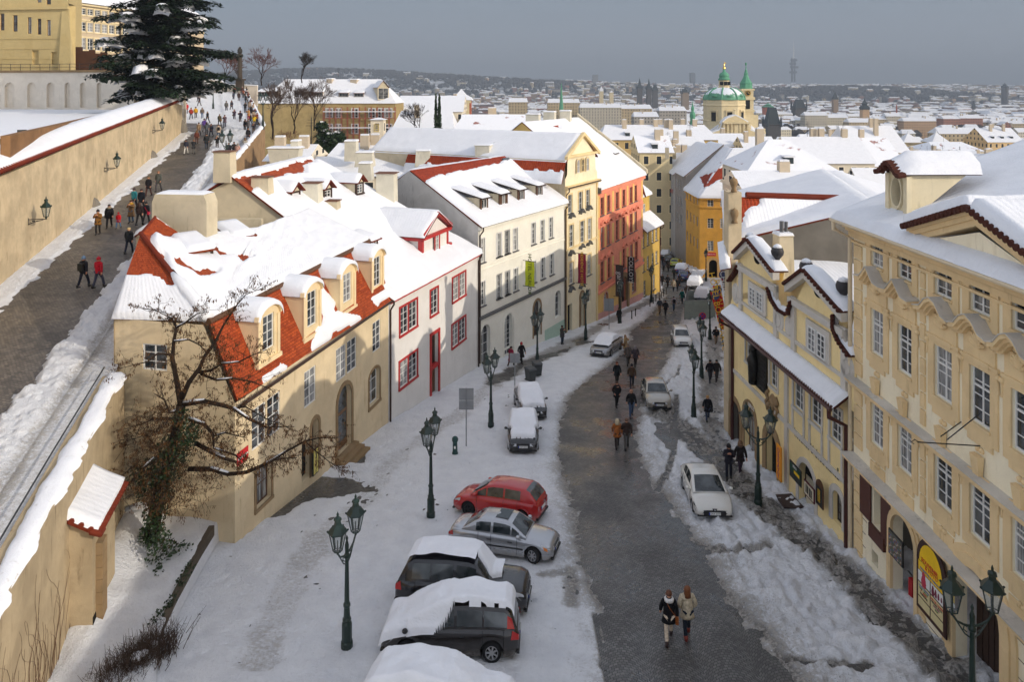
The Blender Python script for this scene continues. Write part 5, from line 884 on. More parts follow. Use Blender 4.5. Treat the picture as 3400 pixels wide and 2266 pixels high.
for s in(-1,1):b.poly([fd.pt(dc+s*hw_,dzb-.3),fd.pt(dc+s*hw_,zc_+rr*1.35),fd.pt(dc+s*hw_,zc_+rr*1.35,-Ld)])
fd.box(b,dc-hw_-.15,dc+hw_+.15,dzb-.35,dzb-.1,-.3,.25)
for s in(-1,1):fd.box(b,dc+s*hw_-.12,dc+s*hw_+.12,dzb-.1,zc_+rr*1.2,-.1,.1)
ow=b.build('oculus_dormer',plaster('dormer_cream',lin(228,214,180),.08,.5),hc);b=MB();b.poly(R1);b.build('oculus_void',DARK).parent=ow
b=MB();m=12;arcz=lambda u:zc_+rr*1.3+.42*(math.cos(max(-1,min(1,u/(hw_*1.25)))*math.pi)*.5+.5)-.0
V=np.array([[tuple(fd.pt(dc+hw_*1.3*(2*i/m-1),arcz(hw_*1.3*(2*i/m-1)),.45-(Ld+.9)*j/12))for i in range(m+1)]for j in range(13)]);grid_obj('dormer_roof',V,OLDTILE).parent=ow
d_=np.minimum.outer(np.arange(13),[99]*1).ravel();uu=np.abs(np.linspace(-1,1,m+1));ed=np.sqrt(np.clip(1-(np.clip((uu-.75)/.25,0,1))**2,0,1))[None]*np.clip(np.linspace(0,4,13),0.0,1)[:,None];V2=V.copy();V2[...,2]+=.03+.42*ed*(.9+.2*fbm(V[...,0]*1.5,V[...,1]*1.5,3));V2[0,:,2]+=-.05;grid_obj('snow_cover',V2,SNOW).parent=ow
b=MB();[b.tube([fd.pt(dc+hw_*1.3*t_,arcz(hw_*1.3*t_)-.02,.5),fd.pt(dc+hw_*1.3*t_,arcz(hw_*1.3*t_)+.02,.2)],.1,8)for t_ in np.linspace(-1,1,13)];[b.ball(fd.pt(dc-hw_*1.3,arcz(hw_*1.3)-.02,.4-.24*i),.1,6)for i in range(15)];b.build('edge_tiles',OLDTILE).parent=ow
u,z=fc.uz('L',1985,985);sb=thing('sign_bracket','wrought iron sign bracket without a sign on the cream stucco facade','bracket',fc.pt(u,z),world=True);b=MB();tip=fc.pt(u,z+.1,2.0);b.tube([fc.pt(u,z-.05,0),tip],.02,6);b.tube([fc.pt(u-1.0,z+.25,0),fc.pt(u-.3,z+.12,1.1)],.018,6);b.tube([fc.pt(u+.0,z+1.0,0),fc.pt(u,z+.15,1.1)],.018,6);b.tube([tip,tip+Vector((-.1,0,.08)),tip+Vector((-.2,0,0)),tip+Vector((-.12,0,-.06))],.015,6);b.build('bracket_bars',IRON,sb)
for t_,x,y,c_,s,lab in(('P',1688,445,lin(30,40,110),'43','small blue house number plate between the advert board and the arched gate'),('P',2280,1020,lin(170,36,36),'222','red house number plate right of the arched gate')):
 u,z=fc.uz(t_,x,y);b=MB();fc.box(b,u-.2,u+.2,z-.14,z+.14,0,.03);o=tag(b.build('number_plate',flat('plate',c_)),lab,'sign');text_mesh('lettering',s,.2,fc.pt(u,z,.035),fc.d,(0,0,1),WTXT).parent=o
# ================================================ ramp walls, garden, terrace, castle side
RAMPW=plaster('ramp_wall_plaster',lin(206,186,152),.2,.8,lin(132,104,72),.4);RETW=plaster('retaining_wall_plaster',lin(178,160,130),.2,.8,lin(96,78,54),.4)
def sweep_wall(name,label,cat,pts,zb,zt,th,mat,cap=None,capz=.0,snow=.25,capw=.3,side=1,caplabel='coping'):
 """pts [(x,y)], zb/zt lists; side: +1 wall thickness to the left of travel"""
 t=thing(name,label,cat,(pts[0][0],pts[0][1],zb[0]),world=True);pts=[Vector((x,y,0))for x,y in pts];n=len(pts);off=[]
 for i in range(n):
  d=(pts[min(i+1,n-1)]-pts[max(i-1,0)]).normalized();off.append(Vector((-d.y,d.x,0))*side)
 b=MB();Z=lambda p,z:Vector((p.x,p.y,z))
 for i in range(n-1):
  a,c=pts[i],pts[i+1];a2,c2=a+off[i]*th,c+off[i+1]*th;b.hexa([Z(a,zb[i]),Z(c,zb[i+1]),Z(c2,zb[i+1]),Z(a2,zb[i])],[Z(a,zt[i]),Z(c,zt[i+1]),Z(c2,zt[i+1]),Z(a2,zt[i])])
 b.build('wall',mat,t);return t,pts,off
ny_=14;wy=np.linspace(8,99.2,ny_);wp=[(float(wallX(np.array(y))),float(y))for y in wy];wzt=np.interp(wy,[8,42.2,99.2],[-6.5,-4.9,-.95]);wzb=[rz(y)-1 for y in wy]
lw,lp,lo_=sweep_wall('ramp_wall','long ochre plastered wall with snowy tile coping on the uphill side of the castle ramp','wall',wp,wzb,list(wzt),.5,RAMPW)
A_=Vector((wp[0][0]+.28,wp[0][1]+.07,wzt[0]-.1));B_=Vector((wp[-1][0]+.28,wp[-1][1]+.07,wzt[-1]-.1));upv=Vector((-1.75,-.46,.85))
roof(A_,B_,B_+upv,A_+upv,REDTILE,lw,name='coping',t=.2,du=.35,edge=.25,over=-.14,lump=.2,snow=SNOWR);roof(A_+upv*1.9-Vector((0,0,1.6)),B_+upv*1.9-Vector((0,0,1.6)),B_+upv,A_+upv,REDTILE,lw,name='coping',t=.2,du=.5)
b=MB();[b.tube([A_.lerp(B_,i/260)+Vector((.05,.0,-.03)),A_.lerp(B_,i/260)+Vector((-.3,-.08,.15))],.12,6)for i in range(261)];b.build('coping_tiles',REDTILE,lw)
b=MB();e=Vector(wp[-1]+(0,));b.quad((e.x,e.y,-8),(e.x,e.y,-1),(e.x-6,e.y-1.0,-1),(e.x-6,e.y-1.0,-8));b.build('end_wall',RAMPW,lw)
b=MB()
for y,w_,h_ in((60,1.1,1.0),(81,1.3,1.1),(99.0,1.6,1.9)):p=Vector((float(wallX(np.array(y))),y,rz(y)-.3));b.lathe([(w_*.55,0),(w_*.5,h_*.5),(w_*.3,h_*.9),(.05,h_*1.1)],p,10,sx=.8)
b.build('guard_stone',GREYST,lw)
rp_=[(x,y)for x,y in RR[:3]];rp_=[(-10.5,8),(-12.2,14),(-13.6,19.6),(-15.2,25.5),(-16.8,31.6)]
rw,_,_=sweep_wall('retaining_wall','tall weathered retaining wall with dry creepers and a snowy parapet beside the garden','wall',[(x+.25,y)for x,y in rp_],[-24]*5,[rz(y)+.12 for x,y in rp_],.85,RETW)
def snow_strip(parent,P_,Q_,w,t,over,name='snow_cover',n=40,m=8,mat=SNOWD):
 u,v=np.meshgrid(np.linspace(0,1,n),np.linspace(0,1,m));P_,Q_=np.array(P_,float),np.array(Q_,float);d=Q_-P_;L=np.linalg.norm(d);nn=np.array([-d[1],d[0],0]);nn/=np.linalg.norm(nn);V=P_+d*u[...,None]+nn*((v-.0)*w-over)[...,None]
 wig=(fbm(u*L*1.5+P_[0],v*3,3)-.5);V+=nn*(wig*.35*np.abs(v-.5)*2)[...,None];V[...,2]+=t*np.sqrt(np.clip(1-(2*v-1)**2,0,1))*(.6+.8*fbm(u*L*.9+P_[1],v*2,3))-.03;o=grid_obj(name,V,mat,parent);return o
for(x,y),(x2,y2)in zip(rp_[:-1],rp_[1:]):snow_strip(rw,(x+.33,y,rz(y)+.1),(x2+.33,y2,rz(y2)+.1),.78,.2,.0)
rail=MB();rail.tube([(x-.62,y,rz(y)+.42)for x,y in rp_],.03,6);rail.build('handrail',IRON,rw)
b=MB()
for k in range(95):
 y=random.uniform(14,27);x=np.interp(y,[p[1]for p in rp_],[p[0]for p in rp_])+.30;z=gz(y)-.3;pts=[Vector((x,y,z))];a=random.uniform(-.3,.3)
 for j in range(random.randint(8,18)):
  a=a*.8+random.uniform(-.5,.5);y2=y+math.sin(a)*.28;z+=.26*math.cos(a);y=y2;x=np.interp(y,[p[1]for p in rp_],[p[0]for p in rp_])+.28;pts.append(Vector((x,y,min(z,rz(y)-.2))))
 b.tube(pts,[.009-.006*i/len(pts)for i in range(len(pts))],4)
b.build('creepers',flat('dry_stem',lin(92,66,44)),rw)
up_p=[(x,y)for x,y in RR[2:]];yy=np.concatenate([np.linspace(50,101,7),np.linspace(108,150,6)]);up_p=[(float(rampX(y))+.1,float(y))for y in yy]
uw,_,_=sweep_wall('ramp_parapet','stone parapet topped with snow along the downhill side of the castle ramp','wall',up_p,[rz(y)-7 for x,y in up_p],[rz(y)+.85 for x,y in up_p],.45,plaster('parapet_stone',lin(160,130,96),.2,.7),side=1)
for(x,y),(x2,y2)in zip(up_p[:-1],up_p[1:]):snow_strip(uw,(x+.1,y,rz(y)+.84),(x2+.1,y2,rz(y2)+.84),.7,.25,.0,n=16)
gb=thing('wall_buttress','small brick buttress roofed with snowy red tiles against the retaining wall','buttress',(-13.6,25.6,-18.4),world=True)
g0=G('M',610,1180,.5);bx_,by_=g0 .x,g0 .y
b=MB();zt=-14.25;a0=Vector((-15.35,24.4,0));a1=Vector((-14.0,24.7,0));a2=Vector((-14.6,27.2,0));a3=Vector((-15.95,26.9,0));Z=lambda p,z:Vector((p.x,p.y,z));b.hexa([Z(q,-21)for q in(a0,a1,a2,a3)],[Z(a0,zt+.5),Z(a1,zt-.45),Z(a2,zt-.45),Z(a3,zt+.5)]);b.build('wall',RETW,gb)
d01=(a1-a0).normalized();d12=(a2-a1).normalized();E_=[Z(a1+d01*.3-d12*.25,zt-.45),Z(a2+d01*.3+d12*.35,zt-.45),Z(a3-d01*.35+d12*.35,zt+.75),Z(a0-d01*.35-d12*.25,zt+.75)]
roof(*E_,REDTILE,gb,t=.26,du=.12,over=-.12,nz=.2);b=MB();[b.tube([E_[0].lerp(E_[1],i/14)+d01*.05,E_[0].lerp(E_[1],i/14)-d01*.3+Vector((0,0,.13))],.1,7)for i in range(15)];[b.tube([E_[0].lerp(E_[3],i/7)-d12*.04+Vector((0,0,.02)),E_[0].lerp(E_[3],i/7)+d12*.3],.1,7)for i in range(8)];b.build('edge_tiles',REDTILE,gb)
b=MB();q0=a1 .lerp(a2,.12);q1=a1 .lerp(a2,.32);nrm=Vector((d12 .y,-d12 .x,0));
for i in range(10):zz_=-15.3-.42*i;b.hexa([Z(q0+nrm*(.22),zz_-.4),Z(q1+nrm*.22,zz_-.4),Z(q1,zz_-.4),Z(q0,zz_-.4)],[Z(q0+nrm*.22,zz_),Z(q1+nrm*.22,zz_),Z(q1,zz_),Z(q0,zz_)])
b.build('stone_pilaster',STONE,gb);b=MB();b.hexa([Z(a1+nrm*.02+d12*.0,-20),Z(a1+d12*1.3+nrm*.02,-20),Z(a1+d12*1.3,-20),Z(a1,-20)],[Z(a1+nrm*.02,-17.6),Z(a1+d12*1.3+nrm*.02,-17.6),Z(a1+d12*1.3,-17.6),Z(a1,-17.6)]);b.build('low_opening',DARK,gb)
def build_garden():
 n=130;u,v=np.meshgrid(np.linspace(0,1,n),np.linspace(0,1,n));Yg=13+19.6*v;x0=np.interp(Yg,[p[1]for p in rp_],[p[0]for p in rp_])-.2;xe=np.interp(Yg,[13,22.0,24.0,26.5,29.5,31.2,32.6],[-8.8,-10.6,-11.5,-11.9,-12.3,-12.5,-12.6]);X=x0+(xe-x0)*u
 hgt=np.interp(Yg,[13,22,24,26,29,32.6],[.1,.12,.3,.55,.75,.8])*sstep(0,.02,1-u);Z=-(15.57+.12*Yg)+.12+hgt+.35*(fbm(X*.8,Yg*.8,4)-.45)*sstep(0,.1,1-u)+.5*np.exp(-((u-.2)/.2)**2)*sstep(23,26,Yg)
 grid_obj('garden_snow',np.stack([X,Yg,Z],-1),SLUSH,attrs={'dirt':np.zeros_like(X)})['kind']='structure'
build_garden()
gwp=[(-11.55,24.0),(-11.95,26.5),(-12.35,29.5),(-12.55,31.2)];gw_,_,_=sweep_wall('garden_wall','low dark garden wall edging the snowy garden beside the street','wall',gwp,[-22]*4,[gz(y)+np.interp(y,[24,26.5,29.5,31.2],[.42,.75,.95,1.0])for x,y in gwp],.22,plaster('damp_stone',lin(88,78,66),.2,.6))
LEAF=flat('ivy_leaf',(.02,.045,.012),.5,.4,var=.5,scale=3);LEAF2=flat('box_leaf',(.03,.05,.018),.6,.3,var=.5,scale=3);TWIG=flat('bare_twig',lin(74,58,46),.8,var=.3)
def leaves(mb,c,r,n,s=.07,flatn=None,m=0):
 for i in range(n):
  d=Vector((random.gauss(0,1),random.gauss(0,1),random.gauss(0,1))).normalized()*(random.random()**.4);p=Vector(c)+Vector((d.x*r[0],d.y*r[1],d.z*r[2]));a=Vector((random.gauss(0,1),random.gauss(0,1),random.gauss(0,1))).normalized();b_=a.orthogonal().normalized();k=s*random.uniform(.6,1.4);c_=a.cross(b_);mb.add([p-b_*k,p+c_*k*.7,p+b_*k,p-c_*k*.7],[(0,1,2,3)],m)
b=MB();[leaves(b,(x,y,gz(y)+.75+dz),(.2,.5,.18),90,.05)for x,y,dz in((-12.0,26.0,0),(-12.15,27.2,.05),(-12.25,28.0,.1),(-12.1,25.2,-.1))];tag(b.build('hedge_strip',LEAF2),'thin line of dark box hedge poking through snow inside the low garden wall','hedge')
b=MB();[leaves(b,p,r,n,.06)for p,r,n in(((-13.6,28.6,-17.9),(.5,.7,.9),420),((-13.1,29.2,-18.3),(.6,.5,.5),220),((-13.3,27.8,-18.6),(.3,.4,.7),200))];tag(b.build('ivy_bush',LEAF),'dark green ivy bush leaning beside the buttress','bush')
sh_c=G('M',1200,1480);sh=thing('bare_shrub','brown leafless shrub with lumps of snow at the bottom left','shrub',sh_c)
b=MB()
for i in range(900):
 cx_,cy_=random.choice([(-.25,-.5),(0,0),(.2,.45),(.1,.2),(-.1,-.2)]);p=Vector((random.gauss(cx_*1.7,.26),random.gauss(cy_*1.7,.33),.0));d=Vector((random.gauss(0,.35),random.gauss(0,.35),1)).normalized();q=p+d*random.uniform(.45,1.1);b.tube([p,p.lerp(q,.5)+Vector((random.gauss(0,.04),random.gauss(0,.04),0)),q],[.012,.009,.004],3,cap=False)
 for j in range(2):s_=p.lerp(q,random.uniform(.4,.9));b.tube([s_,s_+Vector((random.gauss(0,.12),random.gauss(0,.12),.14))],[.006,.003],3,cap=False)
b.build('twigs',TWIG,sh);b=MB();[b.ball(p,r,8,sz=.6)for p,r in(((.0,-.1,.55),.2),((.15,.05,.55),.14),((.22,.5,.5),.16),((-.3,-.75,.4),.16))];b.build('snow_lumps',SNOW,sh,True)
tz=lambda y:-3.05+.007*(y-50)
def build_terrace():
 n=60;u,v=np.meshgrid(np.linspace(0,1,n),np.linspace(0,1,n));Yg=48+62*v;xr=-32.2-.385*(Yg-50);X=xr-(70)*(1-u);Z=tz(Yg)+.1*(fbm(X*.5,Yg*.5,3)-.5);P_=np.stack([X,Yg,Z],-1)
 foot=dline([(-75,66),(-60,72),(-52,82),(-47,88)],X,Yg);P_[...,2]-=.12*np.exp(-(foot/.5)**2)*(fbm(X*3,Yg*3,2)>.5);grid_obj('terrace_snow',P_,SNOW)['kind']='structure'
build_terrace()
BRICKW=plaster('old_brick_wall',lin(140,104,70),.25,.8,lin(70,56,44));tw_p=[(-32.2+.05-.385*(y-50),y)for y in(44,56,68,80,95)]
sweep_wall('terrace_wall','low crumbling brick wall edging the snowy terrace behind the ramp wall','wall',tw_p,[-9]*5,[tz(y)+.45 for x,y in tw_p],.5,BRICKW,side=1)
fa=Facade((-92,112),(-47,106));aw_=thing('arcaded_wall','long white retaining wall with shallow blind arches under the yellow palace','wall',(-60,108,-2.4),world=True);ARW=plaster('white_arcade_plaster',lin(226,216,200),.06,.4,lin(150,135,110))
for x0,x1 in((40,125),(235,312),(403,470),(560,610),(693,742),(838,880)):
 u0,_=fa.uz('A',x0,800);u1,_=fa.uz('A',x1,800);zt=fa.uz('A',(x0+x1)/2,715)[1];fa.hole(u0,u1,-2.35,zt,1)
zt=fa.uz('A',400,622)[1];fa.wall('wall',ARW,aw_,-6,zt,.45);b=MB();fa.box(b,0,fa.len,-6,zt-.2,-.6,-.45);b.build('niche_wall',ARW,aw_);b=MB();fa.box(b,-1,fa.len+.2,zt-.12,zt+.22,-.8,.18);b.build('coping',STONE,aw_);gsn(aw_,fa.pt(-1,zt+.15,.15),fa.pt(fa.len,zt+.15,.15),fa.pt(fa.len,zt+.15,-9),fa.pt(-1,zt+.15,-9),.25,n=24)
b=MB();[b.tube([fa.pt(u,zt+.2,-.3),fa.pt(u,zt+1.2,-.3)],.035,5)for u in np.arange(0,38,1.6)];[b.tube([fa.pt(0,z,-.3),fa.pt(38,z,-.3)],.03,5)for z in(zt+1.15,zt+.7)];tag(b.build('terrace_railing',IRON),'thin iron railing along the top of the arcaded wall','railing')
YP=plaster('yellow_palace_plaster',lin(198,176,124),.06,.35,lin(150,116,56));fp1=Facade((-110,122),(-70.5,117.5));yp=thing('yellow_palace','yellow palace block with small dark windows above the arcaded wall','palace',(-80,119,2),world=True)
for x0,y0,x1,y1 in((0,115,38,262),(110,130,152,272),(237,148,273,290),(322,160,358,298),(405,172,440,307),(320,-90,360,20),(400,-70,442,36),(445,450,495,560),(277,435,335,560)):
 a,c=fp1 .uz('A',x0,y0),fp1 .uz('A',x1,y1);r=(a[0],c[0],c[1],a[1]);fp1 .hole(*r)
 if y0<400:fp1 .window(yp,*r,2,4,.2,frame=WOOD)
 else:b=MB();fp1 .box(b,*r,-.4,-.35);b.build('niche',YP,yp)
fp1 .wall('wall',YP,yp,-1,26,.5);b=MB();b.poly([fp1 .pt(fp1 .len,-1),fp1 .pt(fp1 .len,26),fp1 .pt(fp1 .len-20,26,-30),fp1 .pt(fp1 .len-20,-1,-30)]);b.hexa([fp1 .pt(fp1 .len-1,-1,1.2),fp1 .pt(fp1 .len+1.6,-1,1.2),fp1 .pt(fp1 .len-.6,-1,-3),fp1 .pt(fp1 .len-1,-1,-3)],[fp1 .pt(fp1 .len-1,14,.01),fp1 .pt(fp1 .len+.02,14,.01),fp1 .pt(fp1 .len-2,14,-3),fp1 .pt(fp1 .len-1,14,-3)]);b.build('end_wall',YP,yp)
b=MB();
for z in(fp1 .uz('A',450,305)[1]-.6,fp1 .uz('A',450,110)[1]+1.0,5.2,6.8,8.4,3.8):fp1 .box(b,0,fp1 .len,z-.05,z+.05,0,.05)
z=fp1 .uz('A',440,70)[1];fp1 .box(b,0,fp1 .len+.2,z-.2,z+.25,0,.4);b.build('string_course',YP,yp)
BP=plaster('beige_palace_plaster',lin(198,180,152),.05,.3,lin(140,125,100));CRP=plaster('palace_trim',lin(226,208,168),.05,.3);fb=Facade((-94,146),(-80.0,192));bp=thing('beige_palace','long beige palace with regular white windows and a snowy roof behind the cedar','palace',(-88,165,2),world=True)
zt=fb.uz('A',610,12)[1]
def brow(ya,yb,xs):
 for x,xa in xs:
  pass
Ls=[fb.uz('A',x,200)[0]for x in(622,694,768,832,890,950,1006,1060)];st=np.mean(np.diff(Ls));usb=[Ls[0]-st*1+st*i for i in range(16)]
for ya,yb in((60,115),(182,262),(320,425)):
 z1,z0=fb.uz('A',640,ya)[1],fb.uz('A',640,yb)[1];
 for u in usb:
  if 0<u<fb.len-2.0:fb.hole(u,u+1.7,z0,z1);fb.window(bp,u,u+1.7,z0,z1,2,3,.15,fw=.14);fb.surround(bp,u,u+1.7,z0,z1,.3,CRP,.08)
fb.wall('wall',BP,bp,-1,zt,.4);b=MB();fb.box(b,0,fb.len,zt-.5,zt,0,.6);z=fb.uz('A',640,165)[1];fb.box(b,0,fb.len,z-.1,z+.2,0,.25);b.build('cornice',CRP,bp);fbk=Facade((-94.3,121),(-94,146));fbk.wall('side_wing',BP,bp,-1,zt,.3);b=MB();b.tube([fb.pt(20.6,zt,.3),fb.pt(20.6,2,.3)],.14,6);b.build('downpipe',DWOOD,bp)
roof(fb.pt(-10,zt,.9),fb.pt(fb.len,zt,.9),fb.pt(fb.len,zt+6,-9),fb.pt(-10,zt+6,-9),LEAD,bp,t=.3,du=.8)
BRK=tile_mat('dark_brick',lin(112,74,52),lin(92,60,44),.6,.22);b=MB();bw_=thing('stepped_brick_wall','stepped brown brick wall with snowy merlons in front of the beige palace','wall',(-68,132,3),world=True);fs_=Facade((-74.5,134),(-58,138))
for x0,x1,yt in((635,710,405),(710,770,440),(770,820,430),(820,870,462),(870,925,450),(925,1010,495)):u0,z=fs_.uz('A',x0,yt);u1,_=fs_.uz('A',x1,yt);fs_.box(b,u0,u1,-3,z,-.6,0);
b.build('wall',BRK,bw_);
for x0,x1,yt in((635,710,405),(770,820,430),(870,925,450)):u0,z=fs_.uz('A',x0,yt);u1,_=fs_.uz('A',x1,yt);gsn(bw_,fs_.pt(u0,z-.08,.05),fs_.pt(u1,z-.08,.05),fs_.pt(u1,z-.08,-.7),fs_.pt(u0,z-.08,-.7),.3)
fq=Facade((-75,153),(-46,151));fw_=thing('forecourt_wall','low white wall with curved top and notice boards at the head of the ramp','wall',(-58,152,-.5),world=True)
prof=[(1555,745),(1705,745),(1760,740),(1820,690),(1920,705),(1975,735),(2080,738),(2230,745)];pts_=[fq.uz('A',x,y)for x,y in prof];b=MB();b.hexa([fq.pt(u,-3)for u in(pts_[0][0],pts_[-1][0])]+[fq.pt(u,-3,-.5)for u in(pts_[-1][0],pts_[0][0])],[fq.pt(pts_[0][0],-2),fq.pt(pts_[-1][0],-2),fq.pt(pts_[-1][0],-2,-.5),fq.pt(pts_[0][0],-2,-.5)])
for p,q in zip(pts_[:-1],pts_[1:]):b.hexa([fq.pt(p[0],-2),fq.pt(q[0],-2),fq.pt(q[0],-2,-.5),fq.pt(p[0],-2,-.5)],[fq.pt(*p),fq.pt(*q),fq.pt(*q,-.5),fq.pt(*p,-.5)])
b.build('wall',ARW,fw_);b=MB()
for p,q in zip(pts_[:-1],pts_[1:]):b.hexa([fq.pt(*p,.15),fq.pt(*q,.15),fq.pt(*q,-.65),fq.pt(*p,-.65)],[fq.pt(p[0],p[1]+.2,.1),fq.pt(q[0],q[1]+.2,.1),fq.pt(q[0],q[1]+.2,-.6),fq.pt(p[0],p[1]+.2,-.6)])
b.build('snow_cap',SNOW,fw_);NB=flat('notice_board',lin(120,110,80));b=MB();[fq.box(b,fq.uz('A',x0,y0)[0],fq.uz('A',x1,y1)[0],fq.uz('A',x0,y1)[1],fq.uz('A',x0,y0)[1],0,.1)for x0,y0,x1,y1 in((1565,755,1700,800),(1778,768,1832,806),(1915,715,1942,765),(1805,715,1835,765))];b.build('notice_board',NB,fw_)
sc_=thing('statue_column','tall dark stone column with a statue on top at the head of the ramp','column',AT('A',2082,770,150));b=MB();s150=150/F*.38265;H_=lambda y:(770-y)*s150
b.box((0,0,H_(735)),(1.3,1.3,2*H_(735)+.8));b.box((0,0,H_(690)),(1.8,1.8,.3));b.lathe([(.5,H_(685)),(.46,H_(660)),(.43,H_(600)),(.4,H_(500)),(.52,H_(490)),(.62,H_(475)),(.55,H_(468))],(0,0,0),14);b.build('shaft',plaster('dark_column_stone',lin(74,66,58),.2,.6),sc_);b=MB();b.lathe([(.3,H_(468)),(.5,H_(455)),(.55,H_(440)),(.45,H_(425)),(.26,H_(415)),(.26,H_(410)),(.1,H_(405))],(0,0,0),10,sx=.9);b.build('statue',plaster('statue_stone',lin(58,56,54)),sc_,True)
# ================================================ cars
def car_paint(name,c,metal=.0,rough=.22):
 t=NT(name);n1=t.noise(t.obj(),2.5,4);sp=t.n('ShaderNodeSeparateXYZ');t.L(t.obj(),sp.inputs[0]);salt=t.math('MULTIPLY',t.ramp(sp.outputs[2],.55,.15,0,1),t.ramp(n1,.25,.7,.1,.75 if max(c)>.05 else.3))
 col=t.mix(salt,c,lin(150,140,128));t.b.inputs['Coat Weight'].default_value=.6;t.b.inputs['Coat Roughness'].default_value=.08;return t.done(col,t.math('ADD',rough,t.math('MULTIPLY',salt,.4)),.5,metal)
CGLASS=glass_mat('car_glass',(.012,.018,.02),.04);TYRE=flat('tyre_rubber',(.014,.014,.015),.8,.2);ALLOY=flat('alloy_wheel',(.45,.45,.46),.35,.5,.8);TRIMB=flat('black_trim',(.015,.015,.016),.5,.4);LAMPG=flat('lamp_glass',(.6,.62,.64),.15,.6);REDL=flat('tail_lamp',(.42,.015,.012),.2,.5);AMB=flat('amber_lamp',(.7,.2,.02),.2,.5);PLATE=flat('plate_white',(.75,.75,.72),.5);PBLUE=flat('plate_blue',(.02,.05,.35),.5);UNDER=flat('underbody',(.01,.01,.01),.9,.1)
def pos_car(front,rear,fwd_ext):
 pass
def car(label,C,head,paint,L=4.4,W=1.78,H=1.45,wb=2.62,fo=.85,kind='hatch',snow=None,plate=None,group=None,dark_trim=False,wheel=ALLOY,steer=0,roofrails=False,amber=False,sunroof=False,emblem=None,wheelr=.315):
 P={'hatch':dict(top=[(-.5,.80),(-.47,.93),(-.3,.95),(.2,.93),(.26,.90),(.4,.80),(.47,.70),(.5,.58)],roof=[(-.485,.95),(-.40,1.30),(-.33,1.42),(-.1,1.46),(.03,1.43),(.10,1.36),(.285,.93)],pil=[(-.30,-.12),(-.10,.085),(.10,.20)]),'sedan':dict(top=[(-.5,.72),(-.485,.90),(-.42,.96),(-.25,.95),(.17,.92),(.22,.90),(.40,.80),(.47,.72),(.5,.6)],roof=[(-.36,.97),(-.25,1.27),(-.19,1.38),(-.05,1.42),(.05,1.40),(.11,1.34),(.255,.92)],pil=[(-.225,-.085),(-.06,.105),(.12,.19)]),'wagon':dict(top=[(-.5,.80),(-.48,.93),(-.3,.95),(.17,.93),(.22,.90),(.40,.80),(.47,.72),(.5,.6)],roof=[(-.485,.95),(-.44,1.28),(-.40,1.40),(-.1,1.45),(.03,1.43),(.10,1.36),(.255,.92)],pil=[(-.42,-.25),(-.23,-.05),(-.03,.12),(.135,.19)]),'coupe':dict(top=[(-.5,.74),(-.485,.90),(-.40,.98),(-.25,.97),(.15,.92),(.24,.90),(.36,.81),(.44,.68),(.485,.55),(.5,.46)],roof=[(-.41,.98),(-.28,1.26),(-.2,1.36),(-.04,1.40),(.03,1.37),(.08,1.32),(.30,.9)],pil=[(-.24,-.12),(-.10,.1)]),'suv':dict(top=[(-.5,.85),(-.475,1.05),(-.3,1.08),(.17,1.06),(.23,1.06),(.42,1.0),(.48,.90),(.5,.7)],roof=[(-.475,1.07),(-.42,1.60),(-.36,1.77),(-.1,1.82),(.06,1.78),(.12,1.70),(.235,1.07)],pil=[(-.37,-.23),(-.215,-.055),(-.03,.12)]),'mpv':dict(top=[(-.5,.85),(-.48,1.02),(-.3,1.05),(.2,1.0),(.28,.95),(.42,.82),(.48,.72),(.5,.58)],roof=[(-.485,1.05),(-.45,1.45),(-.40,1.62),(-.15,1.68),(.0,1.64),(.10,1.52),(.38,.86)],pil=[(-.42,-.25),(-.235,-.05),(-.03,.14),(.16,.25)])}[kind]
 sH=H/max(z for _,z in P['roof']);top=[(x*L,z*sH)for x,z in P['top']];rf=[(x*L,z*sH)for x,z in P['roof']];hw=W/2
 fx=L/2-fo;rx=fx-wb;ra=wheelr*1.16
 zt=lambda x:float(np.interp(x,*zip(*top)));zr=lambda x:float(np.interp(x,*zip(*rf)))
 def zl(x):
  z=.19*sH if abs(x)<L*.46 else.25
  for c in(fx,rx):
   if abs(x-c)<ra:z=max(z,wheelr+math.sqrt(max(0,ra*ra-(x-c)**2)))
  return z
 def wx(x):k=abs(x)/(L/2);return hw*(1-.03*k*k-.16*max(0,(k-.72)/.28)**2.2)
 xs=set(np.linspace(-L/2,L/2,46));
 for c in(fx,rx):xs|={c+ra*s for s in(-1.02,-.999,-.97,-.88,-.7,-.5,-.25,0,.25,.5,.7,.88,.97,.999,1.02)}
 xs=sorted(x for x in xs if abs(x)<=L/2);t=thing('parked_car',label,'car',C,0,group);V=[];Fc=[];n=0
 for x in xs:
  w,a,c=wx(x),zl(x),zt(x);e=max(0,(abs(x)/(L/2)-.955)/.045);c-=.02;a=min(a,c-.12);m=max(a+.04,.55*sH);m=min(m,c-.06)
  half=[(w*.93*(1-.1*e),a),(w*.985,a+(m-a)*.35),(w,m),(w*.985,m+(c-m)*.6),(w*.93,c-.015),(w*.86,c+.015),(w*.5,c+.05*(1-e*.6)),(0,c+.062*(1-e*.6))]
  ring=half+[(-y,z)for y,z in half[::-1][1:]];n=len(ring);V+=[(x,y,z)for y,z in ring]
 m=len(xs);
 for i in range(m-1):
  for k in range(n-1):Fc.append((i*n+k,(i+1)*n+k,(i+1)*n+k+1,i*n+k+1))
 Fc+=[tuple(range(n)),tuple(range((m-1)*n,m*n))[::-1]]
 b=MB();b.add(V,Fc);body=b.build('body',paint,t,True);bm=bmesh.new();bm.from_mesh(body.data);bmesh.ops.recalc_face_normals(bm,faces=bm.faces[:]);bm.to_mesh(body.data);bm.free()
 b=MB();b.box((0,0,.42),(L*.86,W*.62,.5));[b.box((c,0,.5),(ra*2,W*.66,.6))for c in(fx,rx)];b.build('underbody',UNDER,t)
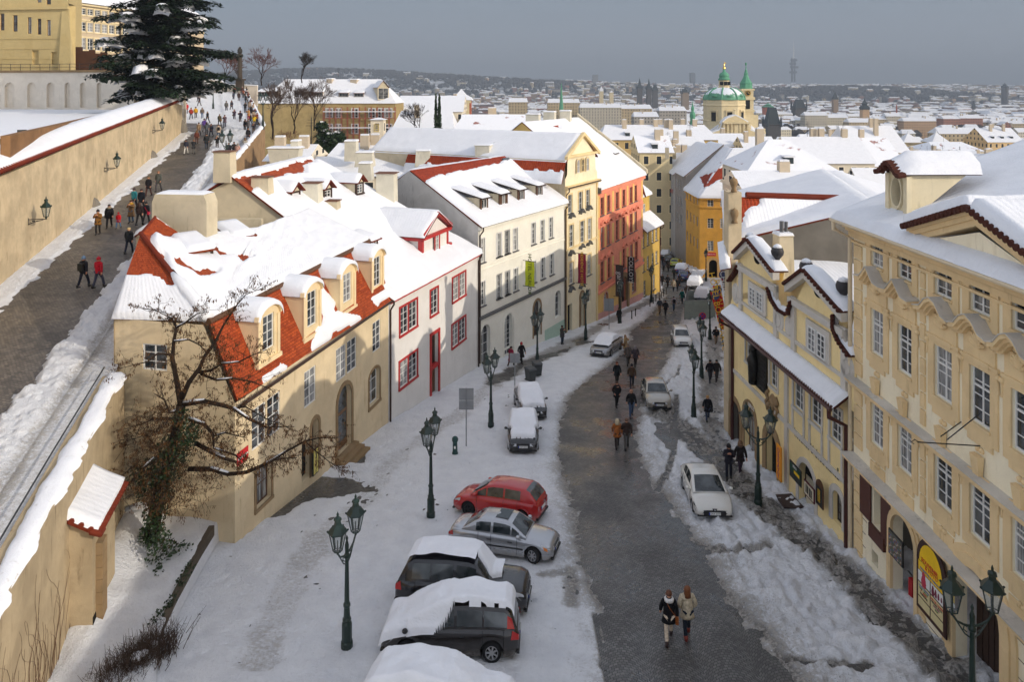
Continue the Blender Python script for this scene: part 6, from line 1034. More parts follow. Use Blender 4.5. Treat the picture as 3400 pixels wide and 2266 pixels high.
 hb,ht=hw*.90,hw*.70;hmax=max(z for _,z in rf)-zt(0);gx=sorted(set(list(np.linspace(rf[0][0],rf[-1][0],30))+[x for x,_ in rf]))
 def sec(x,off=0):
  z0=zt(x)-.0;h=max(.0,zr(x)-z0);k=min(1,h/hmax);wb_=min(hb,wx(x)*.92);wt_=wb_+(ht-wb_)*k;return z0,h,wb_,wt_
 def gp(x,tt,off=0,s=1):
  z0,h,wb_,wt_=sec(x);return Vector((x,s*(wb_+(wt_-wb_)*tt*.92+off),z0+h*.93*tt))
 V=[];
 for x in gx:
  z0,h,wb_,wt_=sec(x);half=[(wb_,z0-.03),(wb_+(wt_-wb_)*.5,z0+h*.5),(wb_+(wt_-wb_)*.92,z0+h*.93),(wt_*.9,z0+h*.985),(wt_*.5,z0+h*1.01+.012),(0,z0+h*1.015+.018)];ring=half+[(-y,z)for y,z in half[::-1][1:]];n=len(ring);V+=[(x,y,z)for y,z in ring]
 Fc=[(i*n+k,(i+1)*n+k,(i+1)*n+k+1,i*n+k+1)for i in range(len(gx)-1)for k in range(n-1)];b=MB();b.add(V,Fc);cab=b.build('roof',paint,t,True);bm=bmesh.new();bm.from_mesh(cab.data);bmesh.ops.recalc_face_normals(bm,faces=bm.faces[:]);bm.to_mesh(cab.data);bm.free()
 def screen(x0,x1,name,nx=6):
  b=MB();rows=[]
  for x in np.linspace(x0,x1,nx):
   z0,h,wb_,wt_=sec(x);rows.append([Vector((x,s*q,z0+h*zz+up+.008))for s,q,zz,up in((-1,wt_*.86,.985,0),(-1,wt_*.45,1.01,.012),(1,0,1.015,.018),(1,wt_*.45,1.01,.012),(1,wt_*.86,.985,0))])
  for r0,r1 in zip(rows[:-1],rows[1:]):
   for k in range(4):b.quad(r0[k],r0[k+1],r1[k+1],r1[k])
  return b.build(name,CGLASS,t,True)
 screen(rf[-1][0]-.03,rf[-2][0]+.02,'windscreen');screen(rf[0][0]+.04,(rf[1][0]*.35+rf[2][0]*.65),'rear_window')
 for s in(-1,1):
  for(a,c)in P['pil']:
   a,c=a*L,c*L;b=MB();ng=8;g=np.linspace(a,c,ng)
   for x0,x1 in zip(g[:-1],g[1:]):
    if sec(x0)[1]>.12 or sec(x1)[1]>.12:b.quad(gp(x0,.1,.010,s),gp(x1,.1,.010,s),gp(x1,.86,.010,s),gp(x0,.86,.010,s))
   if b.v:b.build('side_window',CGLASS,t)
  b=MB();[b.box((x*L,s*(wx(x*L)*.985+.012),zt(x*L)-.2),(.2,.03,.035))for x in((-.09,.11)if kind!='hatch' else(-.13,.07))];b.build('door_handle',TRIMB if dark_trim else paint,t)
  if dark_trim:b=MB();b.box(((fx+rx)/2,s*(hw+.004),.52),(wb-2*ra-.1,.025,.05));b.build('rubbing_strip',TRIMB,t)
  b=MB();mx=rf[-1][0]-.28;b.ball((mx,s*(hw+.10),zt(mx)+.1),.1,8,sz=.75);b.tube([(mx,s*hw*.92,zt(mx)+.02),(mx,s*(hw+.06),zt(mx)+.08)],.03,6);b.build('wing_mirror',TRIMB if kind in('suv','mpv')else paint,t,True)
  for x in(fx,rx):
   c=Vector((x,s*(hw-.115),wheelr));st_=steer if x==fx else 0;b=MB();prof=[(wheelr*.66,-.1),(wheelr*.9,-.105),(wheelr*.985,-.07),(wheelr,0),(wheelr*.985,.07),(wheelr*.9,.105),(wheelr*.66,.1)];nn=24
   X_=Vector((math.cos(st_),math.sin(st_),0));Y_=Vector((-math.sin(st_),math.cos(st_),0));vs=[c+X_*(r*math.cos(2*math.pi*k/nn))+Vector((0,0,r*math.sin(2*math.pi*k/nn)))+Y_*o for r,o in prof for k in range(nn)]
   b.add(vs,[(i*nn+k,i*nn+(k+1)%nn,(i+1)*nn+(k+1)%nn,(i+1)*nn+k)for i in range(6)for k in range(nn)]);w=b.build('wheel',TYRE,t,True);b=MB();o=s*.07
   ring=lambda r,oo:[c+X_*(r*math.cos(2*math.pi*k/nn))+Vector((0,0,r*math.sin(2*math.pi*k/nn)))+Y_*oo for k in range(nn)]
   A1,A2,A3=ring(wheelr*.68,s*.1),ring(wheelr*.60,s*.1),ring(wheelr*.58,s*.03);
   for k in range(nn):j=(k+1)%nn;b.quad(A1[k],A1[j],A2[j],A2[k]);b.quad(A2[k],A2[j],A3[j],A3[k])
   for k in range(7 if wheel is ALLOY else 5):
    a=2*math.pi*k/(7 if wheel is ALLOY else 5);d=X_*math.cos(a)+Vector((0,0,math.sin(a)));q=X_*(-math.sin(a))+Vector((0,0,math.cos(a)));b.box(c+d*wheelr*.33+Y_*s*.075,(wheelr*.56,.05,.025),(d,q,Y_))
   b.add(ring(.07,s*.09),[tuple(range(nn))]);r_=b.build('rim',wheel);r_.parent=w;b=MB();b.add(ring(wheelr*.6,s*.03),[tuple(range(nn))]);b.build('wheel_well',UNDER).parent=w
  for x in(P['pil'][0][0]*L+.12,(P['pil'][0][1]+.01)*L,rf[-1][0]-.08*L):b=MB();b.tube([(x,s*(wx(x)*q+.002),zt(x)*g+.2*(1-g))for q,g in((.985,.12),(1.0,.5),(.99,.8),(.935,.97))],.008,4);b.build('door_seam',UNDER,t)
  xh=L/2-.20;b=MB();vs=[]
  def bs(x,tz,out):w_,c_=wx(x),zt(x);return Vector((x,s*(w_*.955+out),c_-tz))
  b.add([bs(L/2-.42,.03,.035),bs(L/2-.12,.05,.04),bs(L/2-.045,.10,-.02),bs(L/2-.05,.24,-.0),bs(L/2-.2,.25,.045),bs(L/2-.40,.14,.05)],[(0,1,2,3,4,5)]);xf=L/2+.012;b.quad(Vector((xf-.03,s*wx(L/2)*.93,zt(L/2)-.0)),Vector((xf-.005,s*wx(L/2)*.5,zt(L/2)+.02)),Vector((xf,s*wx(L/2)*.52,zt(L/2)-.12)),Vector((xf-.02,s*wx(L/2)*.95,zt(L/2)-.13)));b.build('headlight',CGLASS if kind=='coupe' else LAMPG,t)
  if amber:b=MB();b.add([bs(L/2-.36,.07,.056),bs(L/2-.2,.08,.058),bs(L/2-.16,.2,.055),bs(L/2-.3,.19,.058)],[(0,1,2,3)]);b.build('indicator',AMB,t)
  xt=-L/2;zz=zt(xt+.1);tall=kind in('suv','mpv','wagon','hatch');z1,z0=(zz+(.25 if kind=='mpv' else.05),zz-.32)if tall else(zz-.03,zz-.26);b=MB();w_=wx(xt)
  b.add([Vector((xt-.012,s*w_*.62,z0)),Vector((xt-.012,s*w_*.99,z0)),Vector((xt-.005,s*w_*.99,min(z1,zt(xt)))),Vector((xt-.012,s*w_*.7,min(z1,zt(xt))))],[(0,1,2,3)]);b.add([Vector((xt-.012,s*(w_*.99),z0)),Vector((xt+.25,s*(wx(xt+.25)*.99+.012),z0+.04)),Vector((xt+.2,s*(wx(xt+.2)*.965+.02),min(z1,zt(xt+.2)-.02))),Vector((xt-.005,s*w_*.99,min(z1,zt(xt))))],[(0,1,2,3)])
  if kind=='mpv':b.add([gp(rf[0][0]+.06,.0,.015,s),gp(rf[0][0]+.3,.05,.02,s),gp(rf[1][0]+.14,.8,.02,s),gp(rf[1][0]-.0,.8,.015,s)],[(0,1,2,3)])
  b.build('tail_light',REDL,t)
 zf=zt(L/2);b=MB();b.box((L/2+.006,0,zf-.05),(.03,W*.42,.13));b.box((L/2+.008,0,.34),(.03,W*.55,.24 if kind=='coupe' else.12));b.build('grille',TRIMB,t);b=MB();b.box((L/2-.02,0,.25),(.1,W*.86,.06));b.box((-L/2+.02,0,.3),(.1,W*.86,.08));b.build('bumper_trim',TRIMB,t)
 zpl=.35 if kind=='coupe' else.46
 for s,txt in((1,plate),(-1,None)):
  b=MB();b.box((s*(L/2+.03),0,zpl if s>0 else.62),(.015,.52,.115));p=b.build('number_plate',PLATE,t);b=MB();b.box((s*(L/2+.031),-s*.24,zpl if s>0 else.62),(.017,.05,.112));b.build('plate_band',PBLUE).parent=p
  if s>0:text_mesh('lettering',txt or '4A8 2614',.105,(L/2+.04,.03,zpl),(0,1,0),(0,0,1),BTXT).parent=p
 if emblem:b=MB();b.add([(L/2+.02,-.11,zf+.10),(L/2+.02,.11,zf+.10),(L/2+.035,.06,zf-.02),(L/2+.035,-.06,zf-.02)],[(0,1,2,3)]);b.build('emblem',TRIMB,t);b=MB();b.add([(L/2+.04,-.03,zf+.07),(L/2+.042,.03,zf+.05),(L/2+.045,0,zf+.0)],[(0,1,2)]);b.build('emblem_figure',LAMPG,t)
 if sunroof:z_=zr(0)+.03;b=MB();b.box((-.05*L+.25,0,zr(-.05*L+.2)+.024),(.55,.85,.012));b.build('sunroof',CGLASS,t)
 if roofrails:b=MB();[b.tube([gp(x,1.03,.0,s)+Vector((0,0,.06))for x in np.linspace(rf[2][0]+.1,rf[-3][0],6)],.018,6)for s in(-1,1)];b.build('roof_rail',TRIMB,t)
 if snow:
  cover,th,drape=snow;nx_,ny_=190,96;X,Y=np.meshgrid(np.linspace(-L/2-.05,L/2+.05,nx_),np.linspace(-hw-.06,hw+.06,ny_))
  zb=np.vectorize(zt)(X)*1.0;wxx=np.vectorize(wx)(X);hgt=zb+.05*(1-(np.abs(Y)/hw)**2);zg=np.where((X>rf[0][0])&(X<rf[-1][0]),np.vectorize(zr)(X),0);z0=np.vectorize(zt)(X);h=np.maximum(zg-z0,0);k=np.minimum(1,h/hmax);wb_=np.minimum(hb,wxx*.92);wt_=wb_+(ht-wb_)*k
  aY=np.abs(Y);roofz=np.where(aY<wt_,z0+h,np.where(aY<wb_,z0+h*np.clip((wb_-aY)/np.maximum(wb_-wt_,.01),0,1),0));surf=np.maximum(hgt,np.where(h>.02,roofz,0))
  sm=surf.copy()
  for _ in range(10 if drape else 5):q=np.pad(sm,1,mode='edge');sm=.25*(q[:-2,1:-1]+q[2:,1:-1]+q[1:-1,:-2]+q[1:-1,2:])
  sm=np.maximum(sm,surf);e=np.minimum(np.minimum(X+L/2+.05,L/2+.05-X),hw+.05-aY);n1=fbm(X*1.4+C[0],Y*1.4,2)-.5;n2=fbm(X*5+C[0],Y*5,3)-.5;mk=cover(X,Y,aY,roofz-z0)+n1*.26+n2*.012
  tt=th*np.sqrt(np.clip(1-(1-np.clip(np.minimum(e,mk)/.2,0,1))**2,0,1))*(1+n1*.7);mk=mk if drape else np.minimum(mk,e-.09);kp=mk>-.04;tt=th*np.sqrt(np.clip(1-(1-np.clip(np.minimum(e,mk)/.3,0,1))**2,0,1))*(1+n1*.8);Zs=np.where(mk>0,np.maximum(surf,sm*.6+surf*.4)+tt+.015,surf-.03);
  if drape:Zs=np.where((e<.03)&(mk>0),Zs-drape*(.8+n1),Zs)
  dn=np.stack([X,Y+np.sign(Y)*.06*sstep(0,.06,aY-wt_*.97)*(h>.1),Zs],-1);grid_obj('snow_cover',dn,SNOW,t,keep=kp)
 hd=Vector((head[0],head[1],-.12*head[1])).normalized();up=Vector((0,.12,1)).normalized();up=(up-hd*up.dot(hd)).normalized();lf=up.cross(hd);M_=Matrix((hd,lf,up)).transposed();t.rotation_euler=M_.to_euler();return t
def wheels(tp,a,b_):return G(tp[0],*a),G(tp[1],*b_)
def place(front,rear,side,W,fo,L,wb):
 h=(front-rear);h.z=0;h.normalize();lf=Vector((-h.y,h.x,0));mid=(front+rear)/2;shift=(L/2-fo)-wb/2;c=mid-h*shift-lf*side*(W/2-.12);c.z=gz(c.y)+.05;return c,h
full=lambda X,Y,a,r:1.0+0*X
c,h=place(G('d',1062,1186),G('d',1215,1212),1,1.75,.8,4.15,2.6);car('bright red hatchback with a dark rear window parked side on',c,h,car_paint('red_car_paint',(.42,.012,.012)),4.15,1.75,1.5,2.6,.8,'hatch',wheel=TRIMB,wheelr=.31)
c,h=place(G('d',1240,1301),G('d',1066,1275),-1,1.74,.78,4.47,2.72);car('silver sedan with a sunroof and orange indicators beside the red hatchback',c,h,car_paint('silver_car_paint',(.42,.43,.45),.6),4.47,1.74,1.42,2.72,.78,'sedan',dark_trim=True,steer=-.35,amber=True,sunroof=True)
suvc=lambda X,Y,a,r:np.where((X>-2.05)&(X<.55),1.0,np.where((X>=.55)&(X<1.45),.35-.5*np.abs(X-1.0)+.5*np.sin(Y*2),-1))*1.0-np.where(a>.68,2,0)
c,h=place(G('d',1172,1425),G('d',957,1408),-1,1.93,.9,4.79,2.75);car('black sport utility car with a thick slab of snow on its roof',c,h,car_paint('black_car_paint',(.008,.008,.011)),4.79,1.93,1.72,2.75,.9,'suv',snow=(suvc,.17,0),wheelr=.37)
mpvc=lambda X,Y,a,r:np.minimum(1.2,(.63+.5*np.clip((X+.15)/.9,0,1)-a)*3.5)-np.where(X<-2.1,1.5,0)
c,h=place(G('d',915,1520),G('d',1152,1527),1,1.83,.88,4.47,2.73);car('black people carrier half buried in snow with red corner tail lights',c,h,car_paint('dark_brown_car_paint',(.012,.009,.008)),4.47,1.83,1.6,2.73,.88,'mpv',snow=(mpvc,.24,.1))
c,h=place(G('d',1075,1735),G('d',905,1715),-1,1.78,.85,4.3,2.6);car('car completely buried in smooth snow at the bottom edge of the photo',c,h,car_paint('grey_car_paint',(.1,.1,.11)),4.3,1.78,1.45,2.6,.85,'hatch',snow=(full,.3,.55))
def endon(fr,tilt,W,L,fo):f_=G(*fr);h=Vector((tilt[0],tilt[1],0)).normalized();c=f_-h*(L/2);c.z=gz(c.y)+.05;return c,h
a4=lambda X,Y,a,r:np.minimum(np.minimum(1.2,(2.02-X)*2),(.76-a)*3.5+.25*np.cos(X*1.3))-.35*np.exp(-((X-1.15)/.12)**2)
c,h=endon(('d',1202,1050),(-.02,-1),1.82,4.7,.9);car('dark saloon under thick snow facing the camera, in front of another',c,h,car_paint('black_saloon_paint',(.01,.01,.012)),4.7,1.82,1.45,2.8,.9,'sedan',snow=(a4,.2,0),plate='4A4 0643')
c,h=endon(('d',1229,972),(.12,-1),1.8,4.6,.9);car('dark saloon under snow parked directly behind the other snowy saloon',c,h,car_paint('anthracite_paint',(.02,.02,.024)),4.6,1.8,1.45,2.75,.9,'sedan',snow=(lambda X,Y,a,r:np.minimum(np.minimum(1.2,(2.0-X)*2),(.74-a)*3.5+.2*np.sin(X*1.7)),.2,0))
c,h=endon(('K',880,240),(-.42,-.9),1.86,4.9,.9);car('silver grey saloon with snow on its bonnet and windscreen by the road bend',c,h,car_paint('silver_grey_paint',(.3,.3,.31),.5),4.9,1.86,1.45,2.94,.9,'sedan',snow=(lambda X,Y,a,r:1.0-np.where(X>1.9,2,0)-np.where((a>.8),2,0),.13,0))
c,h=endon(('K',1622,160),(-.12,-1),1.73,4.5,.85);car('white estate car with roof rails parked by the lamp posts',c,h,car_paint('white_estate_paint',(.7,.7,.69)),4.5,1.73,1.46,2.51,.85,'wagon',dark_trim=True,roofrails=True)
c,h=endon(('K',1415,712),(-.07,-1),1.76,4.8,.9);car('champagne beige saloon facing the camera beside the wet road',c,h,car_paint('champagne_paint',(.36,.33,.28),.4),4.8,1.76,1.46,2.8,.9,'sedan',dark_trim=True,plate='3A6 5274')
rw_=G('K',1628,1392);fw__=G('K',1706,1580);c,h=place(fw__,rw_,-1,1.82,.88,4.44,2.61);car('white coupe with black lower grille facing the camera on the right',c,h,car_paint('pearl_white_paint',(.66,.64,.59)),4.44,1.82,1.42,2.61,.88,'coupe',plate='2AX 3777',emblem=True)
bd=Vector((.36,.93,0));zz_=lambda x,y:('S',2100+x*.1913,850+y*.1913)
for(x,y,lab,col,sn,kd)in((1235,770,'snow covered parked car nearest to the fenced pit',(.05,.06,.08),(full,.26,.35),'wagon'),(1090,560,'second snow covered parked car behind the fenced pit',(.08,.09,.1),(full,.26,.35),'sedan'),(905,420,'dark blue parked car between snowy cars in the narrow street',(.01,.03,.14),None,'sedan'),(860,300,'blue car with a snow white roof in the narrow street',(.02,.05,.2),(full,.2,0),'hatch'),(760,185,'yellow green taxi in the row of parked cars far down the street',(.45,.5,.04),None,'wagon'),(640,110,'dark car far down the narrow street',(.02,.02,.022),None,'sedan'),(580,40,'farthest snow roofed car in the narrow street',(.1,.1,.1),(full,.2,0),'sedan')):
 p=G(*zz_(x,y));p.z=gz(p.y)+.05;car(lab,p,bd,car_paint('far_car_paint',col),4.4,1.75,1.46,2.6,.85,kd,snow=sn)
# ================================================ people
SKIN=flat('skin',lin(205,150,122),.6,.3,var=.08);EYE=flat('eye_dark',(.02,.015,.012),.3);COAT=tinted('coat_cloth');TROU=tinted('trouser_cloth');HAIRM=tinted('hair',.6,.35,.5,30);SHOE=tinted('shoe_leather',.5,.4,.2);BAGM=tinted('bag_leather',.6)
def skin_mesh(J,E,rad,sub=1):
 me=bpy.data.meshes.new('tmp');me.from_pydata([J[k]for k in J],[(list(J).index(a),list(J).index(b))for a,b in E],[]);o=bpy.data.objects.new('tmp',me);COL.objects.link(o);o.modifiers.new('s','SKIN');o.modifiers.new('d','SUBSURF').levels=sub
 for k,v in zip(J,me.skin_vertices[0].data):r=rad[k];v.radius=r if hasattr(r,'__len__')else(r,r);v.use_root=(k==list(J)[0])
 dg=bpy.context.evaluated_depsgraph_get();m2=bpy.data.meshes.new_from_object(o.evaluated_get(dg));bpy.data.objects.remove(o);b=MB();b.add([v.co[:]for v in m2 .vertices],[tuple(p.vertices)for p in m2 .polygons]);bpy.data.meshes.remove(m2);return b
def skeleton(pose):
 st={'walk':.30,'stride':.42,'stand':.04,'photo':.05,'pocket':.22}[pose];J=dict(pel=(0,0,.95),wst=(0,0,1.12),che=(0,.015,1.33),nck=(0,.0,1.48),hed=(0,.02,1.58),top=(0,.03,1.70))
 for s,n in((1,'R'),(-1,'L')):
  f=st*s;J['hip'+n]=(.09*s,0,.90);J['kne'+n]=(.10*s,f*.55+.04,.49);J['ank'+n]=(.10*s,f,.09 if f>0 else.12);J['sho'+n]=(.185*s,0,1.42)
  if pose=='photo':J['elb'+n]=(.25*s,.10,1.18);J['wri'+n]=(.07*s,.30,1.40)
  elif pose=='pocket':J['elb'+n]=(.29*s,-.06,1.14);J['wri'+n]=(.19*s,.10,.96)
  elif pose=='stand':J['elb'+n]=(.25*s,-.03,1.14);J['wri'+n]=(.24*s,.08,.90)
  else:J['elb'+n]=(.26*s,-f*.25,1.15);J['wri'+n]=(.26*s,-f*.5+.06,.92)
 return J
SKC={}
def person_parts(pose,coat,hair):
 key=(pose,coat,hair)
 if key in SKC:return SKC[key]
 J=skeleton(pose);E=[('pel','wst'),('wst','che'),('che','nck'),('nck','hed'),('hed','top')]+[e for n in 'RL' for e in(('pel','hip'+n),('hip'+n,'kne'+n),('kne'+n,'ank'+n),('che','sho'+n),('sho'+n,'elb'+n),('elb'+n,'wri'+n))]
 r=dict(pel=(.14,.11),wst=(.12,.10),che=(.15,.11),nck=.055,hed=(.085,.095),top=(.07,.08));
 for n in 'RL':r.update({'hip'+n:.085,'kne'+n:.058,'ank'+n:.042,'sho'+n:.062,'elb'+n:.045,'wri'+n:.03})
 b=skin_mesh(J,E,r);
 for s,n in((1,'R'),(-1,'L')):
  w,e=Vector(J['wri'+n]),Vector(J['elb'+n]);d=(w-e).normalized();sd=d.cross(Vector((0,1,.2))).normalized()*1.0;nn=d.cross(sd);b.tube([w-d*.01,w+d*.045,w+d*.085],[.026,.036,.03],8)
  for i,l in enumerate((.065,.08,.074,.055)):q=w+d*.08+sd*(.027-.018*i);b.tube([q,q+d*l*.55+nn*.006,q+d*l*.85+nn*.025],[.0095,.009,.007],5)
  q=w+d*.03+sd*.03;b.tube([q,q+sd*.025+d*.025,q+sd*.03+d*.055+nn*.012],[.012,.011,.008],5)
 nf=len(b.f);b.lathe([(.004,1.585),(.016,1.592),(.018,1.602),(.006,1.63)],(0,.122,0),6,0,sy=1.2)
 [b.ball((s*.035,.112,1.635),.011,6,1)for s in(-1,1)];b.box((0,.118,1.562),(.05,.012,.011),m=1);[b.ball((s*.093,.02,1.62),.024,6)for s in(-1,1)]
 body=b.build('body',[SKIN,EYE],None,True).data
 zh={'short':.86,'mid':.70,'long':.50}[coat];rc=dict(wst=(.17,.14),che=(.20,.155),nck=(.085,.085));J2={k:J[k]for k in('wst','che','nck')};E2=[('wst','che'),('che','nck')]
 for n in 'RL':
  for k,rr in(('sho',.092),('elb',.075),('wri',.062)):J2[k+n]=J[k+n];rc[k+n]=rr
  E2+=[('che','sho'+n),('sho'+n,'elb'+n),('elb'+n,'wri'+n)]
 b=skin_mesh(J2,E2,rc);fl=1+.0*(1-zh);P_=[(.150,1.30),(.165,1.18),(.172,1.05),(.185,.92)]+([(.20,.78)]if zh<.8 else[])+([(.215,.64)]if zh<.66 else[])+[(.20+.06*(.86-zh)/.36,zh),(.14,zh+.02)]
 b.lathe(P_,(0,.0,0),18,sx=1.12,sy=.84);b.lathe([(.085,1.47),(.10,1.50),(.095,1.55),(.075,1.55)],(0,.0,0),12);coatm=b.build('coat',COAT,None,True).data
 J3={k:J[k]for k in('pel','hipR','kneR','ankR','hipL','kneL','ankL')};J3['pel']=(0,0,.97);E3=[('pel','hipR'),('hipR','kneR'),('kneR','ankR'),('pel','hipL'),('hipL','kneL'),('kneL','ankL')];b=skin_mesh(J3,E3,dict(pel=(.16,.125),hipR=.1,hipL=.1,kneR=.075,kneL=.075,ankR=.068,ankL=.068));trou=b.build('trousers',TROU,None,True).data
 shoe=[]
 for n in 'RL':b=MB();a=Vector(J['ank'+n]);b.tube([a+Vector((0,-.05,.09)),a+Vector((0,-.04,-.05)),a+Vector((0,.06,-.06)),a+Vector((0,.17,-.065)),a+Vector((0,.2,-.07))],[.06,.055,.05,.046,.02],8);shoe.append(b.build('shoe',SHOE,None,True).data)
 b=MB()
 if hair=='short':b.lathe([(.104,1.63),(.108,1.67),(.098,1.72),(.07,1.755),(.02,1.768)],(0,.005,0),12,sy=1.08);
 elif hair=='long':b.lathe([(.12,1.40),(.115,1.50),(.11,1.60),(.112,1.66),(.10,1.72),(.07,1.755),(.02,1.768)],(0,-.028,0),12,sy=1.0)
 elif hair=='hat':b.lathe([(.112,1.62),(.114,1.66),(.112,1.70),(.09,1.76),(.05,1.79),(.03,1.80)],(0,.01,0),12,sy=1.08);b.ball((0,.01,1.81),.03,6)
 elif hair=='hood':b.lathe([(.14,1.46),(.135,1.56),(.13,1.66),(.11,1.73),(.07,1.78),(.02,1.79)],(0,-.03,0),12,sy=1.05)
 hairm=b.build('hair',HAIRM,None,True).data
 for o in[o for o in COL.objects if o.data in(body,coatm,trou,*shoe,hairm)]:bpy.data.objects.remove(o)
 SKC[key]=(body,coatm,trou,*shoe,hairm);return SKC[key]
def person(P,yaw,label,coat=(.02,.02,.022),tr=(.02,.022,.03),hair=(.03,.02,.012),shoe=(.02,.016,.012),pose='walk',cl='mid',hs='short',h=1.75,group=None,bag=None,collar=None,ramp=False):
 t=thing('person',label,'person',P,yaw,group);k=h/1.77;t.scale=(k*1.04,k*1.04,k);ms=person_parts(pose,cl,hs)
 for nm,me,c in zip(('body','coat','trousers','shoe','shoe','hat' if hs=='hat' else 'hood' if hs=='hood' else 'hair'),ms,(None,coat,tr,shoe,shoe,hair)):
  o=bpy.data.objects.new(nm,me);COL.objects.link(o);o.parent=t
  if c:o.color=(*c,1)
 if bag:
  b=MB()
  if bag[0]=='backpack':b.box((0,-.2,1.2),(.30,.17,.42));b.box((0,-.27,1.12),(.22,.06,.2));[b.tube([(s*.1,-.12,1.40),(s*.12,.02,1.48),(s*.12,.15,1.38),(s*.12,.12,1.15)],.018,5)for s in(-1,1)]
  else:b.box((.25,-.08,.86),(.1,.30,.24));b.tube([(.22,-.12,.95),(.02,-.17,1.25),(-.14,-.03,1.49),(-.05,.16,1.3),(.23,.05,.95)],.014,5)
  o=b.build('backpack' if bag[0]=='backpack' else 'shoulder_bag',BAGM,t);o.color=(*bag[1],1)
 if collar:b=MB();b.lathe([(.09,1.42),(.165,1.43),(.17,1.49),(.12,1.55),(.09,1.54)],(0,-.01,0),14);o=b.build('collar',COAT,t,True);o.color=(*collar,1)
 return t
C_=lambda r,g,b_:lin(r,g,b_);BLK=C_(26,25,28);NAVY=C_(34,38,56);JEAN=C_(52,66,92);BRN=C_(96,66,42);GRY=C_(92,92,94);DBR=C_(56,42,34)
AWAY,TOW=0.,math.pi
def W_(t,x,y,yaw,label,**k):p=G(t,x,y);p.z+=k.pop('dz',.02);return person(p,yaw,label,**k)
def R_(t,x,y,yaw,label,**k):
 p=R(t,x,y);p.z+=.03;return person(p,yaw,label,**k)
W_('O',1492,1218,AWAY-.1,'woman in a short black coat with white fur collar and pale tights',coat=C_(14,13,18),tr=C_(226,205,180),hair=C_(104,62,40),shoe=C_(58,38,34),cl='mid',hs='short',h=1.7,bag=('bag',C_(150,84,40)),collar=C_(225,220,215))
W_('O',1650,1180,AWAY+.05,'woman with long auburn hair, cream coat and red boots on the road',coat=C_(206,190,162),tr=C_(30,38,50),hair=C_(126,76,42),shoe=C_(130,50,38),cl='mid',hs='long',h=1.74,pose='pocket')
W_('K',1043,1018,AWAY,'person in a tan sheepskin coat with a pale hood on the wet road',coat=C_(176,104,50),tr=C_(50,40,38),hair=C_(216,196,160),cl='mid',hs='hood',h=1.68)
W_('K',1125,1028,AWAY-.05,'man in a dark brown jacket and grey trousers beside the tan sheepskin coat',coat=C_(64,48,42),tr=C_(92,88,84),hair=C_(110,80,66),cl='short',h=1.78)
W_('K',1165,748,TOW,'bald man in a dark jacket and blue jeans walking towards the camera',coat=C_(30,28,30),tr=C_(70,92,124),hair=C_(190,140,112),cl='short',h=1.8)
W_('K',1040,655,TOW+.15,'woman in a black coat and sunglasses raising a hand on the road',coat=BLK,tr=BLK,hair=C_(70,44,30),cl='mid',hs='long',h=1.7,pose='pocket')
W_('K',1042,462,TOW,'woman with long brown hair in a slim black coat on the road',coat=C_(24,28,30),tr=C_(20,20,22),hair=C_(110,56,36),cl='mid',hs='long',h=1.7)
W_('K',1170,492,TOW-.1,'person in an open brown jacket with cream lining and dark jeans on the road',coat=C_(84,64,48),tr=C_(36,42,56),hair=C_(30,30,34),cl='short',hs='hat',h=1.76)
W_('K',1115,196,TOW+.8,'woman in a long beige coat with a bag beside the silver grey saloon',coat=C_(180,150,108),tr=C_(150,120,84),hair=C_(150,116,80),cl='long',hs='long',h=1.68,pose='photo',bag=('bag',C_(120,84,50)))
W_('K',1138,298,AWAY,'person in a grey brown jacket walking away up the road beside a hooded companion',coat=C_(104,92,84),tr=C_(80,76,72),hair=C_(120,104,90),h=1.78)
W_('K',1202,305,AWAY,'hooded person in a dark mauve coat beside the grey brown jacket',coat=C_(76,66,72),tr=C_(40,34,36),hair=C_(140,130,132),cl='mid',hs='hood',h=1.72)
W_('K',122,307,AWAY-.6,'person in a raspberry red coat by the mint plinth',coat=C_(150,40,66),tr=C_(90,52,46),hair=C_(60,40,34),cl='long',hs='short',h=1.66)
W_('K',212,277,TOW+.5,'person in a red cap and long dark coat by the mint plinth',coat=C_(40,38,40),tr=BLK,hair=C_(186,34,44),cl='long',hs='hat',h=1.74)
W_('G',566,1552,TOW+.6,'man in a grey coat and jeans lifting a camera by the hotel corner',coat=C_(84,80,76),tr=C_(54,62,80),hair=C_(50,40,34),cl='mid',pose='photo',h=1.78)
W_('G',1060,1376,AWAY+.3,'dark dressed person standing at the foot of the street lamp by the grey sign',coat=C_(44,42,42),tr=C_(46,42,40),cl='mid',h=1.76,pose='stand')
W_('K',1850,452,TOW,'person in a black jacket under the yellow tavern, left of a pair',coat=C_(34,30,34),tr=C_(58,58,66),cl='short',h=1.78)
W_('K',1906,446,TOW,'person in a dark grey jacket under the yellow tavern, right of a pair',coat=C_(52,48,48),tr=C_(74,72,74),cl='short',h=1.74)
W_('K',1828,788,AWAY-.1,'blond woman in a black coat with a bag on the right pavement',coat=C_(24,24,30),tr=C_(64,74,96),hair=C_(206,160,104),shoe=C_(24,20,20),cl='mid',hs='short',h=1.68,bag=('bag',C_(34,30,30)))
W_('K',2012,1286,TOW-.2,'man in a dark padded jacket looking at his hand on the right pavement',coat=C_(38,34,44),tr=C_(44,46,60),hair=C_(30,26,30),cl='short',pose='photo',hs='hat',h=1.8)
W_('K',2112,1240,TOW,'woman in a fur trimmed dark coat and purple trousers beside the padded jacket man',coat=C_(44,36,34),tr=C_(60,44,60),hair=C_(120,90,66),shoe=C_(60,40,34),cl='mid',hs='hood',h=1.72)
W_('K',1900,128,TOW,'man in a dark jacket and beige trousers on the pavement under the red banners',coat=C_(28,28,32),tr=C_(140,124,104),cl='short',h=1.8,pose='pocket')
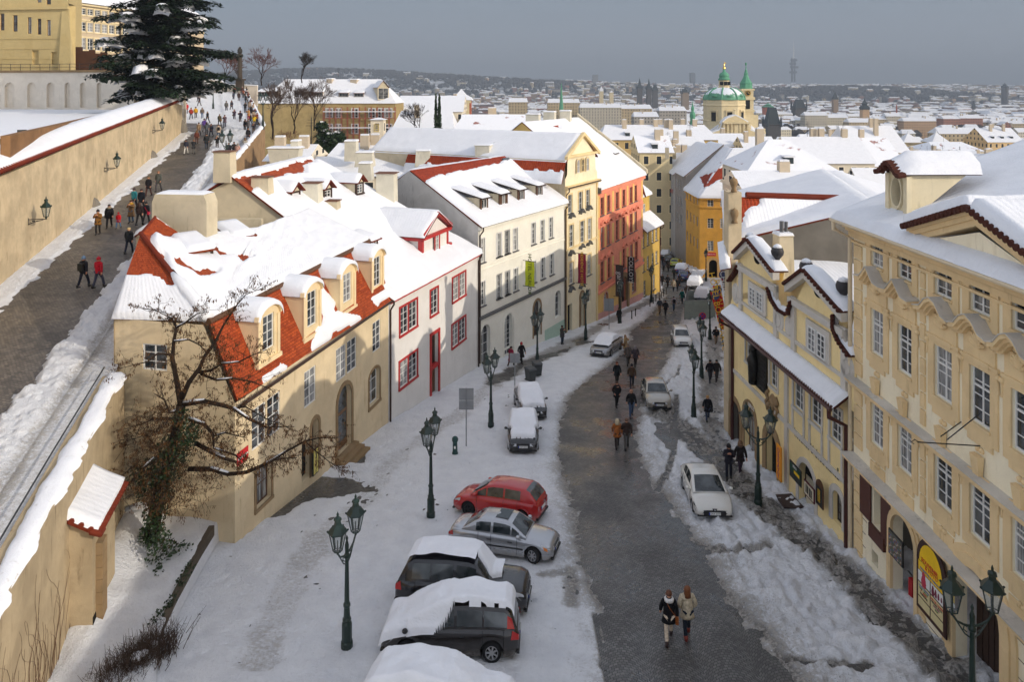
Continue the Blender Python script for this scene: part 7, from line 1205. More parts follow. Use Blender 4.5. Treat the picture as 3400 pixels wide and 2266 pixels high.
W_('G',1412,1286,AWAY,'person in a blue grey jacket and tan trousers, left of a couple',coat=C_(66,72,80),tr=C_(150,118,92),cl='short',h=1.78)
W_('G',1463,1302,AWAY,'person in a long dark coat, right of a couple',coat=C_(38,36,38),tr=C_(36,36,40),cl='mid',h=1.72)
W_('G',1535,1258,AWAY,'person in a pale pink jacket with a black backpack and jeans',coat=C_(206,192,196),tr=C_(66,92,124),hair=C_(60,44,36),cl='short',h=1.68,bag=('backpack',BLK))
zf_=lambda x,y:('S',2100+x*.1913,850+y*.1913)
W_(*zf_(862,820),AWAY,'woman in a teal green coat beside the fenced pit',coat=C_(24,120,108),tr=C_(36,40,50),hair=C_(140,96,60),cl='mid',hs='short',h=1.7,bag=('bag',BLK))
W_(*zf_(940,735),AWAY,'person in a brown coat right of the teal green coat',coat=C_(100,82,66),tr=C_(60,54,50),cl='mid',h=1.72)
far_=[(612,548,'stocky person in dark clothes far down the narrow street',BLK,DBR),(712,622,'person in a pale parka and dark trousers far down the street',C_(180,168,148),BLK),(782,612,'tall person in black far down the street beside the pale parka',C_(22,22,26),BLK),(515,520,'person in black against the dark house wall far down the street',C_(30,28,30),DBR),(970,560,'person with a red face scarf beside the snowy cars',C_(40,40,52),NAVY),(545,265,'person in grey far away by the parked cars',C_(96,96,104),BLK),(622,280,'person in a white hat and brown coat far away by the parked cars',C_(84,70,60),BLK),(720,400,'person in an olive coat in the far crowd',C_(76,76,62),DBR),(820,520,'person in charcoal in the far crowd',C_(44,42,46),BLK),(520,150,'tiny person in dark clothes deepest in the street',C_(40,36,36),BLK)]
for x,y,lab,c1,c2 in far_:W_(*zf_(x,y),random.choice([AWAY,TOW]),lab,coat=c1,tr=c2,cl=random.choice(['mid','short']),hs=random.choice(['short','hat']),h=random.uniform(1.68,1.82),hair=C_(60,44,36))
R_('E',725,1062,AWAY-.2,'person in a black and white jacket, striped hat and backpack walking up the ramp',coat=C_(40,40,46),tr=C_(38,44,60),hair=C_(130,160,190),cl='short',hs='hat',h=1.76,bag=('backpack',C_(44,46,40)))
R_('E',855,1066,AWAY-.2,'person in a bright red jacket and red hat walking up the ramp',coat=C_(206,24,44),tr=C_(70,72,90),hair=C_(206,24,44),cl='short',hs='hat',h=1.74)
R_('E',850,600,TOW+.2,'person in a mustard brown coat lifting both hands to the face by the ramp wall',coat=C_(140,96,40),tr=C_(44,40,38),hair=C_(40,34,34),cl='mid',hs='hat',pose='photo',h=1.74)
R_('E',948,542,TOW+.3,'woman in a long black coat with a beige scarf beside the red dotted child',coat=BLK,tr=BLK,hair=C_(60,56,56),cl='mid',hs='short',h=1.72,bag=('bag',BLK),collar=C_(150,136,110))
R_('E',1028,548,TOW,'small child in a red dotted snowsuit and red hat',coat=C_(214,30,40),tr=C_(100,140,180),hair=C_(214,20,30),cl='mid',hs='hat',h=1.15)
R_('E',1138,500,TOW,'person in a long brown coat with a mustard scarf and jeans on the ramp',coat=C_(132,100,66),tr=C_(84,112,140),hair=C_(80,50,34),cl='long',h=1.72,pose='photo',collar=C_(196,150,40))
R_('E',1165,385,TOW-.2,'person in a turquoise jacket and dark beret on the ramp',coat=C_(64,160,168),tr=C_(56,48,56),hair=C_(60,40,50),cl='short',hs='hat',h=1.7)
R_('E',1228,400,TOW,'man in a black coat with a strap across the chest on the ramp',coat=C_(24,28,36),tr=BLK,hair=C_(56,36,30),cl='mid',h=1.78)
R_('E',1210,522,AWAY,'person in a black and brown jacket seen from behind near the chimney',coat=C_(50,34,32),tr=C_(28,26,28),hair=C_(60,36,26),cl='short',hs='long',h=1.72)
R_('E',1268,505,AWAY,'person in black with a red bag near the chimney',coat=C_(26,26,32),tr=BLK,hair=BLK,cl='short',hs='hat',h=1.6,bag=('bag',C_(190,30,60)))
R_('E',1118,770,AWAY,'blond person in a shiny black puffer jacket beside the orange roof',coat=C_(34,36,38),tr=C_(40,44,62),hair=C_(206,176,120),cl='short',h=1.72)
R_('E',1290,270,TOW,'woman in a belted black coat dress and boots high on the ramp',coat=C_(36,34,38),tr=C_(80,52,46),hair=C_(130,100,66),cl='mid',hs='long',h=1.72)
R_('E',1376,226,TOW,'man in a grey coat with a yellow scarf beside the belted black coat',coat=C_(90,92,84),tr=C_(80,76,80),hair=C_(170,120,90),cl='mid',h=1.8)
zq_=lambda x,y:('S',550+x*.1722,250+y*.1722)
crowd=[(395,1532,'navy coat and white trousers',C_(60,62,76),C_(225,222,215)),(540,1526,'black jacket and grey trousers',C_(46,46,50),C_(110,108,104)),(600,1325,'rust brown jacket',C_(110,60,48),C_(96,60,50)),(785,1425,'black jacket with a shoulder strap and jeans',C_(44,46,46),C_(50,58,74)),(995,1440,'black coat with yellow straps',C_(32,34,34),C_(60,50,46)),(640,1165,'long fur hooded beige coat',C_(176,150,120),C_(70,60,60)),(745,1100,'purple and white jacket',C_(110,80,170),C_(90,84,90)),(792,1150,'slate grey jacket, white hair',C_(98,104,114),C_(60,60,66)),(880,1185,'navy jacket with a red face',C_(44,50,70),C_(44,46,60)),(1020,1205,'cream jacket, teal hat and backpack',C_(222,200,176),C_(74,88,110)),(1040,985,'olive jacket with a tan messenger bag',C_(106,100,80),C_(70,72,80)),(1140,1012,'mauve hooded jacket',C_(120,100,112),C_(84,88,104)),(1215,1610,'black jacket bending forward',C_(48,46,52),C_(60,50,80)),(1390,1610,'pale pink padded coat and white hat',C_(214,166,150),C_(84,104,140)),(1320,1590,'dark coat between the pink and the black one',C_(60,54,52),C_(60,56,60)),(1530,1490,'pale grey coat by the parapet',C_(166,160,148),C_(90,90,92)),(405,745,'red and white jacket by the wall end',C_(210,60,60),C_(60,64,80)),(490,855,'rust red jacket by the wall end',C_(190,66,50),C_(64,60,66)),(580,832,'bright yellow coat',C_(232,176,30),C_(84,66,56)),(705,836,'brown jacket and blue jeans beside the yellow coat',C_(120,104,88),C_(90,116,150)),(808,925,'long black coat seen from behind',C_(46,44,46),C_(40,38,40)),(1170,708,'black and white checked jacket',C_(110,108,104),C_(56,50,58)),(1272,692,'dark grey coat on the snowy forecourt',C_(64,62,72),C_(110,104,110)),(1325,880,'plum jacket striding with a bag',C_(76,56,76),C_(50,42,56)),(1440,926,'black backpack and brown trousers',C_(60,56,72),C_(104,84,80)),(1535,728,'tan backpack beside the parapet',C_(60,50,50),C_(44,44,52)),(1600,872,'sand coloured coat and red trousers',C_(214,160,104),C_(190,40,50)),(1530,1085,'black coat, left of a pair at the parapet',C_(42,42,46),C_(56,60,72)),(1590,1095,'grey coat, right of a pair at the parapet',C_(112,108,108),C_(66,70,84)),(1705,1010,'yellow and black anorak',C_(230,190,40),C_(60,56,60)),(1592,1300,'black fur collared coat, blond',C_(40,38,40),C_(120,118,124)),(1700,1165,'dark jacket leaning on the parapet',C_(58,52,56),C_(120,100,80)),(630,520,'purple black jacket on the upper snow',C_(62,48,80),C_(70,66,70)),(650,600,'dark jacket walking below the cedar',C_(70,62,66),C_(70,64,68)),(1410,505,'maroon and black jacket near the column',C_(80,60,56),C_(84,66,64)),(1450,350,'bright blue jacket near the column',C_(40,140,200),C_(70,70,84)),(1310,490,'denim blue jacket near the column',C_(76,84,104),C_(60,58,70)),(1330,385,'brick red jacket near the column',C_(130,76,66),C_(80,70,70))]
for x,y,d,c1,c2 in crowd:R_(*zq_(x,y),random.choice([AWAY,TOW,AWAY+.4,TOW-.5]),'person in '+d+' on the upper ramp',coat=c1,tr=c2,cl=random.choice(['mid','short','mid']),hs=random.choice(['short','short','hat','long']),h=random.uniform(1.66,1.82),hair=random.choice([C_(60,44,36),C_(120,90,60),C_(40,36,36),C_(150,140,130)]),pose=random.choice(['walk','stand','pocket','walk','photo']),bag=('backpack',BLK)if 'backpack' in d else('bag',C_(150,110,60))if 'bag' in d else None)
for i,(x,y)in enumerate([(1550,460),(1600,545),(1645,640),(1690,745),(1725,850),(1765,955),(1560,390),(1590,500),(1500,335),(1385,330),(1345,330),(1620,700),(1655,820),(1700,900),(1540,560),(1500,440),(1640,960),(1480,380)]):
 R_(*zq_(x,y),random.uniform(0,6.28),'person in winter clothes within the dense crowd along the ramp parapet',group='crowd along the ramp parapet',coat=random.choice([C_(60,56,60),C_(90,60,56),C_(150,90,70),C_(60,70,90),C_(170,150,130),C_(44,42,46)]),tr=random.choice([C_(60,60,70),C_(80,90,110),C_(70,60,56)]),cl=random.choice(['mid','short']),hs=random.choice(['short','hat','long']),pose=random.choice(['stand','photo','pocket']),h=random.uniform(1.64,1.82),hair=random.choice([C_(60,44,36),C_(190,180,170),C_(130,50,50),C_(90,70,50)]))
R_=None
pt_=person(fa.pt(31.5,fa.uz('A',400,622)[1]+.25,-1.2),2.4,'photographer in dark clothes on top of the arcaded wall beside the railing',coat=C_(30,34,48),tr=C_(60,58,60),pose='photo',h=1.8)
# ================================================ lamps, signs and street furniture
LGREEN=flat('lamp_green',(.008,.024,.017),.35,.5,var=.3);LGLASS=NT('lantern_glass');LGLASS.b.inputs['Transmission Weight'].default_value=.85;LGLASS.b.inputs['IOR'].default_value=1.05;LGLASS=LGLASS.done((.75,.8,.8),.1,.5)
def lantern(parent,c,s=1.0):
 c=Vector(c);b=MB();n=6;r0,r1,h=.13*s,.24*s,.52*s;P_=lambda r,z,k:c+Vector((r*math.cos(math.pi*k/3),r*math.sin(math.pi*k/3),z))
 for k in range(n):b.tube([P_(r0,0,k),P_(r1,h,k)],.016*s,4);b.tube([P_(r1,h,k),P_(r1,h,k+1)],.018*s,4);b.tube([P_(r0,0,k),P_(r0,0,k+1)],.016*s,4)
 b.lathe([(r1*1.18,h),(r1*1.22,h+.03*s),(r1*.75,h+.17*s),(.10*s,h+.24*s),(.085*s,h+.34*s),(.12*s,h+.36*s),(.10*s,h+.42*s),(.03*s,h+.46*s),(.035*s,h+.52*s),(.008*s,h+.60*s)],c,6);[b.ball(P_(r1*1.2,h+.05*s,k),.03*s,5)for k in range(n)]
 b.tube([c-Vector((0,0,.12*s)),c],[.03*s,.07*s],6);b.tube([c,c+Vector((0,0,.3*s))],[.025*s,.02*s],5);l=b.build('lantern',LGREEN,parent);g=MB();
 for k in range(n):g.quad(P_(r0*.95,.02,k),P_(r0*.95,.02,k+1),P_(r1*.96,h-.02,k+1),P_(r1*.96,h-.02,k))
 g.build('lantern_glass',LGLASS).parent=l;return l
t=thing('street_lamp','green twin gas lamp nearest the camera, beside the black people carrier','street lamp',(0,0,0),0,'twin street lamps');b=MB()
b.lathe([(.20,-.3),(.20,.25),(.17,.3),(.17,.85),(.13,.95),(.15,1.0),(.11,1.08),(.095,1.4),(.12,1.44),(.12,1.5),(.085,1.56),(.06,3.0),(.10,3.05),(.10,3.12),(.06,3.2),(.07,3.45),(.03,3.6),(.045,3.68),(.01,3.78)],(0,0,0),10);b.build('pole',LGREEN,t)
for s in(-1,1):
 b=MB();b.tube([(0,0,3.15),(s*.22,0,3.2),(s*.42,0,3.3),(s*.56,0,3.5)],.032,6);b.tube([(0,0,2.8),(s*.2,0,2.95),(s*.3,0,3.1),(s*.5,0,3.42)],.022,5);b.tube([(s*.15,0,3.0),(s*.25,0,3.08),(s*.22,0,3.18),(s*.14,0,3.14)],.018,5);b.build('arm',LGREEN,t);lantern(t,(s*.56,0,3.6),1.12)
lamp0=t;aL=math.atan2(.95,.32)
LAMPS=[(('d',797,1495),None,aL),(('d',990,1192),'green twin gas lamp in the snow left of the red hatchback',aL+.1),(('d',1128,983),'green twin gas lamp between the grey sign and the snowy saloons',aL-.1),(('K',350,310),'green twin gas lamp beside the grey wheelie bins',aL-.2),(('d',1594,967),'green twin gas lamp beside the champagne saloon',aL+.25),(('d',1742,1163),'green twin gas lamp in front of the yellow tavern',aL+1.4),(('S',3228,2463),'green twin gas lamp at the bottom right in front of the arched gate',aL+1.9),(('G',770,1512),'green twin gas lamp by the narrow gabled house entrance',aL),(('G',1068,1375),'green twin gas lamp in front of the red palace portal',aL),(('G',1340,1195),'green twin gas lamp by the small yellow house',aL),(('K',1775,422),'green twin gas lamp by the pavement behind the white estate car',aL+.3),(('S',2357,1131),'green twin gas lamp carrying the no stopping sign',aL),(('S',2344,928),'green twin gas lamp far away in front of the ochre building',aL)]
for(p,lab,a)in LAMPS:
 P_=G(*p);P_.z+=.03
 if lab is None:lamp0 .location=P_;lamp0 .rotation_euler=(0,0,a)
 else:dup(lamp0,P_,a,lab)
for p,lab in((('A',1850,948),'green twin gas lamp on the snowy forecourt at the head of the ramp'),(('A',2282,1105),'green gas lamp on the parapet at the bend of the ramp'),(('A',1962,1560),'green gas lamp behind the tall chimney beside the ramp')):
 P_=R(*p,.8 if '2282' in str(p)else 0);dup(lamp0,P_,aL,lab)
for(x,y,Y,lab)in((400,360,'E','wall lantern on an iron bracket nearest the camera on the ramp wall'),(1015,1380,'A','middle wall lantern on an iron bracket on the ramp wall'),(1407,1070,'A','farthest wall lantern on an iron bracket on the ramp wall')):
 fw2=Facade((-44.2,99.2),(-29.2,42.2));fw2 .n=-fw2 .n if fw2 .n.x<0 else fw2 .n;u,z=fw2 .uz(Y,x,y,1.0);base=fw2 .pt(u,z-.75);t=thing('wall_lantern',lab,'lantern',base,0,'wall lanterns on the ramp wall');b=MB();n=fw2 .n;b.tube([(0,0,0),tuple(n*1.05)],.03,6);b.tube([(0,0,-.3),tuple(n*.4+Vector((0,0,-.15))),tuple(n*.85+Vector((0,0,-.04)))],.022,5);b.tube([(0,0,-.35),(0,0,.1)],.03,5);[b.lathe([(.01,-.02),(.1,-.02),(.1,.02),(.01,.02)],tuple(n*(.3+.25*i)+Vector((0,0,-.1))),8)for i in range(2)];b.build('bracket',IRON,t);lantern(t,n*1.0+Vector((0,0,.15)),1.15)
GSIGN=flat('galvanised_sign',(.3,.31,.32),.5,.5,.4)
for p,yt,yb,w,lab in((('J',1955,1010),500,685,.85,'back of a tall grey metal traffic sign on a pole in the snow'),(('K',155,545),195,280,.75,'back of a smaller grey metal sign by the wheelie bins'),(('G',973,1430),1155,1265,1.0,'back of a square grey sign by the salmon palace')):
 P_=G(*p);s=F*.38265**-1/P_.y*.38265;H_=lambda y:(px(p[0],0,p[2])[1]-px(p[0],0,y)[1])*P_.y/F;t=thing('traffic_sign',lab,'sign',P_);b=MB();b.tube([(0,0,-.2),(0,0,H_(yt)+.03)],.035,8);b.build('pole',GSIGN,t);b=MB();n=2 if p[0]=='J' else 1;h=(H_(yt)-H_(yb));a0=H_(yb)
 for i in range(n):z0=a0+h*(0 if i==0 else.44);z1=a0+h*(.42 if(n==2 and i==0)else 1);q=MB();q.box((0,.05,(z0+z1)/2),(w,.025,z1-z0));[q.box((0,.03,(z0+z1)/2+s_*(z1-z0)*.3),(w*.9,.03,.04))for s_ in(-1,1)];q.build('sign_panel',GSIGN,t)
P_=G('S',2350,1131);t=thing('no_stopping_sign','round blue no stopping sign with red border and cross on the lamp pole','sign',P_+Vector((-.55,-.1,0)),.1);H_=lambda y:(1131-(550+y*.38265))*P_.y/F;zc=H_(1305);b=MB();b.lathe([(.01,-.02),(.36,-.02),(.36,.02),(.01,.02)],(0,0,0),20);o=b.build('disc',flat('sign_red_rim',lin(190,30,40)),t);o.location=(0,0,zc);o.rotation_euler=(math.pi/2,0,0);b=MB();b.lathe([(.01,0),(.28,0),(.28,.012),(.01,.012)],(0,0,.018),20);q=b.build('blue_face',flat('sign_blue',lin(40,60,150)),None);q.parent=o;b=MB();[b.box((0,0,.036),(.56,.09,.012),(Vector((math.cos(a),math.sin(a),0)),Vector((-math.sin(a),math.cos(a),0)),Vector((0,0,1))))for a in(.785,-.785)];q=b.build('cross',flat('sign_red_rim2',lin(190,30,40)));q.parent=o;b=MB();b.box((0,.03,zc-.55),(.5,.02,.28));b.box((.3,.05,zc-.2),(.6,.03,.04));b.build('bracket_plate',GSIGN,t)
P_=G('J',1858,1078);t=thing('green_bollard','squat dark green bollard with a rounded cap in the snow by the grey sign','bollard',P_);b=MB();b.lathe([(.17,-.1),(.17,.15),(.14,.2),(.13,.75),(.17,.8),(.18,.92),(.15,1.0),(.08,1.05),(.02,1.08)],(0,0,0),12);b.build('post',flat('bollard_green',(.01,.05,.045),.4),t);b=MB();b.box((0,-.15,.5),(.1,.02,.14));b.build('label_plate',PLATE,t)
bol=None
for i,(x,y)in enumerate([(1170,1337),(1202,1318),(1328,1232),(1357,1212),(1380,1187),(1408,1166),(1425,1156),(1447,1141),(1471,1117)]+[(1810,1515),(1848,1520)]):
 P_=G('G',x,y);lab='thin black iron bollard in the row along the left pavement' if i<9 else 'thin black iron bollard behind the lamp on the right pavement'
 if bol is None:b=MB();b.lathe([(.09,-.1),(.09,.1),(.06,.15),(.055,.85),(.08,.9),(.07,.98),(.02,1.02)],(0,0,0),8);bol=tag(b.build('iron_bollard',IRON),lab,'bollard','thin iron bollards');bol.location=P_
 else:q=bol.copy();COL.objects.link(q);q.location=P_;q['label']=lab
def bin_(p,ang,lab):
 t=thing('wheelie_bin',lab,'bin',p,ang,'wheelie bins');b=MB();b.hexa([(-.26,-.3,.08),(.26,-.3,.08),(.26,.26,.08),(-.26,.26,.08)],[(-.33,-.4,1.0),(.33,-.4,1.0),(.33,.36,1.0),(-.33,.36,1.0)]);b.box((0,-.4,.95),(.6,.05,.06));b.build('bin_body',flat('bin_grey',(.05,.055,.055),.5),t);b=MB();b.hexa([(-.35,-.44,1.0),(.35,-.44,1.0),(.35,.42,1.0),(-.35,.42,1.0)],[(-.3,-.36,1.1),(.3,-.36,1.1),(.3,.34,1.1),(-.3,.34,1.1)]);b.tube([(-.3,.46,1.03),(.3,.46,1.03)],.03,6);b.build('lid',flat('bin_lid',(.07,.075,.08),.5),t)
 for s in(-1,1):b=MB();b.tube([(s*.3,.3,.1),(s*.22,.3,.1)],.1,10);b.build('wheel',TYRE,t)
p=G('K',290,440);bin_(p,.5,'grey wheelie bin nearer the camera of two by the street lamp');bin_(G('K',340,425)+Vector((.1,.9,0)),.3,'grey wheelie bin standing behind the nearer one')
fp0,fp1_,fp2=G('S',2272,1065),G('S',2376,1060),G('S',2285,1003);t=thing('site_fence','grey green mesh site fence round an excavation in the street','fence',fp0,world=True);FM=flat('fence_sheet',lin(150,160,150),.6,var=.2,scale=2)
for a,c,h in((fp0,fp1_,2.2),(fp0,fp2,2.0),(fp2,fp2+(fp1_-fp0),1.4)):
 b=MB();n=Vector((0,0,h));b.hexa([a,c,c+Vector((0,.05,0)),a+Vector((0,.05,0))],[a+n,c+n,c+n+Vector((0,.05,0)),a+n+Vector((0,.05,0))]);b.build('fence_sheet',FM,t);b=MB();d=c-a
 for k in range(int(d.length/.3)+1):q=a+d*(k*.3/d.length);b.tube([q+Vector((0,-.04,0)),q+n+Vector((0,-.04,0))],.012,4)
 for z in(.05,.5,1):b.tube([a+n*z+Vector((0,-.04,0)),c+n*z+Vector((0,-.04,0))],.02,4)
 b.build('mesh_wires',GSIGN,t)
RB=lin(206,34,30)
def lean_banner(lab,top_l,top_r,bot_r,bot_l,Y,txt,col=RB,ts=.55,tc_=None):
 a,b_,c,d=(AT(*q,Y)for q in(top_l,top_r,bot_r,bot_l));t=thing('advert_banner',lab,'banner',d,world=True);n=14;V=np.array([[tuple((a*(1-i/4)+b_*(i/4))*(1-j/n)+(d*(1-i/4)+c*(i/4))*(j/n)+Vector((0,.05*math.sin(j*.8),0)))for i in range(5)]for j in range(n+1)]);grid_obj('cloth',V,flat('banner_red',col,.7,var=.1),t)
 b=MB();b.tube([a.lerp(b_,.5)+Vector((0,-.06,.2)),d.lerp(c,.55)+Vector((.2,-.06,-2.2))],.03,6);b.build('pole',IRON,t);r=(c-b_).normalized();u=(a-b_);u=-(u-r*u.dot(r)).normalized()
 if txt:text_mesh('lettering',txt,ts,a.lerp(c,.5)+Vector((0,-.12,0)),r,u,tc_ or YTXT,t)
 m=MB();cc=a.lerp(b_,.5).lerp(d.lerp(c,.5),.1)+Vector((0,-.1,0));m.lathe([(.01,0),(.26,0),(.26,.02),(.01,.02)],(0,0,0),14);o=m.build('emblem',flat('emblem_blue',lin(60,70,110)),t);o.matrix_basis=Matrix.Translation(cc)@Matrix.Rotation(math.pi/2,4,'X')
lean_banner('tall red banner lettered in yellow at the tavern corner, nearer of two',zf_(1348,630),zf_(1490,615),zf_(1610,1275),zf_(1530,1285),47.0,'HOTEL BONAPARTE');lean_banner('tall red banner with yellow lettering at the tavern corner, farther of two',zf_(1390,520),zf_(1530,505),zf_(1640,1180),zf_(1570,1190),48.5,'RESTAURANT');lean_banner('small dark red exchange banner above the two red banners',zf_(1510,300),zf_(1600,275),zf_(1640,600),zf_(1600,620),46.0,'EXCHANGE',lin(160,36,48),.5,WTXT)
def board(name,lab,f,t_,lt,rb,col,frame,lines,o=.3,arch=0,zadd=0,cat='board'):
 r=pxwin(f,t_,lt,rb);f2_=Facade(f.P[:2],(f.P+f.d)[:2]);f2_.P=f.P+f.n*o;r=pxwin(f2_,t_,lt,rb);t=thing(name,lab,cat,f2_.pt(r[0],r[2]),world=True);b=MB();f2_.box(b,r[0]-.06,r[1]+.06,r[2]-.06,r[3]+.06,-.05,0)
 if arch:b.lathe([(.01,-.025),((r[1]-r[0])/2+.06,-.025),((r[1]-r[0])/2+.06,.02),(.01,.02)],(0,0,0),18)if 0 else b.add([f2_.pt((r[0]+r[1])/2+((r[1]-r[0])/2+.06)*math.cos(a),r[3]+(r[1]-r[0])*.62*math.sin(a),oo)for oo in(-.05,0)for a in np.linspace(0,math.pi,15)],[tuple(range(15))[::-1],tuple(range(15,30))]+[(i,i+1,i+16,i+15)for i in range(14)])
 b.build('frame',frame,t);b=MB();f2_.box(b,r[0],r[1],r[2],r[3],0,.012);b.build('panel',col,t)
 for(u,v,s,txt,m)in lines:text_mesh('lettering',txt,s,f2_.pt(r[0]+(r[1]-r[0])*u,r[2]+(r[3]-r[2])*v,.02),f2_.d,(0,0,1),m,t)
 return t,f2_,r
GBD=flat('green_board',(.01,.05,.025));CBD=flat('cream_board',lin(206,196,170));DKB=flat('chalk_board',(.02,.022,.022));OBD=flat('orange_board',lin(232,150,30));DRF=flat('dark_red_frame',lin(84,26,34));PTX=flat('purple_lettering',lin(140,60,110),var=0);BLTX=flat('blue_lettering',lin(70,110,170),var=0);GTX=flat('green_text',lin(60,120,60),var=0)
t,q,r=board('menu_board','green and black chalk menu board with a yellow patch beside the tavern door',fy,'L',(322,1130),(410,1345),GBD,DKB,[(.5,.9,.18,'PIVO',WTXT)],.5);b=MB();q.box(b,r[0]+.02,r[1]-.02,r[2],r[2]+(r[3]-r[2])*.4,.012,.016);b.build('chalk_panel',DKB,t);b=MB();q.box(b,r[0]+(r[1]-r[0])*.42,r[1]-.06,r[2]+(r[3]-r[2])*.45,r[2]+(r[3]-r[2])*.68,.016,.02);b.build('price_patch',flat('yellow_patch',lin(236,190,20)),t)
board('menu_board','cream price list board with two columns of writing at the tavern door',fy,'L',(447,1300),(525,1490),CBD,DRF,[(.32,.85-.1*i,.12,'42 Kc',BTXT)for i in range(7)]+[(.72,.8-.1*i,.12,'58 Kc',BTXT)for i in range(7)],.5);board('menu_board','dark arched menu board with a yellow list left of the barred tavern window',fy,'L',(550,1330),(600,1540),DKB,WOOD,[(.5,.85-.09*i,.1,'menu',YTXT)for i in range(8)],.35,1)
t,q,r=board('shop_sign','narrow orange upright sign with purple letters beside the arched shop door',fy,'L',(206,985),(240,1300),OBD,OBD,[],.4);[text_mesh('lettering',ch,.34,q.pt((r[0]+r[1])/2,r[3]-.2-(r[3]-r[2]-.3)*i/5,.02),q.d,(0,0,1),PTX,t)for i,ch in enumerate('OBRAZY')]
PNL=flat('advert_cream',lin(214,200,150));t,q,r=board('advert_board','large arched brown advertising board with a yellow header beside the souvenir shop',fc,'P',(1428,480),(1665,1180),flat('board_brown',lin(70,42,34)),flat('board_brown2',lin(60,36,30)),[],.28,1)
W_r,H_r=r[1]-r[0],r[3]-r[2];B_=lambda u0,u1,v0,v1,m,nm:(lambda b:(q.box(b,r[0]+W_r*u0,r[0]+W_r*u1,r[2]+H_r*v0,r[2]+H_r*v1,.014,.022),b.build(nm,m,t)))(MB())
B_(.06,.94,.80,.99,flat('header_yellow',lin(240,196,20)),'header');YH=flat('header_yellow2',lin(240,196,20));b=MB();b.add([q.pt((r[0]+r[1])/2+W_r*.42*math.cos(a),r[3]+W_r*.5*math.sin(a),.015)for a in np.linspace(0,math.pi,13)],[tuple(range(13))]);b.build('header',YH,t)
for u0,u1,v0,v1,m in((.05,.48,.56,.78,WHITE),(.52,.95,.56,.78,WHITE),(.05,.48,.26,.53,PNL),(.52,.95,.26,.53,PNL),(.05,.48,.06,.23,PNL),(.52,.95,.06,.23,PNL)):B_(u0,u1,v0,v1,m,'advert_panel')
for u,v,s,tx_,m in((.48,1.06,.2,'SOUVENIR',RTXT),(.55,.96,.2,'& FOTO',RTXT),(.5,.86,.1,'CIGARETTES & TOBACCO',BLTX),(.27,.48,.09,'COOL DRINKS',BLTX),(.27,.43,.09,'MAP - BOOK',GTX),(.27,.38,.09,'T - SHIRT',RTXT),(.27,.33,.09,'PASHMINA',BTXT),(.74,.48,.085,'ONE USE CAMERA',RTXT),(.74,.43,.085,'MEMORY STICK',BTXT),(.74,.38,.085,'BATTERY',PTX),(.74,.33,.085,'FILM',GTX)):text_mesh('lettering',tx_,s,q.pt(r[0]+W_r*u,r[2]+H_r*v,.03),q.d,(0,0,1),m,t)
def doll(f_,u,z,s,m):b=MB();b.lathe([(.14*s,-.34*s),(.2*s,-.15*s),(.16*s,.05*s),(.12*s,.1*s),(.14*s,.2*s),(.08*s,.33*s),(.01*s,.36*s)],f_.pt(u,z,.02),10,sy=.3 if abs(f_.n.y)>.5 else 1,sx=.25 if abs(f_.n.x)>.5 else 1);b.build('doll_picture',m,t)
doll(q,r[0]+W_r*.26,r[2]+H_r*.67,.75,flat('doll_red',lin(180,50,70)));[doll(q,r[0]+W_r*(.6+.1*i),r[2]+H_r*.66,.45-.07*i,flat('doll_plum',lin(120,40,60)))for i in range(4)]
t,q,r=board('postcard_rack','tall rack of coloured postcards beside the souvenir shop arch','' and fc or fc,'P',(1182,250),(1290,560),flat('rack_grey',lin(120,112,104)),IRON,[],.5);cm=[flat('postcard',lin(*c))for c in((90,110,150),(150,110,80),(180,170,150),(110,60,60),(70,90,70))]
for k,m in enumerate(cm):
 b=MB()
 for i in range(9):
  for j in range(14):
   if(i*7+j*3+i*j)%5==k:q.box(b,r[0]+(r[1]-r[0])*(i+.12)/9,r[0]+(r[1]-r[0])*(i+.85)/9,r[2]+(r[3]-r[2])*(j+.1)/14,r[2]+(r[3]-r[2])*(j+.75)/14,.012,.02)
 o=b.build('postcards',m,t);o['kind']='stuff'
t=thing('souvenir_stand','stand hung with red shirts and bags inside the souvenir shop arch','stand',fc.pt((sa[0]+sa[1])/2,-19.6,-.3),world=True);b=MB();[fc.box(b,sa[0]+.5+.38*i,sa[0]+.75+.38*i,-18.9-.1*i,-18.0,-.5,-.3)for i in range(4)];b.build('shirts',flat('souvenir_red',lin(170,24,34)),t);b=MB();fc.box(b,sa[0]+.35,sa[1]-.3,-19.7,-19.0,-.6,-.2);b.tube([fc.pt(sa[0]+.3,-17.9,-.4),fc.pt(sa[1]-.2,-17.9,-.4)],.03,6);b.build('rack',IRON,t)
b=MB();[fc.box(b,sa[0]-.3-.15*i,sa[1]+.9+.3*i,-20.9,-19.75-.2*i,.0,.35+.4*i)for i in range(3)];b.build('steps',plaster('dark_step_stone',lin(84,72,64),.2,.6),hc)
p0=[G('L',190,1450),G('L',330,1440),G('L',450,1565),G('L',270,1560)];b=MB();b.hexa([v+Vector((0,0,.1))for v in p0],[v+Vector((0,0,.17))for v in p0]);tag(b.build('cellar_hatch',flat('dark_brown_boards',lin(54,38,34))),'dark brown wooden cellar hatch on the pavement at the tavern door','hatch')
t,q,r=board('cafe_sign','yellow upright cafe sign beside a doorway of the beige corner house',f1,'J',(632,1045),(668,1215),flat('cafe_yellow',lin(222,206,110)),DKB,[],.25);[text_mesh('lettering',ch,.26,q.pt((r[0]+r[1])/2,r[3]-.2-(r[3]-r[2]-.3)*i/6,.02),q.d,(0,0,1),BTXT,t)for i,ch in enumerate('GALERIE')]
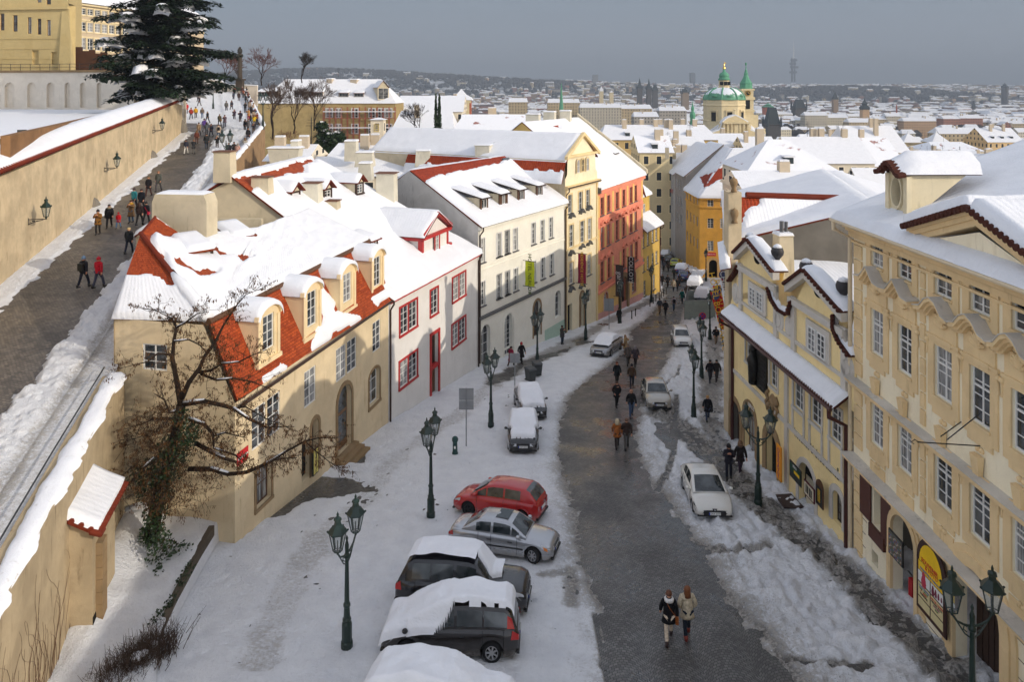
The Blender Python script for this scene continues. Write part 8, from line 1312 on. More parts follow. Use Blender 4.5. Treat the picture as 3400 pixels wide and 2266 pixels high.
u,z=f1 .uz('I',2100,1085);t=thing('red_street_sign','small red and white street name sign on the corner of the beige house','sign',f1 .pt(u,z),world=True);b=MB();f1 .box(b,u-.4,u+.4,z-.28,z+.28,.02,.05);b.build('plate',flat('sign_red3',lin(190,30,36)),t);b=MB();f1 .box(b,u-.36,u+.36,z-.04,z+.04,.05,.056);b.build('stripe',PLATE,t)
p=G('J',560,1320);t=tag((lambda b:(b.tube([p+Vector((-.5,-.1,.4)),p+Vector((-.3,0,.16)),p+Vector((.35,.0,.1))],.13,10),b.build('drain_spout',WHITE,None,True))[1])(MB()),'white curved drain pipe end lying at the foot of the beige house','pipe')
for x,y,lab in((190,1160,'black floodlight on a post nearest the camera on the terrace edge'),(955,1000,'black floodlight on a post at the far end of the terrace edge')):
 pp=AT('A',x,y,52 if x<500 else 88);t=thing('floodlight',lab,'floodlight',pp,.6);b=MB();b.tube([(0,0,-2.2),(0,0,-.1)],.05,6);b.build('post',IRON,t);b=MB();b.hexa([(-.28,-.05,-.12),(.28,-.05,-.12),(.28,.15,-.05),(-.28,.15,-.05)],[(-.28,.08,.28),(.28,.08,.28),(.28,.2,.25),(-.28,.2,.25)]);b.build('housing',TRIMB,t)
# ================================================ trees
BARK=flat('dark_bark',lin(52,42,34),.9,.1,var=.35,scale=6,bump=.6);POD=flat('dry_pod',lin(92,64,38),.8,.15,var=.4);TWB=flat('grey_brown_twigs',lin(84,68,58),.9,.1,var=.3);TWR=flat('russet_twigs',lin(104,66,54),.9,.1,var=.3);NEED=flat('cedar_needles',(.016,.032,.014),.7,.2,var=.6,scale=1.5);
zt4=lambda x,y:('S',380+x*.574,950+y*.574)
lt=thing('locust_tree','gnarled leafless tree with dry pods and ivy on its trunk before the beige corner house','tree',AT(*zt4(210,1500),29.9),world=True);Yt=29.9
def br_pts(l,dy):
 n=len(l);return[AT(*zt4(q[0],q[1]),Yt+dy*i/max(1,n-1))for i,q in enumerate(l)]
BR=[(0,[(210,1520,.36),(225,1380,.3),(250,1240,.27),(300,1060,.25),(350,880,.22),(385,690,.19)]),(.4,[(385,690,.16),(362,560,.13),(335,420,.11),(345,310,.09),(360,240,.07),(330,185,.05),(240,140,.03),(155,130,.015)]),(-.6,[(360,240,.06),(420,205,.04),(480,160,.025),(545,150,.012)]),(-.8,[(335,400,.07),(250,390,.05),(190,440,.035),(100,460,.02),(20,480,.01)]),(-1.2,[(390,650,.14),(430,560,.12),(490,480,.10),(520,410,.085),(580,330,.07),(630,230,.05),(700,120,.035),(760,50,.02),(850,15,.01)]),(-1.4,[(490,500,.08),(560,490,.06),(620,450,.05),(720,440,.04),(800,400,.025),(880,370,.012)]),(-1.0,[(500,510,.07),(590,545,.06),(680,535,.045),(800,555,.03),(905,600,.01)]),(.3,[(345,320,.05),(430,310,.04),(490,340,.03),(545,395,.012)]),(-1.5,[(400,685,.13),(520,668,.11),(620,690,.1),(690,710,.085),(780,770,.07),(880,820,.05),(940,815,.03),(1040,815,.012)]),(-1.7,[(690,710,.05),(760,700,.03),(880,770,.02),(950,800,.01)]),(-.9,[(430,770,.1),(520,800,.085),(570,860,.07),(575,940,.055),(640,960,.05),(700,980,.04),(725,1005,.02)]),(-1.2,[(570,870,.05),(640,850,.035),(760,880,.015)]),(-1.3,[(470,910,.11),(560,960,.1),(640,1000,.085),(705,1020,.06)]),(-1.6,[(430,1060,.12),(560,1060,.11),(660,1090,.1),(760,1080,.09),(880,1030,.075),(990,960,.055),(1100,900,.04),(1180,880,.03),(1295,880,.01)]),(-1.5,[(880,1020,.05),(960,1000,.04),(1055,995,.02)]),(-1.6,[(1100,900,.03),(1170,960,.025),(1220,1000,.02),(1295,1060,.008)]),(-.6,[(375,720,.1),(320,735,.06),(290,660,.04),(225,620,.012)]),(-.8,[(345,770,.08),(230,770,.05),(160,800,.03),(90,820,.012)]),(-1.0,[(300,960,.12),(230,1000,.09),(160,1060,.07),(90,1140,.04),(40,1200,.015)]),(-.8,[(160,1060,.04),(100,1050,.03),(30,1110,.01)]),(.5,[(300,1000,.06),(180,860,.03),(110,890,.012)])]
bk=MB();sn=MB();tw_=MB();pod=MB()
def twig(p,d,l,r,lev):
 q=p+d*l;m=p.lerp(q,.5)+Vector((random.gauss(0,.06),random.gauss(0,.06),random.gauss(0,.05)))*l;tw_.tube([p,m,q],[r,r*.75,r*.5],3,cap=False)
 if lev:
  for i in range(random.randint(2,3)):d2=(d+Vector((random.gauss(0,.6),random.gauss(0,.6),random.gauss(0,.5)))).normalized();twig(p.lerp(q,random.uniform(.3,1)),d2,l*random.uniform(.5,.75),r*.6,lev-1)
 else:
  for i in range(random.randint(1,5)):
   c=p.lerp(q,random.uniform(.3,1))+Vector((random.gauss(0,.03),random.gauss(0,.03),0));a=random.uniform(0,6.28);w=random.uniform(.010,.018);h=random.uniform(.06,.12);e=Vector((math.cos(a)*w,math.sin(a)*w,0));sway=Vector((random.gauss(0,.02),random.gauss(0,.02),0));pod.add([c-e*.4,c+e*.4,c+e-Vector((0,0,h*.5))+sway,c+e*.3-Vector((0,0,h))+sway,c-e*.3-Vector((0,0,h))+sway,c-e-Vector((0,0,h*.5))+sway],[(0,1,2,3,4,5)])
for dy,l in BR:
 P_=br_pts(l,dy);r_=[q[2]*(.82 if dy else 1)for q in l];bk.tube(P_,r_,8);dense=1.0
 for i in range(len(P_)-1):
  seg=P_[i+1]-P_[i];hz_=abs(seg.z)/max(seg.length,.01)
  if hz_<.6 and r_[i]>.03 and(i+int(dy*10))%3==0:sn.tube([P_[i]+Vector((0,0,r_[i]*.75)),P_[i].lerp(P_[i+1],.5)+Vector((0,-.02,(r_[i]+r_[i+1])/2*.95)),P_[i+1]+Vector((0,0,r_[i+1]*.75))],[r_[i]*.55,(r_[i]+r_[i+1])*.33,r_[i+1]*.5],6)
  if r_[i]<.13:
   for k in range(int(seg.length*7)+1):
    t_=random.random();d=Vector((random.gauss(0,.7),random.gauss(0,.7),random.gauss(.15,.6))).normalized();twig(P_[i].lerp(P_[i+1],t_),(d+seg.normalized()*.6).normalized(),random.uniform(.3,.65),.012,2)
for k in range(520):
 x,y=random.gauss(290,110),random.uniform(700,1300);p=AT(*zt4(x,y),Yt-random.uniform(-.3,1.3));twig(p,Vector((random.gauss(0,.7),random.gauss(0,.7),random.gauss(-.2,.5))).normalized(),random.uniform(.3,.7),.009,1)
bk.build('trunk',BARK,lt,True);tw_.build('twigs',BARK,lt);pod.build('seed_pods',POD,lt);sn.build('snow_on_branches',SNOW,lt,True);iv=MB()
for x,y,rx,rz_,n in((215,1440,.5,.55,600),(240,1320,.5,.6,500),(230,1180,.85,.6,750),(190,1090,.8,.6,550),(310,1050,.75,.6,600),(330,930,.65,.5,400),(430,850,.5,.5,520),(385,760,.32,.4,220),(395,960,.5,.5,250)):leaves(iv,AT(*zt4(x,y),Yt-.25),(rx,.55,rz_),n,.055)
iv.build('ivy',LEAF,lt);dl_=MB();leaves(dl_,AT(*zt4(250,1500),29.6),(.8,.5,.1),160,.05);dl_.build('fallen_leaves',POD,lt)
def bare_tree(name,lab,base,H,spread,seed,tmat=BARK,cmat=TWB,levels=5,group=None,trunk=.25,lean=(0,0),snow=False,r0=None):
 rnd=random.Random(seed);t=thing(name,lab,'tree',base,0,group);tr=MB();cr=MB();r0=r0 or H*.017
 def grow(p,d,l,r,lev):
  q=p+d*l;m=p.lerp(q,.5)+Vector((rnd.gauss(0,1),rnd.gauss(0,1),rnd.gauss(0,.5)))*l*.06;(tr if lev>=levels-1 else cr).tube([p,m,q],[r,r*.85,r*.68],6 if lev>=levels-1 else 3,cap=False)
  if lev==0:return
  for i in range(3 if lev>1 else 4):
   a=rnd.uniform(0,6.28);k=rnd.uniform(.35,.75)*spread;u=d.orthogonal().normalized();w=d.cross(u);d2=(d+(u*math.cos(a)+w*math.sin(a))*k+Vector((0,0,.14))).normalized();grow(p.lerp(q,rnd.uniform(.55,1)if i else 1),d2,l*rnd.uniform(.66,.9),max(r*.62,H*.0018),lev-1)
 for k in range(1):grow(Vector((0,0,-.3)),Vector((lean[0],lean[1],1)).normalized(),H*trunk,r0,levels)
 tr.build('trunk',tmat,t);cr.build('crown',cmat,t);return t
for i,(x0,x1,yt,yb,Y,cm_,lab)in enumerate(((20,340,430,730,175,TWR,'russet bare tree right of the statue column'),(370,690,430,710,185,BARK,'dark bare tree beside the green spire behind the snowy palace roof'),(150,400,700,1190,150,TWB,'bare tree leftmost in front of the scaffolded palace'),(395,520,745,1150,158,TWB,'slender bare tree between two broader ones before the scaffolded palace'),(490,780,740,1120,150,TWB,'broad round bare tree in front of the scaffolded palace'),(1350,1720,880,1215,170,BARK,'dark spreading bare tree left of the red brick tower'),(-250,-20,440,720,172,TWR,'brown bare tree left of the statue column'),(-130,100,480,735,185,TWB,'thin brown bare tree just behind the statue column'))):
 b0=AT('B',(x0+x1)/2,yb,Y);Ht=(yb-yt)*.38265*Y/F;bare_tree('bare_tree',lab,b0,Ht*1.2,.95 if x1-x0>200 else.6,11+i,cmat=cm_,levels=6)
for i in range(5):bare_tree('bare_shrub','leafless shrub in the snowy palace garden, '+('leftmost','second from the left','middle','fourth from the left','rightmost')[i]+' of five',AT('B',300+i*150,1330-(i%2)*40,120+i*3),4.5,1.1,40+i,cmat=TWR if i%2 else TWB,levels=5,group='leafless shrubs in the palace garden')
gt=thing('evergreen_tree','dense dark evergreen bush with dabs of snow below the scaffolded palace','tree',AT('B',770,1300,125));b=MB();s_=MB();s1=125/F*.38265
for x,y,r in((700,1100,55),(720,1180,70),(780,1210,75),(850,1190,60),(760,1270,65),(690,1250,50)):
 c=((x-770)*s1,random.uniform(-.5,.5),(1300-y)*s1);leaves(b,c,(r*s1*1.1,r*s1,r*s1*.9),520,.22);leaves(s_,(c[0],c[1]-.3,c[2]+r*s1*.75),(r*s1*.6,r*s1*.5,.15),14,.22)
b.build('crown',LEAF,gt);s_.build('snow_patches',SNOW,gt);b=MB();b.tube([(0,0,-2),(0,0,1)],.2,6);b.build('trunk',BARK,gt)
for i,x in enumerate((1692,1722)):t=thing('cypress_tree',('left','right')[i]+' one of two dark columnar cypresses beside the blue tarpaulin','tree',AT('B',x,1320,135),0,'columnar cypresses');b=MB();[leaves(b,(0,0,h*.55),(.75*(1-h/22),.75*(1-h/22),.8),90,.16)for h in range(1,19)];b.build('crown',LEAF,t);b=MB();b.tube([(0,0,-3),(0,0,6)],.12,6);b.build('trunk',BARK,t)
cb=AT('A',1265,900,94);ct=thing('cedar_tree','huge dark cedar with tiered snowy branches beside the castle ramp','tree',cb);sA=94/F*.38265;rnd=random.Random(5);tr=MB();nd=MB();sw_=MB();Q=lambda x,y,dy=0:Vector(((x-1265)*sA,dy,(900-y)*sA))
tr.tube([Q(1250,920),Q(1280,700),Q(1320,450),Q(1345,150),Q(1350,-150),Q(1350,-330)],[.75,.62,.5,.36,.2,.08],10)
def pad(c,rx,ry,dr,n):
 n=int(n*1.35)
 for i in range(n):
  a=rnd.uniform(0,6.28);k=rnd.random()**.5;p=c+Vector((rx*k*math.cos(a),ry*k*math.sin(a),-dr*k*k+rnd.gauss(0,.10)));w=rnd.uniform(.22,.5);d=Vector((math.cos(a)+rnd.gauss(0,.4),math.sin(a)+rnd.gauss(0,.4),-.25+rnd.gauss(0,.25))).normalized();e=d.cross(Vector((0,0,1))).normalized()*w*.28;nd.add([p-e,p+d*w*.6-e*1.3,p+d*w*1.3,p+d*w*.6+e*1.3,p+e],[(0,1,2,3,4)])
tiers=[(-270,380,6),(-150,600,7),(-20,860,8),(105,1020,9),(235,860,9),(345,1150,10),(465,900,10),(590,1200,11),(700,1150,11),(770,800,7)]
for y,w,n in tiers:
 for k in range(n+2):
  a=2*math.pi*(k+rnd.random()*.7)/n;L_=w*.5*sA*rnd.uniform(.55,1.1)*(1.12 if math.cos(a)>.3 else.82);root=Q(1300+(900-y)*.05,y)+Vector((0,0,rnd.uniform(-.9,.9)));d=Vector((math.cos(a),math.sin(a),0));tip=root+d*L_+Vector((0,0,rnd.uniform(-.9,.45)-L_*.06));mid=root.lerp(tip,.5)+Vector((0,0,.35));tr.tube([root,mid,tip],[.17,.1,.03],5,cap=False)
  for f_ in np.arange(.28,1.02,1.05/max(2.2,L_)):c=root.lerp(tip,f_)if f_>.5 else root.lerp(mid,f_*2);r_=L_*(.11+.14*(1-abs(f_-.62)));pad(c+Vector((rnd.gauss(0,.2),rnd.gauss(0,.2),.05)),max(.5,r_),max(.5,r_*.85),.22+r_*.2,int(62+34*r_));
  if rnd.random()<.6:
   c=root.lerp(tip,rnd.uniform(.5,.85));e=rnd.uniform(.5,1.25);u,v=np.meshgrid(np.linspace(-1,1,9),np.linspace(-1,1,9));R2=u*u+v*v;ang=a;X_=c.x+(u*math.cos(ang)*1.7-v*math.sin(ang))*e*.8;Y_=c.y+(u*math.sin(ang)*1.7+v*math.cos(ang))*e*.8;nn_=fbm(X_*1.3+9,Y_*1.3,3);Z_=c.z+.10+.22*np.sqrt(np.clip(1-R2,0,1))*(.3+nn_*1.3)-.25*R2-np.where(R2+nn_*2.2>1.6,.7,0);i0=len(sw_.v);sw_.add([(float(X_[j,i]),float(Y_[j,i]),float(Z_[j,i]))for j in range(9)for i in range(9)],[(j*9+i,j*9+i+1,j*9+i+10,j*9+i+9)for j in range(8)for i in range(8)])
tr.build('trunk',BARK,ct);nd.build('crown',NEED,ct);sw_.build('snow_on_branches',SNOW,ct,True)
# ================================================ roofs of the lower town, landmarks, far city
def wall_win(name,c,pu=2.6,pv=3.3):
 t=NT(name);sp=t.n('ShaderNodeSeparateXYZ');t.L(t.obj(src='UV'),sp.inputs[0]);fu=t.math('FRACT',t.math('DIVIDE',sp.outputs[0],pu));fv=t.math('FRACT',t.math('DIVIDE',sp.outputs[1],pv))
 inb=lambda v,a,b_:t.math('MULTIPLY',t.math('GREATER_THAN',v,a),t.math('LESS_THAN',v,b_));m=t.math('MULTIPLY',inb(fu,.32,.68),inb(fv,.3,.78));m2=t.math('MULTIPLY',inb(fu,.26,.74),inb(fv,.25,.83));n1=t.noise(t.obj(),.25,4)
 base=t.mix(t.ramp(n1,.3,.7),sc(c,.85),c);col=t.mix(m,t.mix(m2,base,sc(c,1.2)),(.03,.035,.04));return t.done(col,.8,.3)
WALLS=[wall_win('town_wall',lin(*c))for c in((226,206,160),(232,220,196),(206,176,120),(214,206,192),(190,160,126),(222,190,140),(176,120,90),(198,194,186))]
FARW=[wall_win('far_wall',lin(*c),3.4,3.6)for c in((206,196,176),(196,176,140),(180,172,160),(190,156,120),(214,204,180),(160,110,90))]
TREDW=plaster('tower_red',lin(176,100,76),.12,.5);COPPER=flat('green_copper',lin(92,158,124),.6,.3,var=.3,scale=2);DKST=plaster('dark_tower_stone',lin(84,80,78),.2,.6);DKSL=flat('dark_slate',lin(48,58,62),.7,.3,var=.3);GOLD=flat('gilding',(.75,.48,.12),.35,.5,.8);CHST=plaster('church_stone',lin(226,208,166),.08,.4,lin(140,120,90))
class HB(MB):
 def __init__(s):super().__init__();s.uv=[]
 def q4(s,P,UV,m):s.uv+=UV;s.add(P,[tuple(range(len(P)))],m)
def house_into(b,c,w,d,zg,ze,rh,ang,hip=.0,mw=0,mr=1,sn=.0):
 ca,sa=math.cos(ang),math.sin(ang);T=lambda x,y,z:(c[0]+x*ca-y*sa,c[1]+x*sa+y*ca,z);h=ze-zg;w2,d2=w/2,d/2
 for(x0,y0,x1,y1,L)in((-w2,-d2,w2,-d2,w),(w2,-d2,w2,d2,d),(w2,d2,-w2,d2,w),(-w2,d2,-w2,-d2,d)):b.q4([T(x0,y0,zg),T(x1,y1,zg),T(x1,y1,ze),T(x0,y0,ze)],[(0,-h),(L,-h),(L,0),(0,0)],mw)
 rx=w2*(1-hip);o=.4;A=[T(-w2-o,-d2-o,ze),T(w2+o,-d2-o,ze),T(w2+o,d2+o,ze),T(-w2-o,d2+o,ze)];R0,R1=T(-rx-(o if hip==0 else 0),0,ze+rh),T(rx+(o if hip==0 else 0),0,ze+rh)
 b.q4([A[0],A[1],R1,R0],[(0,0),(w,0),(w,d2),(0,d2)],mr);b.q4([A[2],A[3],R0,R1],[(0,0),(w,0),(w,d2),(0,d2)],mr);me=mr if hip else mw;b.q4([A[1],A[2],R1],[(0,0),(d,0),(d2,d2)],me);b.q4([A[3],A[0],R0],[(0,0),(d,0),(d2,d2)],me)
 return T
RSN=NT('roof_snow');_n1=RSN.noise(RSN.obj(),.35,5,.65);RSN.bump(RSN.noise(RSN.obj(),2.5,4),.3,.08);RSN=RSN.done(RSN.mix(RSN.ramp(_n1,.60,.68,0,.9),(.86,.87,.9),lin(140,66,44)),.7,.2)
CHM=flat('far_chimney',lin(196,180,156),.8);rc_=random.Random(3)
def thing_house(lab,c,w,d,zg,ze,rh,ang,wi=0,hip=0,ch=2,dm=0,name='house',cat='house',group=None,walls=None,rs=None):
 t=thing(name,lab,cat,(c[0],c[1],zg),world=True,group=group);b=HB();T=house_into(b,c,w,d,zg,ze,rh,ang,hip);wl=HB();rf=HB();k=0
 for f,m in zip(b.f,b.m):
  o=wl if m==0 else rf;o.q4([b.v[i]for i in f],[b.uv[i]for i in f],0)
 wl.build('wall',(walls or WALLS)[wi%len(walls or WALLS)],t);r=rf.build('roof',rs or(SNOW if rc_.random()<.65 else RSN),t)
 for i in range(ch):x=rc_.uniform(-w*.38,w*.38);y=rc_.uniform(-d*.2,d*.2);m=MB();m.box(T(x,y,ze+rh*.75),(1.1,.9,rh*.9+1.2));o=m.build('chimney',CHM);o.parent=r;s=MB();s.box(T(x,y,ze+rh*1.2+.72),(1.0,.8,.2));s.build('snow_cap',SNOW).parent=o
 if rc_.random()<.6 and c[1]<340:x=rc_.uniform(-w*.4,w*.4);m=MB();m.tube([T(x,0,ze+rh),T(x,0,ze+rh+3.2)],.045,4);[m.tube([T(x-.7+.1*k,0,ze+rh+2.2+.35*k),T(x+.7-.1*k,0,ze+rh+2.2+.35*k)],.03,4)for k in range(3)];m.build('roof_aerial',IRON).parent=r
 for i in range(dm):x=-w*.4+w*.8*(i+.5)/dm;m=MB();yb=-d/2+d*.16;m.box(T(x,yb,ze+rh*.3),(1.1,1.6,1.3),(Vector((math.cos(ang),math.sin(ang),0)),Vector((-math.sin(ang),math.cos(ang),0)),Vector((0,0,1))));o=m.build('dormer',DKSL);o.parent=r;m=MB();m.box(T(x,yb+.2,ze+rh*.3+.78),(1.5,2.2,.24),(Vector((math.cos(ang),math.sin(ang),0)),Vector((-math.sin(ang),math.cos(ang),0)),Vector((0,0,1))));m.build('dormer_roof',SNOW).parent=o
 return t,T
def eave_house(lab,l,r,Y,dep,rh,wi=0,hip=0,ch=2,dm=0,zg=None,ang=0.,**k):
 a,c=AT('d',*l,Y),AT('d',*r,Y);w=abs(c.x-a.x);ze=(a.z+c.z)/2;cx_=(a.x+c.x)/2;g=zg if zg is not None else min(ze-6,gz(min(Y,400))+(12 if cx_<0 else 0));return thing_house(lab,(cx_-math.sin(ang)*dep/2,Y+dep/2*math.cos(ang)),w,dep,g,ze,rh,ang,wi,hip,ch,dm,**k)
OCR=plaster('worn_ochre',lin(176,154,106),.15,.6);t,T=eave_house('long palace with a snowy hipped roof, dormers and red scaffolding beyond the ramp',(592,237),(908,238),215,17,7.2,0,.28,0,0,zg=-24,name='scaffolded_palace',cat='palace',walls=[OCR],rs=SNOW)
fsl=Facade(AT('d',592,237,214.9)[:2],AT('d',908,238,214.9)[:2]);zE=AT('d',750,237.5,214.9).z
for x0,x1,y0,y1 in((745,800,685,900),(950,1018,690,900)):px_chimney(t,'B',x0,x1,y0,y1-100,222,2.5,CHM,1,.3)
for x,y in((890,838),(1022,840),(570,830),(668,832),(190,830),(280,830)):p=AT('B',x,y,217);shed_dormer(t,p,2.7,1.1,(0,-1),3.5,REDTILE,CHM,DWOOD,.5,cols=3,pitch=.2,t=.4,rows=1)
p=AT('B',1235,862,216);shed_dormer(t,p,3.2,3.4,(.5,-1),5,REDTILE,CHIM,CRP,.4,gable=2,t=.3)
for y in(955,1090):
 for x in(735,815,957,1105,1185,1250):u,z=fsl.uz('B',x,y-18);fq_=Facade(fsl.P[:2],(fsl.P+fsl.d)[:2]);fq_.P=fsl.P+fsl.n*.25;fq_.window(t,u,u+2.2,z-3,z,2,3,.02,fw=.3)
SCR=flat('scaffold_red',lin(150,80,60),.6);sf=thing('scaffolding','rusty red tube scaffolding with snowy planks before the ochre palace','scaffolding',fsl.pt(30,-24),world=True);b=MB();s_=MB();u0,u1=fsl.uz('B',730,1000)[0],fsl.uz('B',1345,1000)[0]
for o in(1.0,2.2):
 for u in np.linspace(u0,u1,13):b.tube([fsl.pt(u,-23,o),fsl.pt(u,zE-1,o)],.11,4)
 for y in(965,1025,1105,1170,1240):z=fsl.uz('B',1000,y,o)[1];b.tube([fsl.pt(u0,z,o),fsl.pt(u1,z,o)],.10,4)
for y in(968,1108,1240):z=fsl.uz('B',1000,y,1.5)[1];fsl.box(s_,u0,u1,z-.1,z+.15,.9,2.3)
b.build('scaffold_tubes',SCR,sf);s_.build('snowy_planks',SNOW,sf)
a=AT('B',1120,1040,150);c=AT('B',1232,1330,150);t,_=thing_house('slender white stair tower with one barred window before the scaffolding',((a.x+c.x)/2,152),abs(c.x-a.x),3,c.z-6,a.z,.4,0,1,.8,0,name='stair_tower',cat='tower');ft=Facade((a.x,150.4),(c.x,150.4));r=pxwin(ft,'B',(1152,1078),(1196,1142));ft.window(t,*r,3,3,0,frame=flat('yellow_frame',lin(214,190,120)),fw=.14)
a=AT('B',1822,868,255);c=AT('B',1993,868,255);w_=c.x-a.x;t=thing('brick_tower','square red and cream tower with a snowy pyramid roof','tower',((a.x+c.x)/2,258,-45),world=True);m=MB();cx_=(a.x+c.x)/2;m.box((cx_,258,(a.z-45)/2),(w_,w_,a.z+45));m.build('wall',TREDW,t);m=MB();[m.box((cx_+s*w_*.36,258-w_/2,a.z-6),(w_*.16,.3,12))for s in(-1,1)];m.box((cx_,258-w_/2,a.z-.5),(w_*1.05,.6,1));m.box((cx_,258-w_/2-.05,a.z-8),(w_*.5,.3,4));m.build('pilasters',CHST,t);m=MB();m.box((cx_,258-w_/2-.1,a.z-4),(w_*.22,.4,4));m.build('belfry_opening',DARK,t);m=MB();zt=AT('B',1900,772,255).z;m.lathe([(w_*.85,a.z),(w_*.72,a.z+.8),(w_*.35,(a.z+zt)/2),(.1,zt)],(cx_,258,0),4,rot=math.pi/4);m.build('roof',SNOW,t);px_chimney(t,'B',1845,1872,815,850,253,1,CHM,1,.2)
for q in(('snow roofed house behind the hotel with white chimneys, left',(612,372),(700,368),84,9,1.6,1,0,2,0),('low snowy roof in front of the evergreen bush',(745,378),(880,372),92,9,2.2,1,.2,2,1),('snowy roof beside the tapered white chimneys',(850,385),(985,380),86,9,2.0,1,0,2,0),('white walled house left of the spreading bare tree',(905,300),(1040,290),175,14,4,1,.1,1,0),('long snowy hall roof before the brick tower',(912,262),(1062,252),230,20,5,1,0,0,0),('snowy hall right of the brick tower',(1060,285),(1112,283),220,14,2.5,1,0,0,0),('broad snow roof right of the blue tarpaulin',(1040,318),(1240,290),150,16,3.4,1,.2,2,0),('long ochre palace with a row of chimneys across the middle distance',(1382,322),(1650,321),190,14,3.6,2,.12,9,3),('small snow roofed house with a skylight below the long ochre palace',(1470,352),(1545,350),150,11,3.2,0,0,2,1),('yellow gabled house with red lattice eaves',(1530,356),(1625,350),165,12,3.5,0,0,2,0),('low yellow house with a broad snowy roof left of the church front',(1590,338),(1720,336),210,14,3.4,0,0,3,0),('house with snow ridged roof left of the ochre building',(1552,405),(1605,398),150,12,4,3,0,2,0),('grey dormered house left of the ochre building',(1540,385),(1600,380),160,12,4,4,0,2,2),('snow roof with a round attic window behind the tavern',(1720,392),(1925,398),105,13,4.2,1,.8,1,1),('huge plain snow roof beyond the tavern, upper of two',(1715,438),(1968,442),75,8,1.7,1,0,1,0),('wide snow roof right of the round attic window',(1830,372),(2010,380),150,16,5,1,0,3,0),('white gabled house with a green cornice',(1965,378),(2080,388),165,18,6,4,0,2,0),('large snow roof above the oculus dormer',(1950,350),(2090,352),200,16,7,1,.1,2,2),('yellow house with three small windows right of the ochre palace',(1716,352),(1790,350),200,14,4,0,0,2,0),('white block with a row of small windows at the far right',(2150,345),(2262,350),290,20,3,1,.3,0,0),('snowy roofs cluster house with dormers beside the pyramid towers',(1850,345),(1985,345),250,16,5,5,.1,3,4),('red chimneyed house at the right edge of the lower town',(2270,332),(2352,322),330,18,6,5,0,3,3)):eave_house(*q)
cg=thing('chimney_house','low roofed house carrying large tapered white chimneys behind the left row','house',(-12,80,-20),world=True);[px_chimney(cg,'B',*q_,1.6,CHIMD,tp,.15,0)for*q_,tp in((238,500,1285,1420,80,1.15),(425,497,1225,1290,81,.95),(890,1005,1225,1400,84,.95),(975,1155,1325,1450,80,.85),(1000,1140,1420,1568,74,.8),(1500,1655,1310,1450,83,.85),(1640,1760,1340,1430,84,1.1),(1488,1565,1285,1320,86,1))];m=HB();house_into(m,(-15,88),26,10,-22,-9.5,1.8,.05);m.build('wall',[WALLS[1],SNOW],cg)
tp_=thing('tarpaulin','blue and white tarpaulin roof covering a building site below the bare tree','tarpaulin',AT('B',1480,1310,128),world=True);V=np.array([[tuple(AT('B',1310+365*i/10,1205+(70 if j==1 else 115 if j>1 else 0)+(14*math.sin(i*1.7)if j==2 else 0),128-j*.8))for i in range(11)]for j in range(3)]);grid_obj('white_sheet',V[:2],SNOW,tp_);grid_obj('blue_sheet',V[1:],flat('tarp_blue',lin(40,90,160),.5),tp_)
bh=[((14.2,46),(19.5,66),-9.3,'pale house with stone ball finials on its parapets next to the tavern',4,5),((19.5,66),(26.5,92),-12.5,'snow roofed house on the right side of the street before the ochre building',3,5)]
